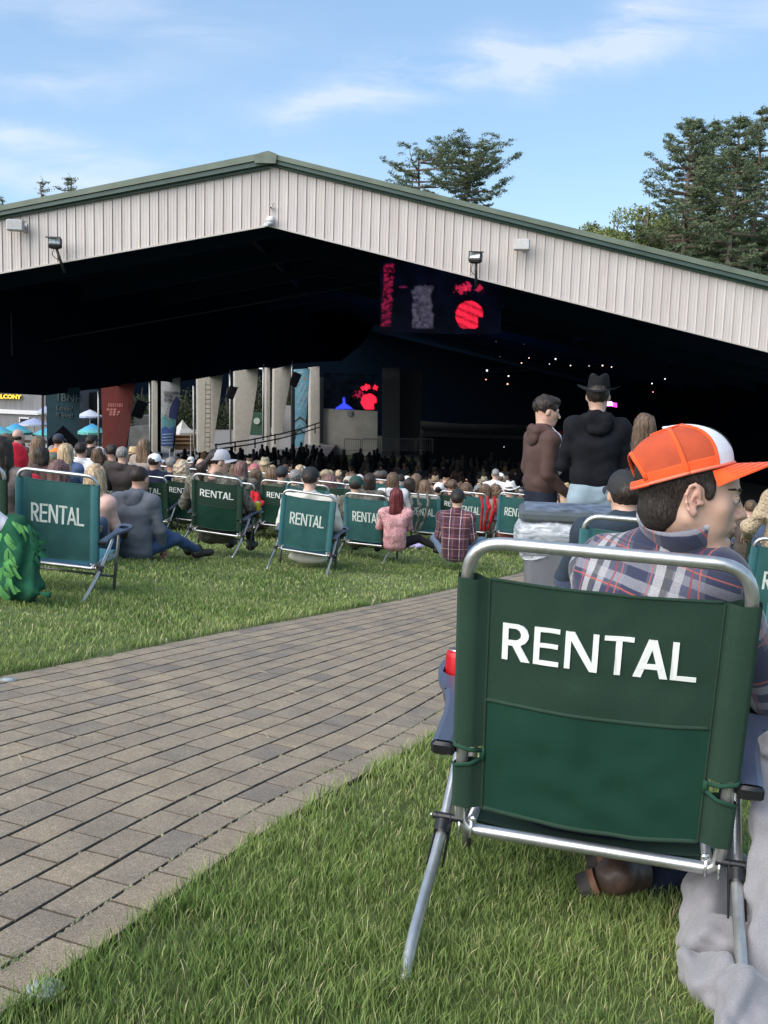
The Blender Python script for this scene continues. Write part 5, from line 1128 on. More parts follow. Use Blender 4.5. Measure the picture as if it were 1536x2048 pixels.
POSE = {
    'chair': dict(pelvis=(0, .13, .25), belly=(0, .06, .42), chest=(0, -.02, .62), neck=(0, -.03, .79), head=(0, .0, .945), shR=(.175, -.02, .735), elR=(.265, .06, .49), wrR=(.20, .28, .43), hipR=(.09, .14, .24), knR=(.14, .52, .42), anR=(.15, .60, .09)),
    'ground': dict(pelvis=(0, 0, .12), belly=(0, -.02, .26), chest=(0, -.01, .44), neck=(0, .03, .62), head=(0, .06, .78), shR=(.175, .0, .56), elR=(.25, .06, .33), wrR=(.16, .26, .24), hipR=(.10, .03, .12), knR=(.30, .38, .22), anR=(.06, .50, .08)),
    'stand': dict(pelvis=(0, 0, .93), belly=(0, 0, 1.08), chest=(0, -.01, 1.28), neck=(0, -.01, 1.48), head=(0, .015, 1.64), shR=(.185, -.01, 1.41), elR=(.25, -.01, 1.12), wrR=(.24, .12, .90), hipR=(.09, 0, .90), knR=(.10, .02, .50), anR=(.11, -.02, .08))}
def torso_prims(J, w=1.0, th=1.0):
    c, b, p = Vector(J['chest']), Vector(J['belly']), Vector(J['pelvis']); x = Vector(J['shR']) - Vector(J['shL']); x.z *= .5; x.normalize(); o = []
    for s in (-1, 1): o += [rc(tuple(c + x * s * .075 * w), tuple(b + x * s * .055 * w), .098 * th, .092 * th, .06), rc(tuple(b + x * s * .055 * w), tuple(p + x * s * .065 * w), .092 * th, .105 * th, .06)]
    o += [rc(J['chest'], J['belly'], .10 * th, .096 * th, .05), rc(J['belly'], J['pelvis'], .096 * th, .105 * th, .05)]
    o += [rc(J['shL'], J['neck'], .062, .052, .05), rc(J['shR'], J['neck'], .062, .052, .05), rc(J['shL'], tuple(c + x * -.06), .062, .09, .05), rc(J['shR'], tuple(c + x * .06), .062, .09, .05)]
    return o
def arm_prims(J, s, r0=.054, r1=.043, r2=.032, upto=1.0):
    sh, e, w_ = Vector(J['sh' + s]), Vector(J['el' + s]), Vector(J['wr' + s])
    o = [rc(tuple(sh), tuple(e), r0, r1, .03)]
    if upto < 1: e2 = sh.lerp(e, upto); return [rc(tuple(sh), tuple(e2), r0, r1 + .008, .03)]
    return o + [rc(tuple(e), tuple(w_), r1, r2, .02)]
def leg_prims(J, s): return [rc(J['hip' + s], J['kn' + s], .088, .058, .04), rc(J['kn' + s], J['an' + s], .056, .040, .02)]
def hand_prims(J, s):
    e, w_ = Vector(J['el' + s]), Vector(J['wr' + s]); d = (w_ - e).normalized(); q = Vector(J.get('pal' + s, (0, 0, -1))); side_ = d.cross(q).normalized(); q = side_.cross(d); sg = 1 if s == 'R' else -1
    p = w_ + d * .05; o = [rc(tuple(w_), tuple(p), .024, .026, .02)]
    for i, L in enumerate((.062, .072, .068, .052)):
        b = p + d * .022 + side_ * (i - 1.5) * .019; m_ = b + d * L * .5 + q * .006; o.append(rc(tuple(b), tuple(m_), .0095, .0088, .004)); o.append(rc(tuple(m_), tuple(m_ + d * L * .38 + q * L * .32), .0088, .0075, .004))
    t0 = w_ + d * .025 - side_ * .022; t1 = t0 + d * .03 - side_ * .022; o += [rc(tuple(t0), tuple(t1), .012, .0105, .008), rc(tuple(t1), tuple(t1 + d * .028 - side_ * .004 + q * .01), .010, .008, .006)]
    return o
def hair_prims(kind):
    cap_ = [el((0, -.028, .034), (.081, .098, .090)), sub(el((0, .105, -.03), (.085, .082, .105)), .01), sub(el((0, -.02, -.132), (.12, .16, .075)), .015)]
    if kind == 'short': return cap_
    if kind == 'buzz': return [el((0, -.026, .032), (.0765, .0955, .0875)), sub(el((0, .10, -.03), (.085, .075, .105)), .008), sub(el((0, -.02, -.130), (.12, .16, .072)), .012)]
    if kind == 'mop': return [el((0, -.024, .038), (.085, .102, .092)), el((0, .052, .088), (.052, .034, .026), None, .03), sub(el((0, .122, -.035), (.085, .072, .105)), .01), sub(el((0, -.02, -.120), (.12, .16, .075)), .015)]
    if kind == 'long': return [el((0, -.026, .03), (.088, .102, .092)), el((0, -.075, -.10), (.105, .052, .17), (6, 0, 0), .05), el((-.05, -.085, -.22), (.062, .038, .12), (4, 8, 0), .03), el((.045, -.085, -.23), (.062, .036, .10), (4, -9, 0), .03), rc((-.065, -.01, -.03), (-.088, -.03, -.20), .030, .022, .03), rc((.065, -.01, -.03), (.088, -.03, -.17), .030, .022, .03), sub(el((0, .115, -.05), (.075, .082, .125)), .012)]
    if kind == 'bob': return [el((0, -.026, .03), (.090, .104, .092)), el((0, -.055, -.06), (.100, .060, .11), None, .04), rc((-.06, .0, -.03), (-.06, -.01, -.11), .035, .03, .03), rc((.06, .0, -.03), (.06, -.01, -.11), .035, .03, .03), sub(el((0, .115, -.05), (.075, .082, .125)), .012)]
    if kind == 'curly': return [el((0, -.03, .035), (.102, .112, .102)), rc((-.03, -.06, -.03), (-.04, -.07, -.13), .085, .075, .05), rc((.03, -.06, -.03), (.04, -.07, -.13), .085, .075, .05), sub(el((0, .125, -.05), (.08, .082, .125)), .012)]
    if kind == 'pony': return cap_ + [rc((0, -.12, .0), (0, -.17, -.08), .028, .045, .02), rc((0, -.17, -.08), (.01, -.16, -.2), .045, .022, .03)]
    if kind == 'ring': return [el((0, -.03, -.01), (.0805, .095, .05)), sub(el((0, .09, -.02), (.1, .075, .105)), .01), sub(el((0, -.02, -.10), (.12, .16, .06)), .012)]
    if kind == 'undercap': return [el((0, -.026, .022), (.080, .097, .086)), sub(el((0, .105, -.03), (.085, .085, .105)), .01), sub(el((0, -.02, -.132), (.12, .16, .072)), .012)]
HNOISE = {'long': (.010, (.020, .026, .26)), 'bob': (.009, (.022, .028, .18)), 'curly': (.020, (.03, .03, .03)), 'pony': (.006, (.02, .02, .1)), 'mop': (.008, (.022, .04, .03)), 'short': (.006, (.018, .018, .025)), 'buzz': (.001, (.02, .02, .02)), 'ring': (.003, (.02, .02, .02)), 'undercap': (.003, (.02, .02, .03))}
def npM(M, P): A = np.array(M); return P @ A[:3, :3].T + A[:3, 3]
def build_hair(parent, kind, M, m, res):
    am, sc = HNOISE[kind]; Mi = M.inverted(); s_ = np.array(sc); sd = random.uniform(0, 9)
    def nz(P): q = npM(Mi, P) / s_; return am * (vnoise(q, 1., sd) + .5 * vnoise(q, .5, sd))
    return link('hair', sdf_mesh('hair', hp(hair_prims(kind), M), res, .02, nz), m, parent)
def simple_cap(parent, M, m, back=False, brim=True, mb_=None, tilt=0., low=0.):
    """six panel cap: dome, stitched seams, button, curved brim; worn forwards or backwards"""
    R = M @ Matrix.Translation((0, -.010, .028 - low)) @ Matrix.Rotation(rad(180 if back else 0), 4, 'Z') @ Matrix.Rotation(rad(8 if not back else -14) + tilt, 4, 'X')
    h, a, b = .106, .0905, .109; D = MB(); us = np.linspace(0, 2 * math.pi, 25)[:-1]; vs = np.linspace(0, 1, 9)
    def dome(u, v): rho = math.sqrt(max(0, 1 - v ** 2.5)); return Vector((a * rho * math.cos(u), b * rho * math.sin(u) + .004 * v, h * v - .008))
    V = []; F = []; n = 24
    for v in vs[:-1]: V += [R @ dome(u, v) for u in us]
    V.append(R @ Vector((0, .004, h - .008)))
    for j in range(7):
        for i in range(n):
            mid_ = (us[i] + math.pi / 24 - 1.5 * math.pi); mid_ = (mid_ + math.pi) % (2 * math.pi) - math.pi
            if abs(mid_) < .36 and 1 <= j < 3: continue          # the gap over the strap at the back of the cap
            F.append((j * n + i, j * n + (i + 1) % n, j * n + n + (i + 1) % n, j * n + n + i))
    for i in range(n): F.append((7 * n + i, 7 * n + (i + 1) % n, 8 * n))
    c = D.add(V, F).obj('cap', m, parent, True)
    q = MB(); q.lathe([(.002, .004), (.0085, .002), (.009, 0), (.006, -.002)], R @ Vector((0, .004, h - .006)), 10); q.obj('button', mb_ or m, c, True)
    if brim:
        B = MB()
        def br(u, v, dz): an = math.pi * (.5 + .40 * u); rr = 1 + v * (.62 if 1 else 0) * (1 - abs(u) ** 2.6 * .85); return R @ Vector((a * rr * math.cos(an) * 1.0, b * rr * math.sin(an) * 1.0, -.010 - .022 * (abs(u) ** 2) * v - .008 * v + dz))
        uu = list(np.linspace(-1, 1, 15)); B.grid(lambda u, v: br(u, v, 0), uu, [0, .33, .66, 1]); B.grid(lambda u, v: br(u, v, -.0035), uu, [0, .33, .66, 1]); B.grid(lambda u, v: br(u, 1, -.0035 * v), uu, [0, 1]); B.obj('brim', m, c, True)
    return c
def cowboy_hat(parent, M, m, band=None, s=1.):
    R = M @ Matrix.Translation((0, -.005, .045)) @ Matrix.Rotation(rad(2), 4, 'X') @ Matrix.Scale(s, 4)
    C = MB(); n = 36; rows = []
    for (v, k) in ((0, 1.04), (.15, 1.0), (.4, .965), (.65, .92), (.82, .86), (.93, .76), (.985, .62), (.97, .42), (.93, .2), (.91, 0.02)):
        row = []
        for i in range(n):
            a = 2 * math.pi * i / n; z = .118 * v; x, y = .078 * k * math.cos(a), .099 * k * math.sin(a)
            if v > .6:   # front pinch and long crease
                fr = max(0, math.sin(a)); z -= .012 * fr * (v > .8) + .022 * math.exp(-(x / .022) ** 2) * (v > .9); x *= 1 - .22 * fr * max(0, (v - .6) / .4)
            row.append(R @ Vector((x, y, z)))
        rows.append(row)
    V = [p for r_ in rows for p in r_]; C.add(V, [(j * n + i, j * n + (i + 1) % n, j * n + n + (i + 1) % n, j * n + n + i) for j in range(len(rows) - 1) for i in range(n)] + [tuple((len(rows) - 1) * n + i for i in range(n))])
    hat = C.obj('cowboy_hat', m, parent, True)
    B = MB()
    def br(a, v, dz=0): 
        rx, ry = .082 + .076 * v, .103 + .070 * v; up = .030 * (abs(math.cos(a)) ** 1.6) * v ** 1.5 - .012 * (abs(math.sin(a)) ** 2) * v; return R @ Vector((rx * math.cos(a) * (1 - .05 * v * abs(math.cos(a))), ry * math.sin(a), .002 + up + dz))
    aa = list(np.linspace(0, 2 * math.pi, 49)[:-1]); B.grid(lambda u, v: br(u, v), aa, list(np.linspace(0, 1, 7)), True); B.grid(lambda u, v: br(u, v, -.004), aa, list(np.linspace(0, 1, 7)), True); B.grid(lambda u, v: br(u, 1, -.004 * v), aa, [0, 1], True); B.obj('brim', m, hat, True)
    b = MB(); b.grid(lambda u, v: R @ Vector((.0825 * math.cos(u), .104 * math.sin(u), .003 + .020 * v)), aa, [0, 1], True); b.grid(lambda u, v: R @ Vector((.080 * math.cos(u), .1005 * math.sin(u), .003 + .020 * v)), aa, [0, 1], True); b.obj('hat_band', band or m, hat, True)
    return hat
def add_puv(me, J, R0=None):
    n = len(me.vertices); P = np.zeros(n * 3); me.vertices.foreach_get('co', P); P = P.reshape(-1, 3)
    segs = [(J['pelvis'], J['neck'], .17, 0), (J['shR'], J['elR'], .05, 1), (J['elR'], J['wrR'], .04, 1), (J['shL'], J['elL'], .05, 1), (J['elL'], J['wrL'], .04, 1)]
    best = np.full(n, 9.); out = np.zeros((n, 3)); xax = np.array(Vector(J['shR']) - Vector(J['shL'])); xax[2] = 0 if abs(xax[0]) > .05 or abs(xax[1]) > .05 else xax[2]; xax /= np.linalg.norm(xax)
    base = 0
    for i, (a, b, r, kind) in enumerate(segs):
        a = np.array(a, float); b = np.array(b, float); d = b - a; L = np.linalg.norm(d); d /= L; t = np.clip((P - a) @ d, 0, L); q = P - a - t[:, None] * d; ds = np.linalg.norm(q, axis=1) - r
        if kind == 0: u = (P - a) @ xax; v = (P - a) @ d - .55 * np.abs(q @ np.cross(xax, d)) * (t >= L - .02)
        else:
            e1 = xax - d * (xax @ d); e1 /= np.linalg.norm(e1) + 1e-9; e2 = np.cross(d, e1); u = np.arctan2(q @ e2, q @ e1) * .055; v = t + (.0 if i in (1, 3) else .27)
        mk = ds < best; best[mk] = ds[mk]; out[mk, 0] = u[mk]; out[mk, 1] = v[mk]
    at_ = me.attributes.new('puv', 'FLOAT_VECTOR', 'POINT'); at_.data.foreach_set('vector', out.ravel())
def figure(loc, yaw, pose='chair', label='', hair='short', hm=None, sk=None, top=None, bottom=None, hat=None, hatm=None, hyaw=0, hpitch=0, hroll=0, scale=1., res=.016, sleeves=1.0, J=None, puv=False, fold=.006, group=None, w=1., th=1., hood=None, shoes=True, legs=True, name='person', headres=None, tilt=(0, 0), collar=False, hands=True):
    J = mir(dict(POSE[pose], **(J or {}))); sk = sk or SK1
    r = empty(name, (0, 0, 0), label, 'person', group); r.matrix_world = Matrix.Translation(Vector(loc)) @ Euler((rad(tilt[0]), rad(tilt[1]), rad(yaw))).to_matrix().to_4x4() @ Matrix.Scale(scale, 4)
    M = HM_(J['head'], hyaw, hpitch, hroll)
    hb = Vector(M @ Vector((0, -.03, -.055)))
    body = hp(HEAD, M) + [rc(J['neck'], tuple(hb), .056, .052, .03)] + [rc(J['chest'], J['belly'], .078, .075, .05), rc(J['belly'], J['pelvis'], .075, .08, .05), rc(J['shL'], J['neck'], .045, .045, .05), rc(J['shR'], J['neck'], .045, .045, .05)]
    for s in 'LR':
        body += arm_prims(J, s, .042, .036, .026)
        if hands: body += hand_prims(J, s)
        body += [rc(J['hip' + s], J['kn' + s], .07, .05, .04), rc(J['kn' + s], J['an' + s], .048, .034, .02)]
    link('body', sdf_mesh('body', body, res, .03), sk, r)
    sd = random.uniform(0, 20)
    def nz(P): return fold * (vnoise(P, .11, sd) + .6 * vnoise(P * np.array([1, 1, .6]), .05, sd) + .5 * np.sin(P[..., 2] * 60 + 5 * vnoise(P, .15, sd)) * .5)
    Jt = dict(J, pelvis=(0, .0, 1.06)) if pose == 'stand' else J
    tp = torso_prims(Jt, w, th)
    for s in 'LR': tp += arm_prims(J, s, .054 * th, .045, .036, sleeves)
    if pose == 'stand' or pose == 'ground': tp += []
    tp += [rc(J['neck'], tuple(Vector(J['neck']) + (Vector(J['head']) - Vector(J['neck'])).normalized() * .03), .060, .055, .04)]
    me = sdf_mesh('shirt', tp, res, .035, nz, infl=.004)
    if puv: add_puv(me, J)
    link('shirt', me, top, r)
    if collar: link('collar', sdf_mesh('collar', [rc(tuple(Vector(J['neck']) + Vector((-.05, .0, .0))), tuple(Vector(J['neck']) + Vector((.05, .0, .0))), .05, .05, .03), sub(rc(J['neck'], tuple(Vector(J['neck']) + Vector((0, 0, .2))), .055, .055), .01)], max(res * .6, .006), .02), top, r)
    if hood:  # hood lying on the back of the neck
        nk = Vector(J['neck']); link('hood', sdf_mesh('hood', [rc(tuple(nk + Vector((-.085, .01, -.01))), tuple(nk + Vector((-.05, -.07, .0))), .045, .042, .03), rc(tuple(nk + Vector((.085, .01, -.01))), tuple(nk + Vector((.05, -.07, .0))), .045, .042, .03), rc(tuple(nk + Vector((-.05, -.075, .0))), tuple(nk + Vector((.05, -.075, .0))), .045, .045, .03), el(tuple(nk + Vector((0, -.09, -.06))), (.085, .035, .06), (-15, 0, 0), .03), sub(rc(tuple(nk + Vector((0, .0, -.02))), tuple(nk + Vector((0, .02, .15))), .052, .07), .015)], min(res, .012), .03, lambda P: .006 * vnoise(P, .05, sd) + .004 * vnoise(P, .025, sd)), top, r)
    if legs:
        lp = [rc(tuple(Vector(J['pelvis']) + Vector((-.05, 0, 0))), tuple(Vector(J['pelvis']) + Vector((.05, 0, 0))), .105, .105, .05)] + ([rc((-.05, 0, .99), (.05, 0, .99), .105, .105, .05)] if pose == 'stand' else [])
        for s in 'LR': lp += leg_prims(J, s)
        link('trousers', sdf_mesh('trousers', lp, res, .04, nz), bottom or cloth('jeans', (.06, .09, .15)), r)
        if shoes:
            for s in 'LR':
                a = Vector(J['an' + s]); f = Vector(J.get('ft' + s, (0, 1, 0))); link('shoe', sdf_mesh('shoe', [rc(tuple(a + Vector((0, 0, -.03)) - f * .03), tuple(a + Vector((0, 0, -.035)) + f * .15), .042, .036, .03), rc(tuple(a + Vector((0, 0, .02))), tuple(a + Vector((0, 0, -.03))), .04, .04, .03)], min(res, .012), .03), mat('dark_shoe', (.02, .018, .018), .5) if bottom is not None else mat('pale_shoe', (.5, .5, .5), .5), r)
    hr_ = headres or min(res, .012)
    if hair: build_hair(r, 'undercap' if hat in ('cap', 'backcap', 'cowboy') and hair in ('short', 'mop') else hair, M, hm or HB, hr_)
    if hat == 'cap': simple_cap(r, M, hatm)
    elif hat == 'backcap': simple_cap(r, M, hatm, True)
    elif hat == 'cowboy': cowboy_hat(r, M, hatm)
    elif hat == 'beanie': link('beanie', sdf_mesh('beanie', hp([el((0, -.022, .05), (.088, .105, .088)), sub(el((0, .03, -.08), (.14, .16, .09), (12, 0, 0)), .01)], M), hr_, .02, lambda P: .002 * np.sin(P[..., 2] * 300)), hatm, r)
    elif hat == 'hoodup': link('hood', sdf_mesh('hood', hp([el((0, -.03, .03), (.104, .125, .125)), rc((0, -.04, -.03), (0, -.05, -.18), .105, .11, .06), sub(el((0, .13, -.01), (.07, .09, .10)), .02)], M), hr_, .03, lambda P: .010 * vnoise(P, .07, sd) + .004 * vnoise(P, .03, sd)), hatm, r)
    return r
DISC = []
def seat_at(px, py_top, Y, **k):
    """put a figure so that the top of its head is at the photo point, on the ground at that depth"""
    pose = k.get('pose', 'chair'); J = dict(POSE[pose], **(k.get('J') or {})); crown = J['head'][2] + .12 + {'cowboy': .045, 'beanie': .02, 'hoodup': .035, 'cap': .01, 'backcap': .01}.get(k.get('hat'), 0) + (.012 if k.get('hair') in ('curly', 'mop') else 0)
    s = k.get('scale', 1.); hx = Vector((J['head'][0], J['head'][1], 0)); yaw = k.pop('yaw', -12); hx.rotate(Euler((0, 0, rad(yaw)))); p = at(px, py_top, Y)
    loc = Vector((p.x - hx.x * s, p.y - hx.y * s, p.z - crown * s)); DISC.append((px, py_top, round(loc.z - ground(loc.x, loc.y), 2))); return figure(loc, yaw, **k)
# ================================================================== people on the lawn
C_ = cloth
PL_RED = plaid('red_plaid', (.085, .012, .016), [(1, .13, 0, .035, (.03, .012, .03), .6), (0, .13, .02, .030, (.03, .012, .03), .55), (1, .13, .055, .006, (.45, .38, .42), .85), (1, .13, .10, .005, (.07, .08, .22), .9), (0, .13, .060, .007, (.55, .48, .52), .85), (0, .13, .095, .005, (.10, .11, .28), .9), (0, .13, .11, .004, (.40, .20, .12), .8)])
GC = lambda: dict(legs=True)
# --- seated behind / in front of the chairs that show large
seat_at(281, 932, 9.7, pose='ground', yaw=-14, hyaw=-6, hpitch=-6, label='person sitting on the grass in a grey hooded sweatshirt and blue jeans, dark short hair', hair='buzz', hm=HD, sk=SK2, top=C_('slate_grey', (.12, .135, .16)), bottom=C_('denim', (.035, .07, .15)), hood=True, res=.012, th=1.08, w=1.1, scale=1.08,
        J=dict(head=(.01, .09, .76), elR=(.25, .02, .30), wrR=(.22, .12, .12), hipR=(.11, .03, .12), knR=(.30, .22, .20), anR=(.42, .46, .06), ftR=(.5, .8, 0), knL=(.05, .45, .22), anL=(.30, .50, .07)))
seat_at(193, 927, 9.3, pose='ground', yaw=-10, hyaw=10, label='blonde person in a sheer pink top sitting behind the big teal chair', hair='long', hm=HBL, top=mat('sheer_pink', (.62, .40, .34), .5, var=.15, vs=20), bottom=C_('denim', (.035, .07, .15)), res=.012, scale=1.04, th=.82, J=dict(shR=(.15, .0, .54), elR=(.19, .05, .33), wrR=(.08, .22, .28), knR=(.12, .42, .3), anR=(.1, .52, .07)))
seat_at(33, 884, 9.2, yaw=-12, label='person in a bright red hooded sweatshirt with the hood up', hair=None, hat='hoodup', hatm=C_('bright_red', (.55, .015, .035)), top=C_('bright_red', (.55, .015, .035)), res=.014, scale=1.02)
seat_at(6, 872, 8.0, yaw=-8, label='person with dark hair cut off by the left photo edge, black and pale patterned jacket', hair='long', hm=HD, top=mat('black_pale_pattern', (.10, .08, .075), .8, var=.9, vs=7), res=.014)
seat_at(120, 919, 8.6, yaw=-10, label='person with ash brown hair seen under the bar of the big teal chair', hair='bob', hm=HA, top=C_('dark_grey', (.05, .05, .055)), res=.014, scale=.98)
seat_at(63, 924, 10.5, yaw=-10, label='person with brown hair between the red hood and the big teal chair', hair='bob', hm=HM, top=C_('dark_grey', (.05, .05, .055)), res=.018)
seat_at(440, 896, 10.55, yaw=-8, hyaw=-62, hpitch=-6, label='person in a camouflage jacket and pale grey cap looking right', hair='pony', hm=HD, hat='cap', hatm=mat('grey_mesh_cap', (.42, .42, .45), .8, var=.15, vs=90), sk=SK1, top=CAMO, bottom=C_('black', (.012, .012, .014)), res=.012, w=1.25, th=1.2, fold=.01, scale=1.12, J=dict(head=(.06, .02, .945), shR=(.20, .02, .74), elR=(.34, .12, .50), wrR=(.26, .32, .42), knR=(.20, .50, .40), anR=(.24, .52, .07), knL=(-.02, .52, .40), anL=(.0, .58, .07)))
seat_at(621, 932, 10.2, yaw=-6, label='person in a black cap and loose cream T shirt', hair='undercap', hm=HD, hat='cap', hatm=mat('black_cap', (.014, .014, .016), .8, var=.3, vs=60), sk=SK1, top=C_('cream', (.62, .60, .53)), bottom=C_('dark_brown_trousers', (.06, .045, .04)), res=.011, sleeves=.95, w=1.3, th=1.25, J=dict(head=(0, .02, .955), shR=(.21, -.01, .73), elR=(.30, .03, .46), wrR=(.22, .26, .42)), scale=1.03, fold=.008)
sh_ = link('shirt_tail', sdf_mesh('shirt_tail', [el((0, -.02, .15), (.21, .06, .07), None)], .012, .02, lambda P: .006 * vnoise(P, .05)), C_('cream', (.62, .60, .53))); sh_.parent = [o for o in bpy.data.objects if o.get('label', '').startswith('person in a black cap and loose')][0]
seat_at(713, 948, 11.9, yaw=-14, label='person in a dark green cap and brown camouflage shirt', hair='mop', hm=HD, hat='cap', hatm=mat('green_cap', (.016, .055, .042), .85, var=.2, vs=60), top=CAMO, res=.014, bottom=C_('mid_denim', (.05, .075, .13)), scale=.98)
seat_at(792, 975, 11.6, pose='ground', yaw=6, hyaw=6, label='person with long dark red hair in a pink camouflage jacket', hair='long', hm=HR, top=PCAMO, bottom=C_('black', (.012, .012, .014)), res=.011, scale=.84, J=dict(head=(.0, .05, .80), elR=(.22, .10, .34), wrR=(.10, .26, .30), knR=(.36, .12, .18), anR=(.62, .0, .06), ftR=(.8, -.3, 0), hipR=(.1, .02, .12), knL=(-.12, .42, .34), anL=(-.14, .50, .07)))
seat_at(916, 977, 11.4, pose='ground', yaw=-10, label='person in a dark red plaid shirt and black cap sitting on the grass', hair='undercap', hm=HD, hat='cap', hatm=mat('black_cap2', (.012, .012, .014), .8), sk=SK1, top=PL_RED, puv=True, bottom=C_('light_denim', (.13, .19, .28)), res=.011, w=1.05, th=.98, scale=.96, fold=.004, J=dict(elR=(.215, .03, .32), wrR=(.14, .18, .18)))
seat_at(1021, 960, 14.85, yaw=-14, label='person in a white cowboy hat and salmon pink shirt', hair='undercap', hm=HD, hat='cowboy', hatm=mat('white_felt', (.68, .66, .62), .8), top=C_('salmon', (.36, .11, .10)), res=.014, w=1.1)
seat_at(992, 937, 19.5, pose='stand', yaw=-14, label='person with cropped grey hair standing in a white shirt with a dark emblem', hair='buzz', hm=HG, top=C_('white_cotton', (.72, .72, .72)), bottom=C_('dark_denim', (.03, .04, .07)), res=.02, w=1.25, scale=.98)
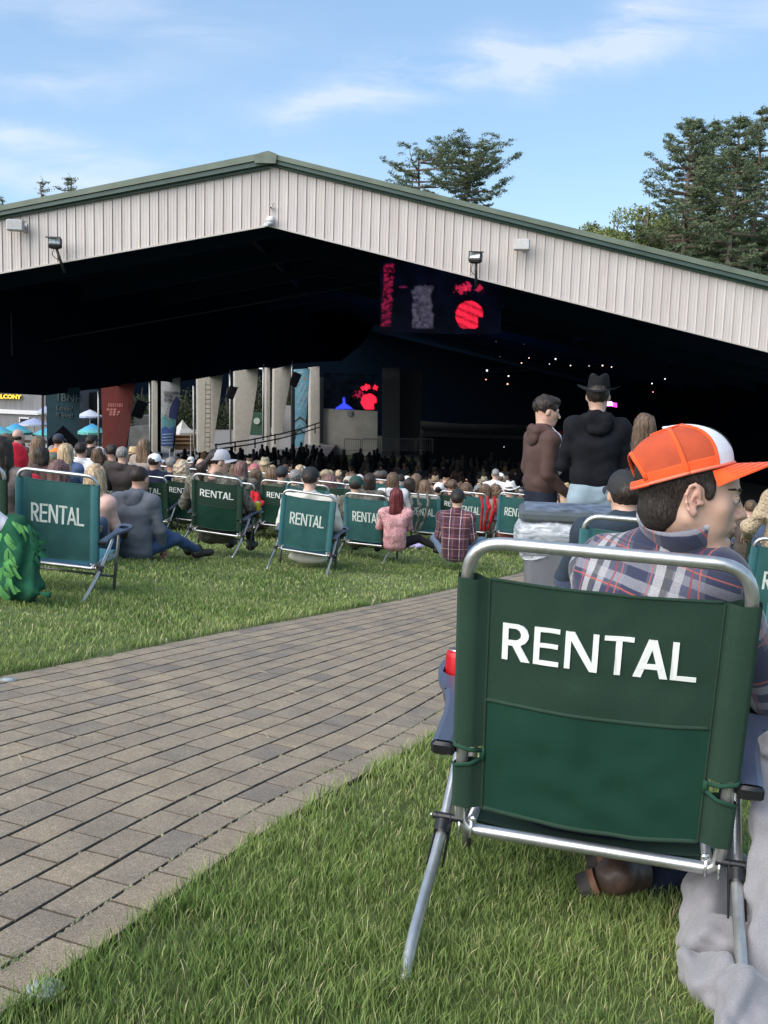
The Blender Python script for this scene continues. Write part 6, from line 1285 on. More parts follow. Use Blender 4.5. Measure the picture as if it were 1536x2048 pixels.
# --- the rest of the lawn: (px, top, depth, hair, hair colour, hat, hat colour, shirt, label)
W_ = (.72, .72, .74)
rows = [
 (38, 858, 15.0, 'ring', HD, None, None, (.05, .055, .065), 'person with thinning dark hair in a charcoal jumper', 'stand'),
 (15, 866, 14.5, 'long', HM, None, None, (.55, .52, .52), 'person with brown hair and pale top left of the balding one', 'chair'),
 (78, 871, 13.5, 'long', HM, None, None, (.10, .30, .12), 'person with long brown hair and bright green top', 'chair'),
 (86, 893, 12.5, 'bob', HD, None, None, (.06, .03, .03), 'person with dark brown hair below the green topped one', 'chair'),
 (117, 866, 16.0, 'short', HD, 'cap', (.03, .035, .06), (.75, .20, .04), 'person in an orange shirt and navy cap before the dark teal banner', 'stand'),
 (108, 903, 13.5, 'bob', HM, 'beanie', (.12, .15, .12), (.08, .09, .08), 'person in a grey green beanie left of the blonde one', 'chair'),
 (134, 886, 13.0, 'long', HBL, None, None, (.09, .14, .26), 'person with long blonde hair in a blue denim jacket', 'chair'),
 (163, 884, 14.0, 'short', HD, None, None, W_, 'person in a white T shirt with black hair', 'chair'),
 (198, 893, 14.0, 'bob', HB, 'cap', (.75, .75, .76), (.04, .035, .03), 'person with dark hair and a white cap above the blonde in pink', 'chair'),
 (183, 868, 17.5, 'short', HD, 'cap', (.015, .015, .015), (.02, .02, .02), 'person in a black cap behind the white T shirt', 'chair'),
 (224, 887, 14.0, 'mop', HD, None, None, (.085, .085, .065), 'person with bushy dark hair in an olive jacket', 'chair'),
 (246, 893, 13.2, 'short', HG, None, None, (.05, .04, .04), 'person with grey hair right of the olive jacket', 'chair'),
 (268, 892, 16.5, 'short', HM, 'cowboy', (.55, .40, .22), (.3, .3, .3), 'person in a small straw hat', 'chair'),
 (290, 877, 15.0, 'long', HM, None, None, (.30, .25, .22), 'person with long light brown hair left of the white cap', 'chair'),
 (310, 904, 14.0, 'mop', HD, 'cap', (.78, .78, .80), (.012, .016, .04), 'person in a white cap and navy shirt with pale lettering', 'chair'),
 (343, 914, 15.0, 'short', HG, None, None, (.05, .055, .07), 'person with short grey hair left of the curly one', 'chair'),
 (365, 921, 14.2, 'curly', HCU, None, None, (.7, .7, .72), 'person with pale curly hair above the dark green chair', 'chair'),
 (402, 916, 16.5, None, HD, None, None, (.015, .013, .015), 'bald person in a black shirt', 'chair'),
 (392, 934, 17.0, 'short', HD, None, None, W_, 'person in white low between the curly one and the grey cap', 'chair'),
 (484, 920, 13.9, 'long', HA, None, None, (.10, .08, .08), 'person with long auburn brown hair right of the camouflage jacket', 'chair'),
 (509, 926, 16.5, 'short', HBL, 'cap', (.40, .12, .14), (.4, .35, .28), 'person in a dusty red cap', 'chair'),
 (531, 913, 18.0, 'bob', HBL, 'cowboy', (.30, .26, .18), (.25, .22, .16), 'person in a camouflage hat with a pink bow', 'chair'),
 (512, 936, 14.2, 'bob', HM, None, None, (.12, .08, .06), 'person with brown hair below the dusty red cap', 'chair'),
 (545, 933, 14.6, 'long', HM, None, None, (.15, .12, .09), 'person with light brown hair left of the charcoal beanie', 'chair'),
 (565, 931, 13.75, 'short', HD, 'beanie', (.03, .035, .042), (.055, .07, .05), 'person in a charcoal beanie and olive jacket', 'chair'),
 (592, 938, 14.2, 'mop', HG, None, None, (.12, .12, .14), 'person with curly grey hair behind the black cap', 'chair'),
 (600, 929, 18.5, 'long', HBL, None, None, (.12, .1, .08), 'small blonde person behind the curly grey one', 'chair'),
 (652, 938, 15.0, 'short', HM, 'cap', (.30, .24, .15), (.2, .18, .14), 'person in a tan cap right of the black cap', 'chair'),
 (661, 947, 13.2, 'long', HA, None, None, (.02, .018, .022), 'person with long pinkish brown hair in a black jacket', 'chair'),
 (643, 950, 14.0, 'long', HM, None, None, (.10, .11, .08), 'person with ash hair tucked behind the black cap', 'chair'),
 (740, 945, 14.6, 'bob', HD, 'cap', (.035, .03, .028), (.06, .065, .05), 'person in a dark cap and green camouflage jacket', 'chair'),
 (766, 940, 17.0, 'short', HD, 'cap', (.05, .05, .05), (.15, .02, .04), 'person in a black cap and maroon top', 'chair'),
 (757, 941, 19.0, 'short', HD, 'cap', (.10, .085, .065), (.2, .1, .1), 'person in a brown cap left of the maroon top', 'chair'),
 (787, 944, 15.0, 'long', HB, None, None, W_, 'person with long straight brown hair and white top', 'chair'),
 (698, 951, 17.0, 'short', HD, 'cap', (.42, .38, .32), (.5, .3, .25), 'person in a beige cap behind the dark green cap', 'chair'),
 (719, 948, 19.0, 'short', HD, 'cap', (.7, .6, .6), (.1, .1, .12), 'person in a pale pink cap behind the dark green cap', 'chair'),
 (821, 955, 16.2, 'bob', HD, None, None, (.03, .035, .035), 'person with dark bobbed hair left of the camouflage cloth', 'chair'),
 (834, 947, 16.5, 'long', HM, None, None, (.3, .26, .22), 'person with light brown hair behind the dark bob', 'chair'),
 (814, 951, 19.0, 'short', HD, 'cap', (.72, .7, .66), (.1, .1, .1), 'person in a white cap behind the dark bob', 'chair'),
 (803, 948, 18.5, 'short', HD, None, None, (.45, .45, .5), 'person with black hair right of the straight haired one', 'chair'),
 (851, 959, 15.6, 'long', HM, None, None, (.3, .28, .26), 'person with brown hair in the chair with camouflage cloth', 'chair'),
 (879, 964, 15.9, 'short', HD, 'cap', (.78, .77, .8), (.10, .10, .10), 'person in a white cap with a tan logo gap', 'chair'),
 (871, 950, 19.5, 'short', HD, 'cowboy', (.24, .17, .11), (.1, .08, .06), 'person in a tan cowboy hat above the white cap', 'chair'),
 (893, 954, 19.0, 'short', HD, 'cowboy', (.20, .12, .07), (.1, .08, .06), 'person in a brown cowboy hat right of the tan one', 'chair'),
 (905, 958, 15.7, 'mop', HB, None, None, (.04, .03, .03), 'person with brown hair and a raised hand', 'chair'),
 (935, 965, 15.6, 'bob', HB, None, None, (.05, .04, .04), 'person with smooth brown hair behind the red plaid shirt', 'chair'),
 (972, 967, 16.0, 'bob', HM, None, None, (.3, .25, .2), 'person with brown hair in the red draped chair', 'chair'),
 (992, 968, 16.1, 'curly', HM, None, None, (.10, .09, .08), 'person with wavy brown hair left of the white cowboy hat', 'chair'),
 (958, 968, 18.0, 'short', HD, 'cap', (.16, .17, .17), (.25, .27, .27), 'person in a grey cap between the two brown heads', 'chair'),
 (969, 952, 23.0, 'short', HD, 'cowboy', (.28, .24, .16), (.1, .08, .06), 'person in a tan cowboy hat left of the white shirt', 'chair'),
 (1001, 945, 22.0, 'short', HM, 'cap', (.75, .75, .74), (.7, .7, .7), 'person in a white hat behind the white shirt', 'chair'),
 (1012, 951, 23.0, 'short', HD, 'cowboy', (.14, .09, .06), (.1, .08, .07), 'person in a dark cowboy hat behind the white cowboy hat', 'chair'),
 (1130, 962, 14.6, 'mop', HBL, 'cowboy', (.50, .34, .17), (.4, .3, .2), 'person in a straw cowboy hat between the standing men', 'chair'),
 (1502, 1000, 13.0, 'short', HB, None, None, (.1, .08, .07), 'person with brown hair seen between the face and the right photo edge', 'chair')]
for (px, py, Y, hr, hc, hat, hcol, top, lab, pose) in rows:
    J = None; kw = {}
    if 'raised hand' in lab: J = dict(elR=(.25, .1, .72), wrR=(.20, .14, .95), palR=(0, 1, 0))
    seat_at(px, py, Y, pose=pose, yaw=random.uniform(-22, -4), hyaw=random.uniform(-14, 14), hpitch=random.uniform(-5, 4), label=lab, hair=hr, hm=hc, hat=hat, hatm=mat('hat_cloth', hcol, .85, var=.12, vs=40) if hcol else None, top=C_('top_%d_%d_%d' % tuple(int(v * 99) for v in top), top) if 'camouflage jacket' not in lab else CAMO, bottom=C_('mid_denim', (.05, .075, .13)), res=.016 if Y < 13.5 else .021, sk=random.choice([SK1, SK1, SK2]), J=J, shoes=Y < 13, legs=Y < 13.5, w=random.uniform(1, 1.2), hood=(random.random() < .25), scale=random.uniform(.97, 1.03), hands=Y < 15 or 'raised' in lab)
# ------------------------------------------------------------------ their chairs
def ch(src, px, py, Y, lab, **k): return put_chair(src, px, py, Y, lab, **k)
ch(CT2, 734, 1089, 11.8, 'teal lawn chair lettered RENTAL under the person in the dark green cap', yaw=-16, roll=1.6, tilt=14)
ch(CT2, 848, 1065, 15.3, 'teal lawn chair lettered RENTAL with a camouflage cloth hung over it', yaw=-16.8, roll=1.1, tilt=17)
ch(CG, 910, 1061, 15.4, 'dark green lawn chair lettered RENTAL left behind the red plaid shirt', yaw=-14, roll=3, tilt=15)
ch(CT2, 937, 1062, 15.3, 'teal lawn chair lettered RENTAL right behind the red plaid shirt', yaw=-16, roll=2, tilt=15)
ch(CT2, 1029, 1069, 14.6, 'teal lawn chair lettered RENTAL partly behind the rubbish bin', yaw=-12, roll=3, tilt=14)
ch(CG, 367, 1039, 13.9, 'dark green lawn chair lettered RENTAL below the pale curly hair', yaw=-8, roll=2.9, tilt=15)
ch(CG, 299, 1040, 13.6, 'dark green lawn chair lettered RENTAL right behind the grey sweatshirt', yaw=-6, roll=3, tilt=14)
ch(CT2, 240, 1040, 13.6, 'teal lawn chair left behind the grey sweatshirt', yaw=-6, roll=3, tilt=14)
ch(CG, 474, 1052, 13.6, 'dark green lawn chair mostly hidden by the camouflage jacketed person', yaw=-10, roll=3, tilt=14)
ch(CG, 560, 1052, 13.4, 'dark green lawn chair lettered RENTAL under the charcoal beanie', yaw=-8, roll=3, tilt=13)
ch(CT2, 612, 1066, 12.2, 'teal lawn chair whose top bar shows just behind the black cap', yaw=-8, roll=4, tilt=12)
ch(CT2, 697, 1050, 14.8, 'teal lawn chair left behind the dark green cap', yaw=-12, roll=3, tilt=13)
ch(CG, 655, 1056, 13.0, 'dark green lawn chair under the person in the black jacket', yaw=-12, roll=3, tilt=13)
for (px, py, Y, lb) in [(75, 1016, 14.5, 'lawn chair whose white bar shows right of the red hood'), (108, 1010, 14.0, 'lawn chair whose bar shows below the grey green beanie'), (170, 995, 15.5, 'lawn chair whose bar shows below the denim jacket'), (195, 1002, 15.0, 'lawn chair whose bar shows left of the white cap'), (222, 1006, 15.0, 'lawn chair whose bar shows below the olive jacket'), (328, 1008, 16, 'lawn chair whose bar shows below the short grey hair'), (395, 1010, 17, 'lawn chair whose bar shows under the bald person'), (520, 1025, 15.2, 'lawn chair whose bar shows left of the charcoal beanie'), (596, 1030, 15, 'lawn chair whose bar shows below the curly grey hair'), (770, 1036, 16, 'lawn chair behind the dark red hair'), (992, 1052, 17, 'lawn chair behind the wavy brown hair')]:
    ch(CG if px % 2 else CT2, px, py, Y, lb, yaw=-10, roll=3, tilt=12)
print('disc', [d for d in DISC if abs(d[2]) > .22])
# ------------------------------------------------------------------ far crowd: lawn edge, then the dark pavilion rows
def proto_person(kind, hair, hat):
    """small seated figure with shared meshes; colours are set per copy"""
    J = mir(dict(POSE['chair'])); M = HM_(J['head'], 0); d = {}
    body = hp([p for p in HEAD], M) + [rc(J['neck'], tuple(M @ Vector((0, -.03, -.055))), .056, .052, .03), rc(J['chest'], J['pelvis'], .10, .10, .05)] + arm_prims(J, 'L') + arm_prims(J, 'R')
    d['body'] = sdf_mesh('body', body, .03, .03); tp = torso_prims(J, 1.1)
    for s in 'LR': tp += arm_prims(J, s)
    d['shirt'] = sdf_mesh('shirt', tp, .034, .035, lambda P: .008 * vnoise(P, .1)); 
    if hair: d['hair'] = sdf_mesh('hair', hp(hair_prims(hair), M), .022, .02, lambda P: .006 * vnoise(P, .05))
    if hat:
        e = empty('tmp', (0, 0, 0)); o = cowboy_hat(e, M, WHP) if hat == 'cowboy' else simple_cap(e, M, WHP, hat == 'cap')
        mb = MB(); parts = [o] + [q for q in bpy.data.objects if q.parent == o]
        for q in parts: mb.add([v.co for v in q.data.vertices], [tuple(p.vertices) for p in q.data.polygons])
        t = mb.obj('cap' if hat != 'cowboy' else 'cowboy_hat', None, None, True); d[t.name.split('.')[0]] = t.data
        for q in parts + [t, e]: bpy.data.objects.remove(q)
    for me in d.values():
        if not me.materials: me.materials.append(WHP)
    return d
PROT = [proto_person('a', 'short', None), proto_person('b', 'long', None), proto_person('c', 'bob', None), proto_person('d', 'short', 'cap'), proto_person('e', 'short', 'cowboy'), proto_person('f', 'curly', None), proto_person('g', 'undercap', 'cap')]
def far_person(k, loc, yaw, cols, label, group, s=1.):
    r = empty('person', loc, label, 'person', group); r.rotation_euler = (0, 0, rad(yaw)); r.scale = (s, s, s)
    for nm, me in PROT[k].items():
        o = bpy.data.objects.new(nm, me); COL.objects.link(o); o.parent = r; o.material_slots[0].link = 'OBJECT'; o.material_slots[0].material = cols[{'body': 0, 'shirt': 1, 'hair': 2}.get(nm, 3)]
    return r
CN = ['black', 'slate blue', 'white', 'dark red', 'olive', 'brown', 'navy', 'beige', 'grey', 'rose']; DN = ['black', 'charcoal', 'pale', 'dark', 'drab green', 'brown', 'dim teal']; MARKS = [(95, 'the left photo edge'), (165, 'the dark teal banner'), (270, 'the red banner'), (365, 'the blue banner'), (450, 'the ladder pier'), (520, 'the second white pier'), (585, 'the third white pier'), (640, 'the pale blue banner'), (760, 'the low pale wall'), (850, 'the dim grey walls'), (960, 'the stage left end'), (3000, 'the brown hooded man')]
def mark(x, Y): px = 768 + FPX * x / Y; return [n for v, n in MARKS if px < v][0]
TOPS = [mat('far_top_%d' % i, c, .9, var=.1, spec=.2) for i, c in enumerate([(.02, .02, .022), (.04, .045, .06), (.5, .5, .5), (.25, .05, .05), (.07, .09, .06), (.15, .12, .09), (.05, .08, .15), (.35, .3, .25), (.10, .10, .11), (.3, .15, .15)])]
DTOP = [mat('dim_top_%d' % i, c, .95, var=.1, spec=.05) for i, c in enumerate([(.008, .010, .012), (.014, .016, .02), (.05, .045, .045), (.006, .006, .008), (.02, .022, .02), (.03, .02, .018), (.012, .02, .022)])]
DHAIR = [mat('dim_hair_%d' % i, c, .9, var=.2, spec=.05) for i, c in enumerate([(.008, .006, .005), (.02, .014, .01), (.05, .035, .02), (.012, .01, .01)])]; DSK = mat('dim_skin', (.08, .05, .04), .8, spec=.1)  # dim tones put the roof's shade into skin and clothes
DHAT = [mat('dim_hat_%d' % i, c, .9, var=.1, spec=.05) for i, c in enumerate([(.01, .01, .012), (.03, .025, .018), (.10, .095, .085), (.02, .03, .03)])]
FHAT = [mat('far_hat_%d' % i, c, .9, var=.1) for i, c in enumerate([(.03, .03, .03), (.30, .20, .12), (.6, .58, .55), (.08, .05, .035), (.1, .05, .04)])]
rg = random.Random(17); n1 = 0
hairc = [HD, HB, HM, HBL, HD, HB, HG]
desc = ['short haired', 'long haired', 'bob haired', 'capped', 'cowboy hatted', 'curly haired', 'dark capped']
# lit rows at the end of the lawn (depth 18 to 30)
for Y, step in ((19.5, .82), (22, .75), (24.5, .72), (27, .7), (30, .68)):
    x = -.44 * Y
    while x < (.16 if Y < 29 else .40) * Y:
        xx = x + rg.uniform(-.12, .12); x += step * rg.uniform(.8, 1.3); k = rg.choice([0, 1, 1, 2, 3, 4, 5, 6, 2, 4])
        if 768 + FPX * xx / Y > 1046: break
        ti = rg.randrange(10); far_person(k, (xx, Y + rg.uniform(-.4, .4), ground(xx, Y)), rg.uniform(-25, 5), [SK1, TOPS[ti], rg.choice(hairc), rg.choice(FHAT)], '%s person in %s, %s lit row, below %s' % (desc[k], CN[ti], {19.5: 'nearest', 22: 'second', 24.5: 'third', 27: 'fourth', 30: 'last'}[Y], mark(xx, Y)), 'seated people at the far end of the lawn', rg.uniform(.93, 1.04)); n1 += 1
n2 = 0; cand = []
for Y in np.arange(34, 84, 2.1):
    xa = float(np.interp(Y, [32, 42, 85], [-16, -15, -4])); xb = min(.33 * Y, 20); x = xa
    while x < xb: cand.append((x + rg.uniform(-.25, .25), Y + rg.uniform(-.5, .5))); x += rg.uniform(.75, 1.25)
def shows(x, y):
    P = Vector((x, y, ground(x, y) + 1.0 - CAMZ)); d = P.dot(Vector(cf)); px = 768 + FPX * P.dot(Vector(cr)) / d; py = 1024 - FPX * P.dot(Vector(cu)) / d; return px < 1042 and py > 800 and not (648 < px and y > 66)
cand = [c for c in cand if shows(*c)]; rg.shuffle(cand); print('far lit', n1, 'dark candidates', len(cand))
keep = 295 - n1 - len(rows) - 14
keep = max(keep, 60)
near = sorted(cand, key=lambda c: c[1]); ind, rest = near[:keep], near[keep:]
for (x, y) in ind:
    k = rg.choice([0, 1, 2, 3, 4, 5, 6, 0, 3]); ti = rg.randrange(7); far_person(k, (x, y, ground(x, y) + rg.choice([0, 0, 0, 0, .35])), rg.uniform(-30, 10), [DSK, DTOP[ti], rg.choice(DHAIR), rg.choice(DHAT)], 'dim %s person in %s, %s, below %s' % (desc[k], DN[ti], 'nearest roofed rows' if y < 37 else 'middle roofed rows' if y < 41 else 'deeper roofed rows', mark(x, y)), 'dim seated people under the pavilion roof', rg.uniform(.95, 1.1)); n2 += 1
# the rows further in read as one mass
B = MB(); 
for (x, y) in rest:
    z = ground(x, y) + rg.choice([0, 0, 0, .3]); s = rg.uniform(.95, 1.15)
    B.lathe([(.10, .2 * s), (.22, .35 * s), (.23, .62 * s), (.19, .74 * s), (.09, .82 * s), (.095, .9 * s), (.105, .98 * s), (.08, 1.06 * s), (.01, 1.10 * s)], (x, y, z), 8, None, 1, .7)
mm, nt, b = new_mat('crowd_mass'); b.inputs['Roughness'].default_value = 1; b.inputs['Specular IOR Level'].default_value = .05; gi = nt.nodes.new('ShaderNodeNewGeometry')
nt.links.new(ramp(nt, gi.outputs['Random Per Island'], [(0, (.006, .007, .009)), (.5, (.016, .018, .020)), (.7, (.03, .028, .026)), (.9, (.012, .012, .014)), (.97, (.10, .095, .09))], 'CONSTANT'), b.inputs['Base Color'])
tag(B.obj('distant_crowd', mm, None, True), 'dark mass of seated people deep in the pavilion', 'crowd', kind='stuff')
print('people', n1, n2, len(rest))
# ================================================================== the foreground: young man in the orange cap and what is round him
def lv(px, py, Y): return tuple(at(px, py, Y))
FM = front_chair.matrix_world
def cl(x, y, z): return tuple(FM @ Vector((x, y, z)))
def front_man():
    J = dict(pelvis=cl(0.0, .17, .265), belly=cl(.015, .13, .43), chest=lv(1300, 1225, 2.16), neck=lv(1362, 1048, 2.12), head=lv(1386, 984, 2.07),
             shL=lv(1212, 1142, 2.26), shR=lv(1436, 1158, 2.03), elR=lv(1545, 1385, 2.13), wrR=lv(1575, 1400, 2.40), elL=lv(1128, 1300, 2.44), wrL=lv(1230, 1350, 2.62),
             hipR=cl(.10, .2, .27), hipL=cl(-.10, .2, .27), knR=cl(.19, .56, .42), knL=cl(-.12, .57, .40), anR=lv(1292, 1742, 2.33), anL=lv(1290, 1770, 2.18))
    P0 = Vector(cl(0, .2, 0)); r = empty('person', tuple(P0), 'young person in an orange and white trucker cap and plaid shirt looking right', 'person'); r.matrix_world = Matrix.Translation(P0); Ti = Matrix.Translation(-P0)
    def put(name, me, m): me.transform(Ti); return link(name, me, m, r)
    yaw, pit, rol = -97, -8, -3
    M = HM_(J['head'], yaw, pit, rol, 1.0)
    # a fuller head for the close view: skull, jaw line, brow, nose, lips, ear with helix and hollow
    H = [el((0, -.028, .030), (.074, .096, .086)), el((0, .022, -.015), (.064, .068, .078), None, .022), el((0, .052, .035), (.054, .034, .045), None, .02),
         rc((-.052, -.004, -.055), (-.018, .060, -.092), .016, .017, .022), rc((.052, -.004, -.055), (.018, .060, -.092), .016, .017, .022), rc((0, .068, -.097), (0, .081, -.093), .019, .0165, .018), el((0, .03, -.075), (.046, .045, .034), None, .02),
         rc((0, .084, .014), (0, .1075, -.025), .0060, .0080, .010), el((0, .1105, -.0305), (.0095, .0095, .0078), None, .006), el((0, .090, -.036), (.017, .016, .010), None, .012), el((-.0115, .099, -.034), (.0075, .0085, .006), None, .005), el((.0115, .099, -.034), (.0075, .0085, .006), None, .005),
         rc((-.034, .074, .0235), (-.008, .086, .020), .0085, .0085, .010), rc((.034, .074, .0235), (.008, .086, .020), .0085, .0085, .010), el((.043, .054, -.022), (.019, .018, .019), None, .02), el((-.043, .054, -.022), (.019, .018, .019), None, .02), el((.030, .050, -.052), (.022, .026, .030), None, .02), el((-.030, .050, -.052), (.022, .026, .030), None, .02),
         el((0, .074, -.060), (.030, .022, .024), None, .015), el((0, .0945, -.0545), (.0215, .0090, .0058), None, .004), el((0, .0930, -.0665), (.0185, .0088, .0066), None, .004),
         sub(el((-.031, .088, .0035), (.0155, .011, .010)), .009), sub(el((.031, .088, .0035), (.0155, .011, .010)), .009), sub(el((0, .1035, -.0605), (.022, .007, .0016)), .004), sub(el((0, .088, -.078), (.022, .010, .004)), .010),
         el((-.030, .0800, .003), (.0125, .0105, .0105), None, .004), el((.030, .0800, .003), (.0125, .0105, .0105), None, .004)]
    for s in (-1, 1):
        H += [el((s * .0770, -.010, -.012), (.0070, .014, .028), (-8, 0, -18 * s), .008)]
        pts = [(.007, .016), (.004, .025), (-.005, .030), (-.014, .024), (-.018, .008), (-.015, -.010), (-.008, -.023), (.001, -.028)]
        for (a, b) in zip(pts, pts[1:]): H.append(rc((s * (.083 - .10 * (a[0] - .01)), a[0] - .010, a[1] - .012), (s * (.083 - .10 * (b[0] - .01)), b[0] - .010, b[1] - .012), .0036, .0036, .004))
        H += [rc((s * .081, -.008, .006), (s * .081, -.013, -.014), .0032, .0032, .004), el((s * .081, -.006, -.041), (.005, .009, .009), None, .006), el((s * .0765, .008, -.018), (.004, .005, .007), None, .006), sub(el((s * .0865, -.005, -.016), (.009, .0065, .011)), .004)]
    body = hp(H, M)
    nk = Vector(J['neck']); hb = M @ Vector((0, -.036, -.050)); jw = M @ Vector((0, .0, -.075))
    body += [rc(tuple(nk + Vector((0, 0, -.03))), tuple(hb), .052, .048, .03), rc(tuple(nk + Vector((.0, .0, -.01))), tuple(M @ Vector((0, -.020, -.060))), .046, .040, .02), rc(J['shL'], tuple(nk + Vector((0, 0, -.06))), .042, .04, .05), rc(J['shR'], tuple(nk + Vector((0, 0, -.06))), .042, .04, .05), rc(J['chest'], J['belly'], .078, .08, .05), rc(J['belly'], J['pelvis'], .08, .09, .05)]
    for s in 'LR': body += arm_prims(J, s, .042, .036, .026) + hand_prims(J, s) + [rc(J['hip' + s], J['kn' + s], .07, .05, .04), rc(J['kn' + s], J['an' + s], .045, .033, .02)]
    me = sdf_mesh('body', body, .0042, .025)
    # head skin is finer than the rest: warm cheeks and ears come from a colour attribute, like freckles they belong to the skin
    n = len(me.vertices); P = np.zeros(n * 3); me.vertices.foreach_get('co', P); P = P.reshape(-1, 3); q = npM(M.inverted(), P)
    red = .25 * np.exp(-(((q[:, 0] - .058) / .022) ** 2 + ((q[:, 1] - .050) / .026) ** 2 + ((q[:, 2] + .022) / .026) ** 2)) + .9 * np.exp(-(((np.abs(q[:, 0]) - .085) / .012) ** 2 + ((q[:, 1] + .012) / .03) ** 2 + ((q[:, 2] + .01) / .035) ** 2)) + .8 * np.exp(-((q[:, 0] / .016) ** 2 + ((q[:, 1] - .105) / .014) ** 2 + ((q[:, 2] + .032) / .012) ** 2))
    lip = np.exp(-((q[:, 0] / .022) ** 4 + ((q[:, 1] - .098) / .014) ** 4 + ((q[:, 2] + .0605) / .0105) ** 4)); 
    stub = .8 * np.exp(-((q[:, 0] / .03) ** 4 + ((q[:, 2] + .045) / .006) ** 2)) * (q[:, 1] > .078) + .35 * ((q[:, 2] < -.062) & (q[:, 1] > .0) & (q[:, 2] > -.125))
    for nm, v in (('blush', red), ('lip', lip), ('stubble', stub)): a_ = me.attributes.new(nm, 'FLOAT', 'POINT'); a_.data.foreach_set('value', v.astype(np.float32))
    m, nt, b = new_mat('face_skin'); b.inputs['Roughness'].default_value = .46; b.inputs['Subsurface Weight'].default_value = .12; b.inputs['Subsurface Radius'].default_value = (.012, .004, .002); b.inputs['Subsurface Scale'].default_value = .5
    n1 = add_noise(nt, 30, 5); cur = ramp(nt, n1.outputs[0], [(.3, (.49, .305, .225)), (.7, (.575, .375, .285))])
    for nm, colr in (('blush', (.55, .20, .16)), ('lip', (.42, .16, .14)), ('stubble', (.26, .17, .13))):
        a_ = nt.nodes.new('ShaderNodeAttribute'); a_.attribute_name = nm; mxx = nt.nodes.new('ShaderNodeMix'); mxx.data_type = 'RGBA'; nt.links.new(math_n(nt, 'MULTIPLY', a_.outputs['Fac'], .38), mxx.inputs[0]); nt.links.new(cur, mxx.inputs[6]); mxx.inputs[7].default_value = (*colr, 1); cur = mxx.outputs[2]
    nt.links.new(cur, b.inputs['Base Color']); n2 = add_noise(nt, 600, 3); bump(nt, b, n2.outputs[0], .25, .0008)
    put('body', me, m)
    # eyes, lashes and brows
    for s in (1, -1):
        e = MB(); e.lathe([(.0003, -.0115)] + [(.0115 * math.sin(math.pi * k / 10), -.0115 * math.cos(math.pi * k / 10)) for k in range(1, 10)] + [(.0003, .0115)], (0, 0, 0), 16); eo = e.obj('eye', mat('eye_white', (.62, .58, .56), .15), None, True); eo.data.transform(Ti @ M @ Matrix.Translation((s * .030, .0790, .002))); eo.parent = r
        i = MB(); i.lathe([(.0002, 0), (.0052, .0004), (.0054, -.001)], (0, 0, 0), 16, Matrix.Rotation(rad(-90), 3, 'X')); io = i.obj('iris', mat('brown_iris', (.03, .018, .010), .1), eo, True); io.data.transform(Ti @ M @ Matrix.Translation((s * .031, .0906, .001)))
        br_ = MB(); pts = [Vector((s * (.012 + .0112 * k), .0945 - .0016 * k - .0019 * k * k, .0195 + .0036 * math.sin(k * .8))) for k in range(5)]; br_.tube([M @ p for p in pts], [.0018, .0034, .0036, .0028, .0012], 6, flat=(1.2, .8)); bo = br_.obj('eyebrow', mat('brow_hair', (.022, .014, .010), .8), None, True); bo.data.transform(Ti); bo.parent = r
        la = MB(); pts = [Vector((s * (.018 + .0062 * k), .0925 - .0009 * k * k, .0085 + .0012 * math.sin(k * .9))) for k in range(5)]; la.tube([M @ p for p in pts], [.0006, .0012, .0013, .001, .0005], 5); lo = la.obj('eyelashes', mat('lash', (.010, .007, .006), .6), None, True); lo.data.transform(Ti); lo.parent = r
    # short dark hair: fuller at the crown side, faded at the nape, a sideburn in front of the ear
    hairp = [el((0, -.030, .036), (.0785, .1005, .088)), el((0, -.052, -.046), (.060, .056, .054), None, .02), el((.067, .020, .010), (.009, .012, .020), None, .008), el((-.067, .020, .010), (.009, .012, .020), None, .008), sub(el((0, .112, -.035), (.090, .072, .115)), .008), sub(el((0, .03, -.110), (.12, .075, .085)), .010), sub(el((0, -.03, -.186), (.12, .14, .078)), .020),
             sub(el((.083, -.006, -.012), (.020, .027, .036)), .006), sub(el((-.083, -.006, -.012), (.020, .027, .036)), .006)]
    Mi = M.inverted()
    def hn(Pq): qq = npM(Mi, Pq); return .0010 * vnoise(qq / np.array([.004, .004, .02]), 1.) + .0016 * vnoise(qq / np.array([.02, .02, .03]), 1.)
    CMi = (M @ Matrix.Translation((0, -.029, .031)) @ Matrix.Rotation(rad(-5), 4, 'Y') @ Matrix.Rotation(rad(24), 4, 'X')).inverted()
    def under(Pq): qq = npM(CMi, Pq); e_ = (np.linalg.norm(np.maximum(np.abs(qq), 0) / np.array([.087, .108, .106]), axis=-1) - .975) * .09; return np.where(qq[..., 2] > .0, e_, -.5)
    put('hair', sdf_mesh('hair', hp(hairp, M), .0032, .01, hn, under), hair_mat('short_dark_hair', (.008, .006, .005), (.045, .032, .026), 260, .3))
    # shirt
    def fold(Pq):
        w_ = Pq @ np.array([.55, .1, .83]); return .0035 * vnoise(Pq, .09, 2.) + .003 * vnoise(Pq * np.array([1, 1, .45]), .035, 5.) + .0034 * np.sin(w_ * 70 + 7 * vnoise(Pq, .13, 8.)) * np.clip(vnoise(Pq, .12, 3.) + .25, 0, 1)
    tp = [rc(J['chest'], J['belly'], .118, .112, .05), rc(J['belly'], J['pelvis'], .112, .12, .05)]
    c = Vector(J['chest']); xa = (Vector(J['shR']) - Vector(J['shL'])).normalized()
    tp += [rc(J['shL'], tuple(nk + Vector((-.02, 0, -.045))), .070, .058, .045), rc(J['shR'], tuple(nk + Vector((.0, 0, -.060))), .052, .048, .045), rc(J['shL'], tuple(c - xa * .075), .072, .105, .05), rc(J['shR'], tuple(c + xa * .055), .058, .105, .05), rc(tuple(nk + Vector((-.01, .0, -.085))), J['chest'], .080, .11, .05)]
    bl = Vector(J['belly'])
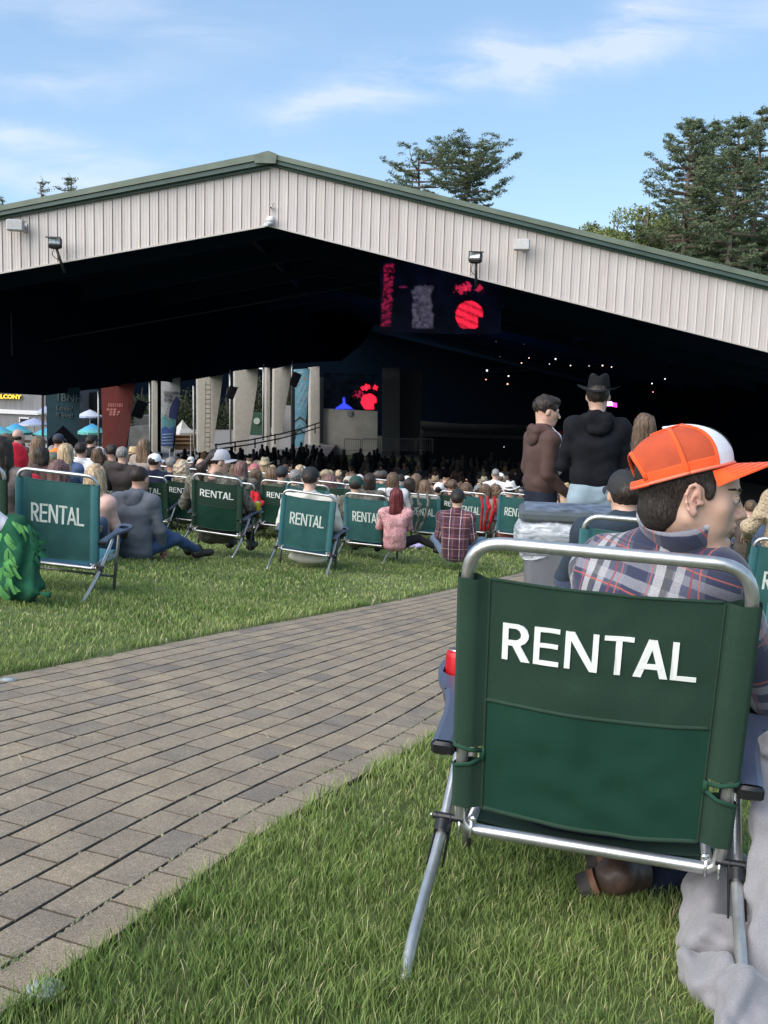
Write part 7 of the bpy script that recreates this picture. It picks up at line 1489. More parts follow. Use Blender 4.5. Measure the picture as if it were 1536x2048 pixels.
    for s in (-1, 1): tp += [rc(tuple(c + xa * s * .075), tuple(bl + xa * s * .06), .105, .10, .05)]
    for s in 'LR': tp += [rc(J['sh' + s], J['el' + s], .056, .052, .03), rc(J['el' + s], J['wr' + s], .054, .038, .02)]
    me = sdf_mesh('shirt', tp, .0065, .03, fold); add_puv(me, J)
    PL = plaid('navy_flannel', (.060, .070, .115), [(1, .185, .0, .070, (.016, .022, .062), .8), (0, .185, .02, .058, (.014, .020, .058), .8), (1, .185, .086, .022, (.34, .34, .37), .5), (1, .185, .132, .020, (.30, .30, .33), .42), (0, .185, .094, .021, (.46, .45, .46), .66), (0, .185, .134, .019, (.42, .41, .42), .58), (0, .185, .116, .014, (.07, .068, .065), .7),
                                                    (1, .185, .074, .0036, (.46, .09, .06), .75), (1, .185, .164, .0032, (.42, .10, .07), .7), (0, .185, .005, .0036, (.46, .10, .07), .75), (0, .185, .085, .0032, (.42, .08, .06), .75), (0, .185, .170, .006, (.22, .035, .045), .75), (1, .185, .176, .003, (.03, .02, .03), .7)])
    so_ = put('shirt', me, PL)
    # collar: a folded band round the neck, higher at the back, points falling forward
    cn = nk + xa * .010 + Vector((.0, .0, .026)); ax_ = (hb - nk).normalized(); e1 = (xa - ax_ * xa.dot(ax_)).normalized(); e2 = ax_.cross(e1); V = []; F = []; ns, nv = 40, 7
    for i in range(ns):
        a = -math.pi * .5 + (i / (ns - 1) - .5) * 2 * math.pi * .985; bk_ = .5 - .5 * math.sin(a)     # 1 at the back of the neck
        for j, (rr, h) in enumerate(((.072, -.03), (.073, .012), (.074, .036), (.079, .044), (.086, .034), (.095, .008), (.105, -.025))):
            h2 = h * (.42 + .75 * bk_) - .014 * (1 - bk_) + .034 * bk_ ** 1.5 * min(1, j / 2); rr2 = rr + .005 * math.sin(3 * a + j) + .008 * bk_; V.append(cn + e1 * rr2 * math.cos(a) + e2 * rr2 * math.sin(a) * -1 * -1 + ax_ * h2)
    for i in range(ns - 1):
        for j in range(nv - 1): F.append((i * nv + j, i * nv + j + 1, (i + 1) * nv + j + 1, (i + 1) * nv + j))
    cm = MB().add(V, F); co = cm.obj('collar', PL, None, True); md = co.modifiers.new('s', 'SOLIDIFY'); md.thickness = .004; co.data.transform(Ti); co.parent = so_
    at_ = co.data.attributes.new('puv', 'FLOAT_VECTOR', 'POINT'); at_.data.foreach_set('vector', np.array([(i * .011, j * .016 + .05, 0) for i in range(ns) for j in range(nv)]).ravel())
    # yoke seam and shoulder seam
    # jeans + boots
    dn = weave('dark_denim', (.010, .014, .030), .85, .3, 900, 30)
    put('trousers', sdf_mesh('trousers', [rc(cl(-.07, .17, .25), cl(.07, .17, .25), .118, .118, .05), rc(J['hipL'], J['knL'], .095, .066, .04), rc(J['hipR'], J['knR'], .095, .066, .04), rc(J['knL'], lv(1360, 1735, 2.22), .066, .058, .02), rc(lv(1360, 1735, 2.22), J['anL'], .058, .052, .02), rc(J['knR'], lv(1370, 1700, 2.32), .062, .056, .02), rc(lv(1370, 1700, 2.32), J['anR'], .054, .048, .02)], .009, .03, lambda Pq: .005 * vnoise(Pq, .05) + .003 * vnoise(Pq, .02)), dn)
    up_ = mat('boot_leather', (.060, .036, .026), .5, var=.5, vs=26, bs=.5, bscale=60, bd=.003); so = mat('boot_sole', (.16, .075, .040), .7, var=.3, vs=40); hl = mat('boot_heel', (.028, .024, .022), .7)
    for k, (a, h, t, lab) in enumerate([(lv(1268, 1748, 2.14), lv(1178, 1768, 2.09), lv(1235, 1785, 2.34), 0), (lv(1262, 1716, 2.26), lv(1192, 1722, 2.24), lv(1220, 1750, 2.46), 1)]):
        a, h, t = Vector(a), Vector(h), Vector(t); f = (t - h).normalized(); u_ = (a - h); u_ = (u_ - f * u_.dot(f)).normalized(); h2 = h + u_ * .0
        b_ = put('boot', sdf_mesh('boot', [rc(tuple(h2 + u_ * .052 + f * .02), tuple(h2 + u_ * .052 + f * .12), .038, .040, .03), rc(tuple(h2 + u_ * .042 + f * .13), tuple(h2 + u_ * .038 + f * .20), .036, .026, .03), rc(tuple(h2 + u_ * .07 + f * .015), tuple(a), .042, .044, .03)], .005, .02, lambda Pq: .002 * vnoise(Pq, .025)), up_)
        sd_ = f.cross(u_).normalized()
        def slab(ol, u0, u1, nm, m_):
            mb = MB(); n_ = len(ol); V = [h2 + f * x + sd_ * y + u_ * z for z, g_ in ((u0, .0), (u0 + .0, .0), (u1 - .002, .0), (u1, -.002)) for x, y in [(x * (1 + g_), y * (1 + g_)) for x, y in ol]]
            mb.add(V, [tuple(range(n_)), tuple(range(4 * n_ - 1, 3 * n_ - 1, -1))] + [(j * n_ + i, j * n_ + (i + 1) % n_, j * n_ + n_ + (i + 1) % n_, j * n_ + n_ + i) for j in range(3) for i in range(n_)]); o_ = mb.obj(nm, m_, None, True, 40); o_.data.transform(Ti); o_.parent = b_; return o_
        so_l = [(.27 * t - .022, w_) for t, w_ in ((0, .012), (.03, .026), (.10, .032), (.3, .031), (.45, .030), (.65, .043), (.8, .044), (.92, .034), (1, .012))]; so_l += [(x, -y) for x, y in reversed(so_l)]
        hl_l = [(x - .022, y) for x, y in ((.0, .012), (.008, .026), (.03, .031), (.066, .030), (.066, -.030), (.03, -.031), (.008, -.026), (.0, -.012))]
        slab(so_l, .006, .020, 'sole', so); slab(hl_l, -.022, .006, 'heel', hl)
    # ---------------- trucker cap: white front, orange mesh back, opening with strap
    CM = M @ Matrix.Translation((0, -.029, .031)) @ Matrix.Rotation(rad(-5), 4, 'Y') @ Matrix.Rotation(rad(24), 4, 'X'); a, bb, h = .087, .108, .106
    OR = weave('orange_twill', (.88, .10, .022), .75, .06, 1400, 20); WHT = weave('white_foam', (.72, .73, .78), .8, .03, 1200, 20)
    mm, nt, b = new_mat('orange_mesh'); b.inputs['Roughness'].default_value = .7; at2 = nt.nodes.new('ShaderNodeAttribute'); at2.attribute_name = 'puv'; sp = nt.nodes.new('ShaderNodeSeparateXYZ'); nt.links.new(at2.outputs['Vector'], sp.inputs[0])
    sx_ = math_n(nt, 'SINE', math_n(nt, 'MULTIPLY', sp.outputs[0], 2200)); sy_ = math_n(nt, 'SINE', math_n(nt, 'MULTIPLY', sp.outputs[1], 2200)); f_ = math_n(nt, 'MULTIPLY', sx_, sy_)
    nn = add_noise(nt, 22, 3); f_ = math_n(nt, 'ADD', f_, math_n(nt, 'MULTIPLY', math_n(nt, 'SUBTRACT', nn.outputs[0], .5), 1.2)); nt.links.new(ramp(nt, math_n(nt, 'MULTIPLY_ADD', f_, .5, .5), [(.3, (.30, .045, .015)), (.6, (.66, .090, .022))]), b.inputs['Base Color']); bump(nt, b, f_, .5, .001)
    def dome(u, v, off=0.):
        rho = math.sqrt(max(0, 1 - v ** 3.0)); fr = max(0, math.sin(u)); bkk = max(0, -math.sin(u)); hh = h * (1 + .02 * fr - .05 * bkk * (1 - v)); x = (a + off) * rho * math.cos(u) * (1 - .05 * v); y = (bb + off) * rho * math.sin(u); y += fr * .012 * v * (1 - v) * 4 * .6 - .010 * v
        return Vector((x, y, hh * v + off * v - .004 * bkk))
    N_ = 144; NV = 40; us = [2 * math.pi * i / N_ for i in range(N_)]; vs = [(j / NV) for j in range(NV + 1)]
    def region(fn, name, mt, off, parent=None, uvs=False):
        V = []; F = []; idx = {}; uv = []
        def vid(i, j):
            i %= N_
            if (i, j) not in idx: idx[(i, j)] = len(V); wob = .0012 * float(vnoise(np.array([[us[i] * 3, vs[j] * 4, 1.]]), 1.)[0]); V.append(CM @ dome(us[i], vs[j], off + wob)); uv.append((us[i] * .095, vs[j] * .13, 0))
            return idx[(i, j)]
        for j in range(NV):
            for i in range(N_):
                if fn(us[i] + math.pi / N_, (vs[j] + vs[j + 1]) / 2): F.append((vid(i, j), vid(i + 1, j), vid(i + 1, j + 1), vid(i, j + 1)))
        o = MB().add(V, F).obj(name, mt, None, True)
        if uvs: q2 = o.data.attributes.new('puv', 'FLOAT_VECTOR', 'POINT'); q2.data.foreach_set('vector', np.array(uv).ravel())
        o.data.transform(Ti); o.parent = parent or r; sm = o.modifiers.new('s', 'SOLIDIFY'); sm.thickness = .0018; sm.offset = -1; return o
    bkd = lambda u: abs((u - 1.5 * math.pi + math.pi) % (2 * math.pi) - math.pi)
    hole = lambda u, v: (bkd(u) / .68) ** 2 + ((v - .10) / .60) ** 2 < 1 and v > .10
    front = lambda u, v: abs((u - .5 * math.pi + math.pi) % (2 * math.pi) - math.pi) < .98 - .15 * v
    cap = region(lambda u, v: not front(u, v) and not hole(u, v) and v > .20, 'cap', mm, 0, None, True)
    region(lambda u, v: front(u, v), 'front_panel', WHT, .0006, cap)
    region(lambda u, v: (not front(u, v)) and v <= .23 and not hole(u, v), 'sweatband', OR, .0008, cap)
    def tube_on(pts, rr, name, mt, par=cap, fl=None, cyc=False):
        q = MB(); q.tube([CM @ dome(u, v, .0012) for u, v in pts], rr, 8, flat=fl); o = q.obj(name, mt, None, True); o.data.transform(Ti); o.parent = par; return o
    for u0 in (0.02, math.pi - .02): tube_on([(u0 - (0.06 if u0 < 1 else -.06), v) for v in np.linspace(0.02, .97, 16)], .0048, 'seam', OR, fl=(1, .35))
    for sg in (-1, 1):
        tube_on([(.5 * math.pi + sg * (.99 - .15 * v), v) for v in np.linspace(0, .95, 16)], .0040, 'seam', OR, fl=(1, .4))
    tube_on([(.5 * math.pi + t, .965) for t in np.linspace(0, 6.28, 18)], .002, 'seam', OR)
    tube_on([(1.5 * math.pi + .70 * math.cos(t), .10 + .61 * math.sin(t)) for t in np.linspace(0, math.pi, 18)], .0052, 'binding', OR, fl=(1, .5))
    tube_on([(1.5 * math.pi + t, .055) for t in np.linspace(-.74, .74, 16)], .0095, 'strap', OR, fl=(1, .2))
    tube_on([(t, .012) for t in np.linspace(0, 6.28, 60)], .0036, 'edge_tape', mat('faded_orange', (.74, .17, .10), .7))
    q = MB(); q.lathe([(.001, .004), (.007, .003), (.0085, 0), (.006, -.002)], CM @ (dome(0, 1.) + Vector((0, .0, .0))), 12); o = q.obj('button', WHT, None, True); o.data.transform(Ti); o.parent = cap
    q = MB(); q.grid(lambda u, v: CM @ dome(.5 * math.pi + u, v, .0028), list(np.linspace(-.30, .30, 12)), list(np.linspace(.34, .78, 9))); o = q.obj('patch', mat('olive_patch', (.045, .06, .03), .8, var=.6, vs=60), None, True); o.data.transform(Ti); o.parent = cap
    B = MB()
    def brim(u, v, dz=0): an = math.pi * (.5 + .36 * u); rr = 1 + v * .74 * (1 - abs(u) ** 2.8 * .94); return CM @ Vector((a * rr * math.cos(an) * .98, bb * rr * math.sin(an), .000 - .020 * (abs(u) ** 2.2) * (.25 + .75 * v) - .016 * v + dz))
    uu = list(np.linspace(-1, 1, 33)); vv = list(np.linspace(0, 1, 9)); B.grid(lambda u, v: brim(u, v), uu, vv); B.grid(lambda u, v: brim(u, v, -.0035), uu, vv); B.grid(lambda u, v: brim(u, 1, -.0035 * v), uu, [0, 1]); o = B.obj('brim', OR, None, True); o.data.transform(Ti); o.parent = cap
    st_ = MB()
    for k in (.25, .45, .65, .85): st_.tube([brim(u, k, .0006) for u in uu[3:-3]], .0006, 4)
    o = st_.obj('stitching', mat('orange_thread', (.62, .07, .02), .7), None); o.data.transform(Ti); o.parent = cap
front_man()
# ------------------------------------------------------------------ cans
def can(loc, rotm, m, label, s=1., mark=None, rad_=.033, h=.122):
    r = empty('drink_can', (0, 0, 0), label, 'can'); r.matrix_world = Matrix.Translation(Vector(loc)) @ rotm
    MB().lathe([(rad_ * .80, 0), (rad_ * .96, .006), (rad_, .012), (rad_, h - .018), (rad_ * .97, h - .012), (rad_ * .84, h - .003)], n=28).obj('body', m, r, True)
    tin = mat('can_tin', (.62, .62, .64), .25, .9); MB().lathe([(rad_ * .84, h - .003), (rad_ * .83, h), (rad_ * .79, h), (rad_ * .76, h - .004), (.001, h - .004)], n=28).obj('rim', tin, r, True, 40); q = MB(); q.box((0, .006, h - .0015), (.014, .022, .0015), None, .0005); q.obj('tab', tin, r)
    if mark: mark(r)
    return r
def red_marks(r):
    w_ = mat('can_white', (.8, .8, .8), .35); q = MB()
    for k in range(4): q.grid(lambda u, v: Vector((.0334 * math.cos(u), .0334 * math.sin(u), .030 + .0085 * k + .005 * v + .012 * (u + 2.6))), list(np.linspace(-2.95, -2.1 - .12 * k, 8)), [0, 1])
    q.grid(lambda u, v: Vector((.0335 * math.cos(u), .0335 * math.sin(u), .012 + .016 * v)), list(np.linspace(-2.8, -1.9, 8)), [0, 1]); q.obj('white_print', w_, r, True)
Rch = FM.to_3x3().to_4x4()
def cup(Mx, side_): f = Vector((0, math.cos(rad(13)), math.sin(rad(13)))); up = Vector((0, -math.sin(rad(13)), math.cos(rad(13)))); return Mx @ (Vector((side_ * (CH_W / 2 + .040), -.060, .374)) + f * .352 + Vector((side_ * .040, 0, 0)) + up * -.062)
can(cup(FM, -1), Rch, mat('red_can_paint', (.55, .012, .022), .28, .35), 'red drink can with white marks in the cup holder of the nearest chair', mark=red_marks)
def yel_marks(r):
    q = MB(); q.grid(lambda u, v: Vector((.0334 * math.cos(u), .0334 * math.sin(u), .035 + .05 * v)), list(np.linspace(-2.6, -1.9, 6)), [0, 1]); q.obj('dark_print', mat('can_dark_print', (.04, .04, .01), .5), r, True)
cc = [o for o in bpy.data.objects if o.get('label', '').startswith('dark green lawn chair lettered RENTAL under the camou')][0].matrix_world.copy()
can(cup(cc, 1), cc.to_3x3().to_4x4(), mat('yellow_can_paint', (.42, .36, .02), .3, .2), 'tall yellow can with silver top in the cup holder beside the camouflage jacket', mark=yel_marks, rad_=.035, h=.165)
# ------------------------------------------------------------------ grey sweatshirt hung over the right arm, pooled on the grass
def sweatshirt():
    gm, nt, b = new_mat('grey_marl_jersey'); b.inputs['Roughness'].default_value = .9; b.inputs['Sheen Weight'].default_value = .3; n = add_noise(nt, 380, 3, rough=.7); n2 = add_noise(nt, 6, 4)
    c = ramp(nt, n.outputs[0], [(.3, (.19, .185, .20)), (.7, (.27, .265, .28))]); mxx = nt.nodes.new('ShaderNodeMix'); mxx.data_type = 'RGBA'; mxx.blend_type = 'MULTIPLY'; mxx.inputs[0].default_value = .6; nt.links.new(c, mxx.inputs[6]); nt.links.new(ramp(nt, n2.outputs[0], [(.3, (.85,) * 3), (.7, (1.1,) * 3)]), mxx.inputs[7]); nt.links.new(mxx.outputs[2], b.inputs['Base Color']); nw = add_noise(nt, 14, 6, rough=.6); nw.inputs['Distortion'].default_value = 1.6; bump(nt, b, nw.outputs[0], .12, .01)
    L = lambda *a: lv(*a)
    g_ = lambda px, py, dz=.03: tuple(on_ground(px, py) + Vector((0, 0, dz)))
    pr = [rc(L(1512, 1512, 2.02), L(1555, 1500, 1.95), .034, .040, .03), rc(L(1520, 1520, 1.98), L(1540, 1640, 1.86), .034, .046, .03), rc(L(1560, 1520, 1.98), L(1580, 1700, 1.84), .05, .06, .03), rc(L(1540, 1640, 1.86), L(1548, 1800, 1.78), .046, .050, .03), rc(L(1548, 1800, 1.78), L(1535, 1930, 1.70), .050, .048, .03), rc(L(1580, 1700, 1.84), L(1590, 1930, 1.72), .06, .06, .03),
          rc(L(1455, 1700, 1.97), L(1410, 1790, 1.93), .034, .050, .03), rc(L(1440, 1690, 2.0), L(1480, 1760, 1.96), .03, .05, .03), rc(L(1410, 1790, 1.93), L(1410, 1880, 1.84), .050, .060, .03), rc(L(1480, 1760, 1.96), L(1450, 1860, 1.90), .05, .06, .03),
          rc(g_(1400, 1935, .055), g_(1500, 1950, .060), .052, .060, .04), rc(g_(1385, 1965, .035), g_(1440, 2010, .040), .042, .060, .04), rc(g_(1440, 2010, .030), g_(1560, 2060, .03), .062, .070, .04), rc(g_(1500, 1950, .06), g_(1575, 1990, .06), .06, .065, .04), rc(L(1535, 1930, 1.70), g_(1520, 1970, .08), .048, .05, .04), rc(cl(.295, -.345, .02), cl(.30, -.25, .075), .058, .050, .02)]
    core = []
    for i_, p_ in enumerate(pr):
        a_, b_ = Vector(p_[1]), Vector(p_[2]); d_ = (b_ - a_).normalized(); e_ = d_.cross(Vector((.3, 1, .2))).normalized(); f_ = d_.cross(e_)
        core.append(rc(p_[1], p_[2], p_[3] * .80, p_[4] * .80, .025))
        for q_ in range(4):
            t_ = i_ * 1.3 + q_ * 1.57; o_ = e_ * math.cos(t_) + f_ * math.sin(t_); o2 = e_ * math.cos(t_ + .9) + f_ * math.sin(t_ + .9); core.append(rc(tuple(a_ + o_ * p_[3] * .66), tuple(b_ + o2 * p_[4] * .66), p_[3] * .40, p_[4] * .40, .007))
    pr = core
    def fz(P):
        a = P @ np.array([.8, .2, .9]); c = P @ np.array([-.6, .5, .7]); r1 = 1 - 2 * np.abs(vnoise(P * np.array([1.2, 1, .8]), .085, 4.)); r2 = 1 - 2 * np.abs(vnoise(P, .045, 7.)); return .008 * r1 * np.clip(.55 + vnoise(P, .16, 6.), 0, 1) + .003 * r2 + .004 * np.sin(c * 70 + 6 * vnoise(P, .1, 2.))
    o = link('sweatshirt', sdf_mesh('sweatshirt', pr, .0055, .02, fz), gm); tag(o, 'pale grey sweatshirt hanging off the right chair arm onto the grass', 'sweatshirt')
    # doubled cuff seams
    q = MB(); pts = [at(1360, 1925, 1.60), at(1395, 1962, 1.545), at(1440, 1975, 1.53), at(1490, 1968, 1.535), at(1505, 1950, 1.56)]
sweatshirt()
# ------------------------------------------------------------------ rubbish bin
def bin_():
    r = empty('rubbish_bin', tuple(at(1135, 1000, 6.05)), 'grey rubbish bin with a pale plastic bag under its dark lid rim', 'rubbish bin'); c = at(1138, 1026, 6.05); gz = ground(c.x, c.y); r.matrix_world = Matrix.Translation((c.x + .04, c.y + .22, gz)) @ Matrix.Rotation(rad(-7), 4, 'Z'); H = c.z - gz
    w, d = .295, .20
    b = MB(); rows = [(0, .80), (.05, .82), (H - .15, .97), (H - .06, .98)]; V = []; F = []
    def ring(z, k): return [Vector((sx * w * k - (sx * .04 if i in (0, 1) else 0) * 0, sy * d * k, z)) for i, (sx, sy) in enumerate(((-1, -1), (1, -1), (1, 1), (-1, 1)))]
    for z, k in rows:
        for i, (sx, sy) in enumerate(((-1, -1), (1, -1), (1, 1), (-1, 1))):
            for t in range(4): an = math.atan2(sy, sx) - math.pi / 4 + t * math.pi / 6; V.append(Vector((sx * (w * k - .05) + .05 * math.cos(an), sy * (d * k - .05) + .05 * math.sin(an), z)))
    n = 16
    for j in range(3):
        for i in range(n): F.append((j * n + i, j * n + (i + 1) % n, j * n + n + (i + 1) % n, j * n + n + i))
    F.append(tuple(range(n))); b.add(V, F); b.obj('bin_body', mat('bin_grey_plastic', (.12, .13, .145), .55, var=.1, vs=8), r, True, 50)
    q = MB(); q.box((0, 0, H - .035), (2 * w + .05, 2 * d + .05, .07), None, .02); q.obj('lid_rim', mat('bin_rim_grey', (.075, .090, .095), .4), r, True, 40)
    q = MB(); q.box((0, 0, H + .006), (2 * w - .02, 2 * d - .02, .012)); q.obj('liner_top', mat('pale_blue_liner', (.12, .15, .20), .5, var=.7, vs=12), r)
    pm, nt, bb = new_mat('thin_plastic_bag'); bb.inputs['Roughness'].default_value = .32; bb.inputs['Alpha'].default_value = .93; n_ = add_noise(nt, 12, 5, stretch=(.5, .5, 2.2), rough=.55); n_.inputs['Distortion'].default_value = 1.5
    nt.links.new(ramp(nt, n_.outputs[0], [(.3, (.16, .18, .20)), (.48, (.33, .36, .39)), (.7, (.62, .66, .70))]), bb.inputs['Base Color']); bump(nt, bb, n_.outputs[0], .5, .02)
    q = MB(); us = np.linspace(0, 2 * math.pi, 97)[:-1]
    def bag(u, v):
        cx, sy = math.cos(u), math.sin(u); k = 1 / max(abs(cx), abs(sy)) ** .85; x, y = w * cx * k * .98, d * sy * k * .98; lowz = .16 - .12 * math.cos(u) + .02 * math.sin(u * 3 + 1); bul = .055 * math.sin(math.pi * min(v * 1.15, 1)) ** .7; ln = math.hypot(x, y); f_ = .010 * math.sin(u * 17 + v * 5 + 2 * math.sin(u * 5)) * v + .005 * math.sin(u * 41 + 9 * v)
        return Vector((x * (1 + (bul + f_) / ln), y * (1 + (bul + f_) / ln), H - .065 - lowz * v + .008 * math.sin(9 * u)))
    q.grid(bag, list(us), list(np.linspace(0, 1, 16)), True); q.obj('bag', pm, r, True)
    q = MB(); q.box((-.02, -d * .93 - .012, H - .40), (.016, .006, .095)); q.box((.012, -d * .93 - .012, H - .442), (.06, .006, .014)); q.obj('white_letter', WHP, r)
    q = MB(); [q.tube([(sx * .2, -.02, .05), (sx * .25, -.02, .05)], .05, 12) for sx in (-1, 1)]; q.obj('wheel', BLKP, r, True, 40)
bin_()
# ------------------------------------------------------------------ standing people beyond the bin
def stand_at(px, py_top, Y, yaw, **k):
    crown = 1.76 + {'cowboy': .045}.get(k.get('hat'), 0) + (.012 if k.get('hair') == 'mop' else 0); p = at(px, py_top, Y); z = ground(p.x, p.y); s = (p.z - z) / crown; print('stand', px, round(s, 2)); return figure((p.x, p.y, z), yaw, pose='stand', scale=s, **k)
hb_ = weave('brown_jersey', (.075, .045, .040), .9, .15, 900, 8)
p = stand_at(1093, 789, 8.3, -74, label='standing person in a brown hooded jacket over a white shirt, looking down to the right', hair='mop', hm=HD, sk=SK1, top=hb_, bottom=C_('ink_denim', (.014, .018, .032)), hood=True, res=.010, headres=.006, w=.95, th=1.08, hyaw=-14, hpitch=-10, fold=.008,
    J=dict(shR=(.165, -.02, 1.41), elR=(.215, -.06, 1.15), wrR=(.17, .14, .99), elL=(-.21, -.04, 1.15), wrL=(-.17, .16, .98)))
link('t_shirt', sdf_mesh('t_shirt', [rc((.03, .090, 1.42), (.03, .118, 1.16), .045, .040, .03), rc((0, .02, 1.475), (0, .07, 1.42), .062, .06, .03)], .010, .02, lambda P: .003 * vnoise(P, .04)), C_('white_cotton', (.72, .72, .72)), p)
stand_at(1200, 745, 7.7, -4, label='standing person in a black cowboy hat and black hooded sweatshirt, seen from behind', hair='short', hm=HD, hat='cowboy', hatm=mat('black_felt', (.010, .011, .013), .9, var=.3, vs=30, spec=.15), sk=SK1, top=C_('black_jersey', (.0065, .0075, .011)), bottom=C_('pale_denim', (.26, .34, .40)), hood=True, res=.010, headres=.006, w=.92, th=.98, hyaw=-14, fold=.008,
    J=dict(shR=(.168, -.01, 1.415), elR=(.222, .05, 1.14), wrR=(.10, .24, 1.08), elL=(-.222, .05, 1.14), wrL=(-.10, .26, 1.12)))
stand_at(1290, 826, 8.9, -6, label='standing person with long straight ash brown hair, beside the cowboy hatted one', hair='long', hm=HB, top=C_('charcoal', (.03, .032, .036)), res=.013)
# boy in the black cap in front of the orange cap
seat_at(1254, 936, 4.75, yaw=-12, hyaw=8, label='person in a black cap seated between the bin and the orange cap', hair='undercap', hm=HD, hat='cap', hatm=mat('black_twill_cap', (.016, .017, .019), .8, var=.25, vs=60), sk=SK1, top=C_('slate_blue', (.028, .042, .060)), res=.009, headres=.006, w=1.1, th=1.05, scale=1.0, J=dict(head=(.0, .02, .93)))
ch(CT2, 1262, 1305, 4.45, 'teal lawn chair under the person in the black cap beside the bin', yaw=-12, roll=1.5, tilt=11)
ch(CG, 1541, 1196, 9.2, 'dark green lawn chair whose first letters show at the right photo edge', yaw=-14, roll=2, tilt=12)
ch(CT2, 1566, 1265, 6.4, 'teal lawn chair just below the dark green one at the right photo edge', yaw=-14, roll=2, tilt=12)
ch(CT2, 1640, 1400, 4.3, 'nearest teal lawn chair, cut off by the right photo edge', yaw=-16, roll=2, tilt=11)
seat_at(1606, 905, 7.0, yaw=-10, label='person in a tan crochet top at the right photo edge', hair='long', hm=HBL, top=mat('tan_crochet', (.42, .33, .22), .95, var=.45, vs=70, bs=1., bscale=60, bd=.02), res=.012, w=1.2, th=1.25, fold=.014, J=dict(elL=(-.32, .02, .50), wrL=(-.30, .2, .42)))
# ------------------------------------------------------------------ far left chair with the fringed green fleece blanket
lc = ch(CG, -72, 1120, 6.25, 'dark green lawn chair cut off by the left photo edge under the fringed blanket', yaw=2, roll=4.5, tilt=10.5)
def blanket():
    fm = weave('green_fleece', (.010, .075, .038), .95, .18, 500, 12); L = lambda a, b, c: lv(a, b, c)
    pr = [rc(L(8, 1048, 6.05), L(50, 1046, 5.98), .05, .045, .04), rc(L(20, 1060, 5.95), L(42, 1130, 5.85), .075, .085, .04), rc(L(48, 1060, 5.95), L(60, 1130, 5.85), .06, .07, .04), rc(L(40, 1130, 5.85), L(52, 1178, 5.72), .085, .09, .04), rc(L(10, 1080, 5.95), L(22, 1170, 5.75), .06, .07, .04), rc(L(60, 1130, 5.85), L(72, 1180, 5.68), .065, .045, .04), rc(L(60, 1182, 5.66), L(92, 1190, 5.60), .035, .02, .03)]
    def fz(P): a = P @ np.array([1, .4, -.12]); return .014 * np.sin(a * 48 + 3 * vnoise(P, .2)) + .010 * vnoise(P, .09) + .003 * vnoise(P, .03)
    r = empty('fringed_blanket', L(45, 1180, 5.75), 'dark green fleece blanket with pale green knotted fringe over the left chair arm', 'blanket'); P0 = Vector(L(45, 1180, 5.75)); me = sdf_mesh('fleece', pr, .014, .04, fz); me.transform(Matrix.Translation(-P0)); link('fleece', me, fm, r)
    g = random.Random(3); q = MB(); q2 = MB()
    PF = weave('pale_green_fleece', (.085, .26, .075), .95, .3, 500, 12)
    def strip(px, py, Y, ln, a, wd, m):
        p = Vector(L(px, py, Y)) - P0; d = Vector((math.cos(a), -.25, math.sin(a))).normalized(); nrm = Vector((-d.z, 0, d.x)); mb = MB(); V = []; F = []; tw = g.uniform(-1.2, 1.2); cv = g.uniform(-.03, .03)
        for i, t in enumerate(np.linspace(0, 1, 6)):
            c = p + d * ln * t + nrm * cv * t * t * 2 + Vector((0, -.012 * math.sin(t * 3.1), -.02 * t * t)); k = tw * (t - .3); n2_ = (nrm * math.cos(k) + Vector((0, math.sin(k), 0))) * wd * (.32 if i == 0 else .5 - .05 * (i == 5)); th_ = Vector((0, .0035, 0)); V += [c - n2_, c + n2_, c + n2_ + th_, c - n2_ + th_]
        for i in range(5):
            for j in range(4): F.append((4 * i + j, 4 * i + (j + 1) % 4, 4 * i + 4 + (j + 1) % 4, 4 * i + 4 + j))
        F += [(0, 1, 2, 3), (20, 21, 22, 23)]; mb.add(V, F).obj('fringe_strip', m, r, False)
    for k in range(19):
        t = k / 18; strip(g.uniform(-4, 14 + 30 * t), 1066 + 112 * t + g.uniform(-8, 8), 5.70 - .1 * t, g.uniform(.06, .10), g.uniform(-2.1, -.7), g.uniform(.020, .034), PF)
    for k in range(4): strip(24 + 7 * k, 1044 + k * 3, 5.86, .07, g.uniform(-.6, .2), .022, PF)
    for k in range(14): t = k / 13; strip(58 + 10 * t + g.uniform(-2, 2), 1050 + 52 * t, 5.78, g.uniform(.06, .09), g.uniform(-1.3, -.3), .026, fm)
    o = link('white_bag', sdf_mesh('white_bag', [rc(L(-8, 1045, 5.95), L(4, 1050, 5.95), .075, .06, .03)], .014, .03, lambda P: .008 * vnoise(P, .05)), mat('white_cloth_bag', (.62, .62, .68), .7)); tag(o, 'small white bag on the green fleece at the left photo edge', 'bag')
blanket()
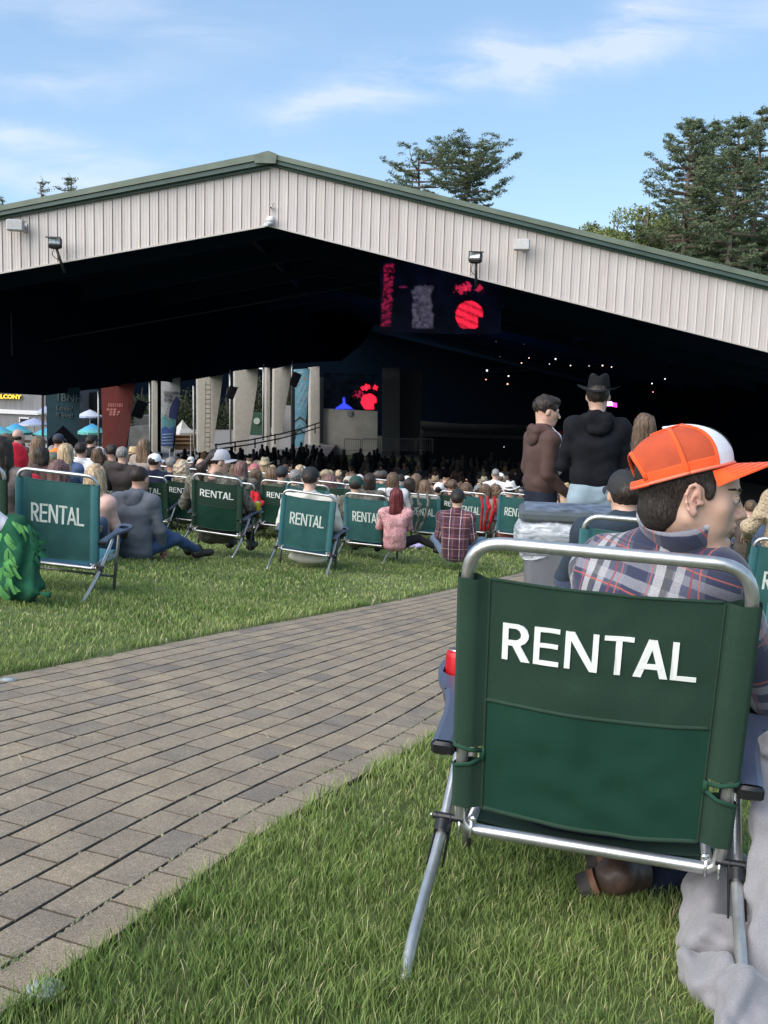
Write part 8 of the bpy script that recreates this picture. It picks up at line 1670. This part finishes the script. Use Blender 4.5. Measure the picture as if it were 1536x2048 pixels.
# ------------------------------------------------------------------ cloth hung on other chairs and small things on the grass
def drape(label, cat, name, m, pts, r_, flat_=.3, res=.014, nz=.01):
    C_l = [Vector(lv(*p)) for p in pts]; pr = []
    for a, b, ra, rb in zip(C_l, C_l[1:], r_, r_[1:]):
        for s in (-1, 0, 1): pr.append(rc(tuple(a + Vector((s * ra, 0, 0))), tuple(b + Vector((s * rb, 0, 0))), .022, .022, .02))
    o = link(name, sdf_mesh(name, pr, res, .03, lambda P: nz * np.sin(P[..., 0] * 70 + 4 * vnoise(P, .2)) + .008 * vnoise(P, .08)), m); tag(o, label, cat)
drape('camouflage cloth hung over the back of a teal chair', 'cloth', 'camouflage_cloth', CAMO, [(836, 986, 14.95), (840, 1010, 14.85), (838, 1040, 14.9), (828, 1064, 15.0)], [.13, .12, .09, .05])
drape('bright red jacket hung between two teal chairs', 'jacket', 'red_jacket', C_('red_jacket_cloth', (.42, .012, .022)), [(976, 996, 14.8), (978, 1015, 14.75), (972, 1040, 14.8), (968, 1060, 14.9)], [.10, .10, .07, .04])
drape('red cloth showing right of the camouflage jacket', 'cloth', 'red_cloth', C_('red_jacket_cloth', (.42, .012, .022)), [(507, 985, 13.3), (516, 1005, 13.2), (514, 1022, 13.2)], [.03, .06, .03])
def lump(px, py, label, cat, name, m, sc, res=.01): p = on_ground(px, py); o = link(name, sdf_mesh(name, [el((0, 0, .02), sc)], res, .02, lambda P: .010 * vnoise(P, .05)), m); o.location = (p.x, p.y, p.z + .015); tag(o, label, cat)
lump(828, 1096, 'crumpled lilac towel on the grass beside the black legs', 'towel', 'towel', mat('lilac_towel', (.45, .40, .62), .9, var=.3, vs=20), (.17, .10, .045)); lump(838, 1092, 'white shoe lying on the lilac towel', 'shoe', 'shoe', mat('white_shoe', (.65, .65, .68), .6), (.07, .12, .05)); lump(981, 1104, 'small pink packet on the grass right of the plaid shirt', 'packet', 'packet', mat('pink_packet', (.6, .12, .14), .4), (.05, .03, .05))
lump(872, 1098, 'grey rumpled jacket corner on the grass left of the plaid shirt', 'jacket', 'grey_jacket', mat('grey_cloth', (.22, .24, .27), .9), (.10, .08, .04)); lump(962, 1104, 'dark strap lying on the grass right of the plaid shirt', 'strap', 'strap', mat('dark_strap', (.06, .06, .07), .8), (.12, .04, .025))
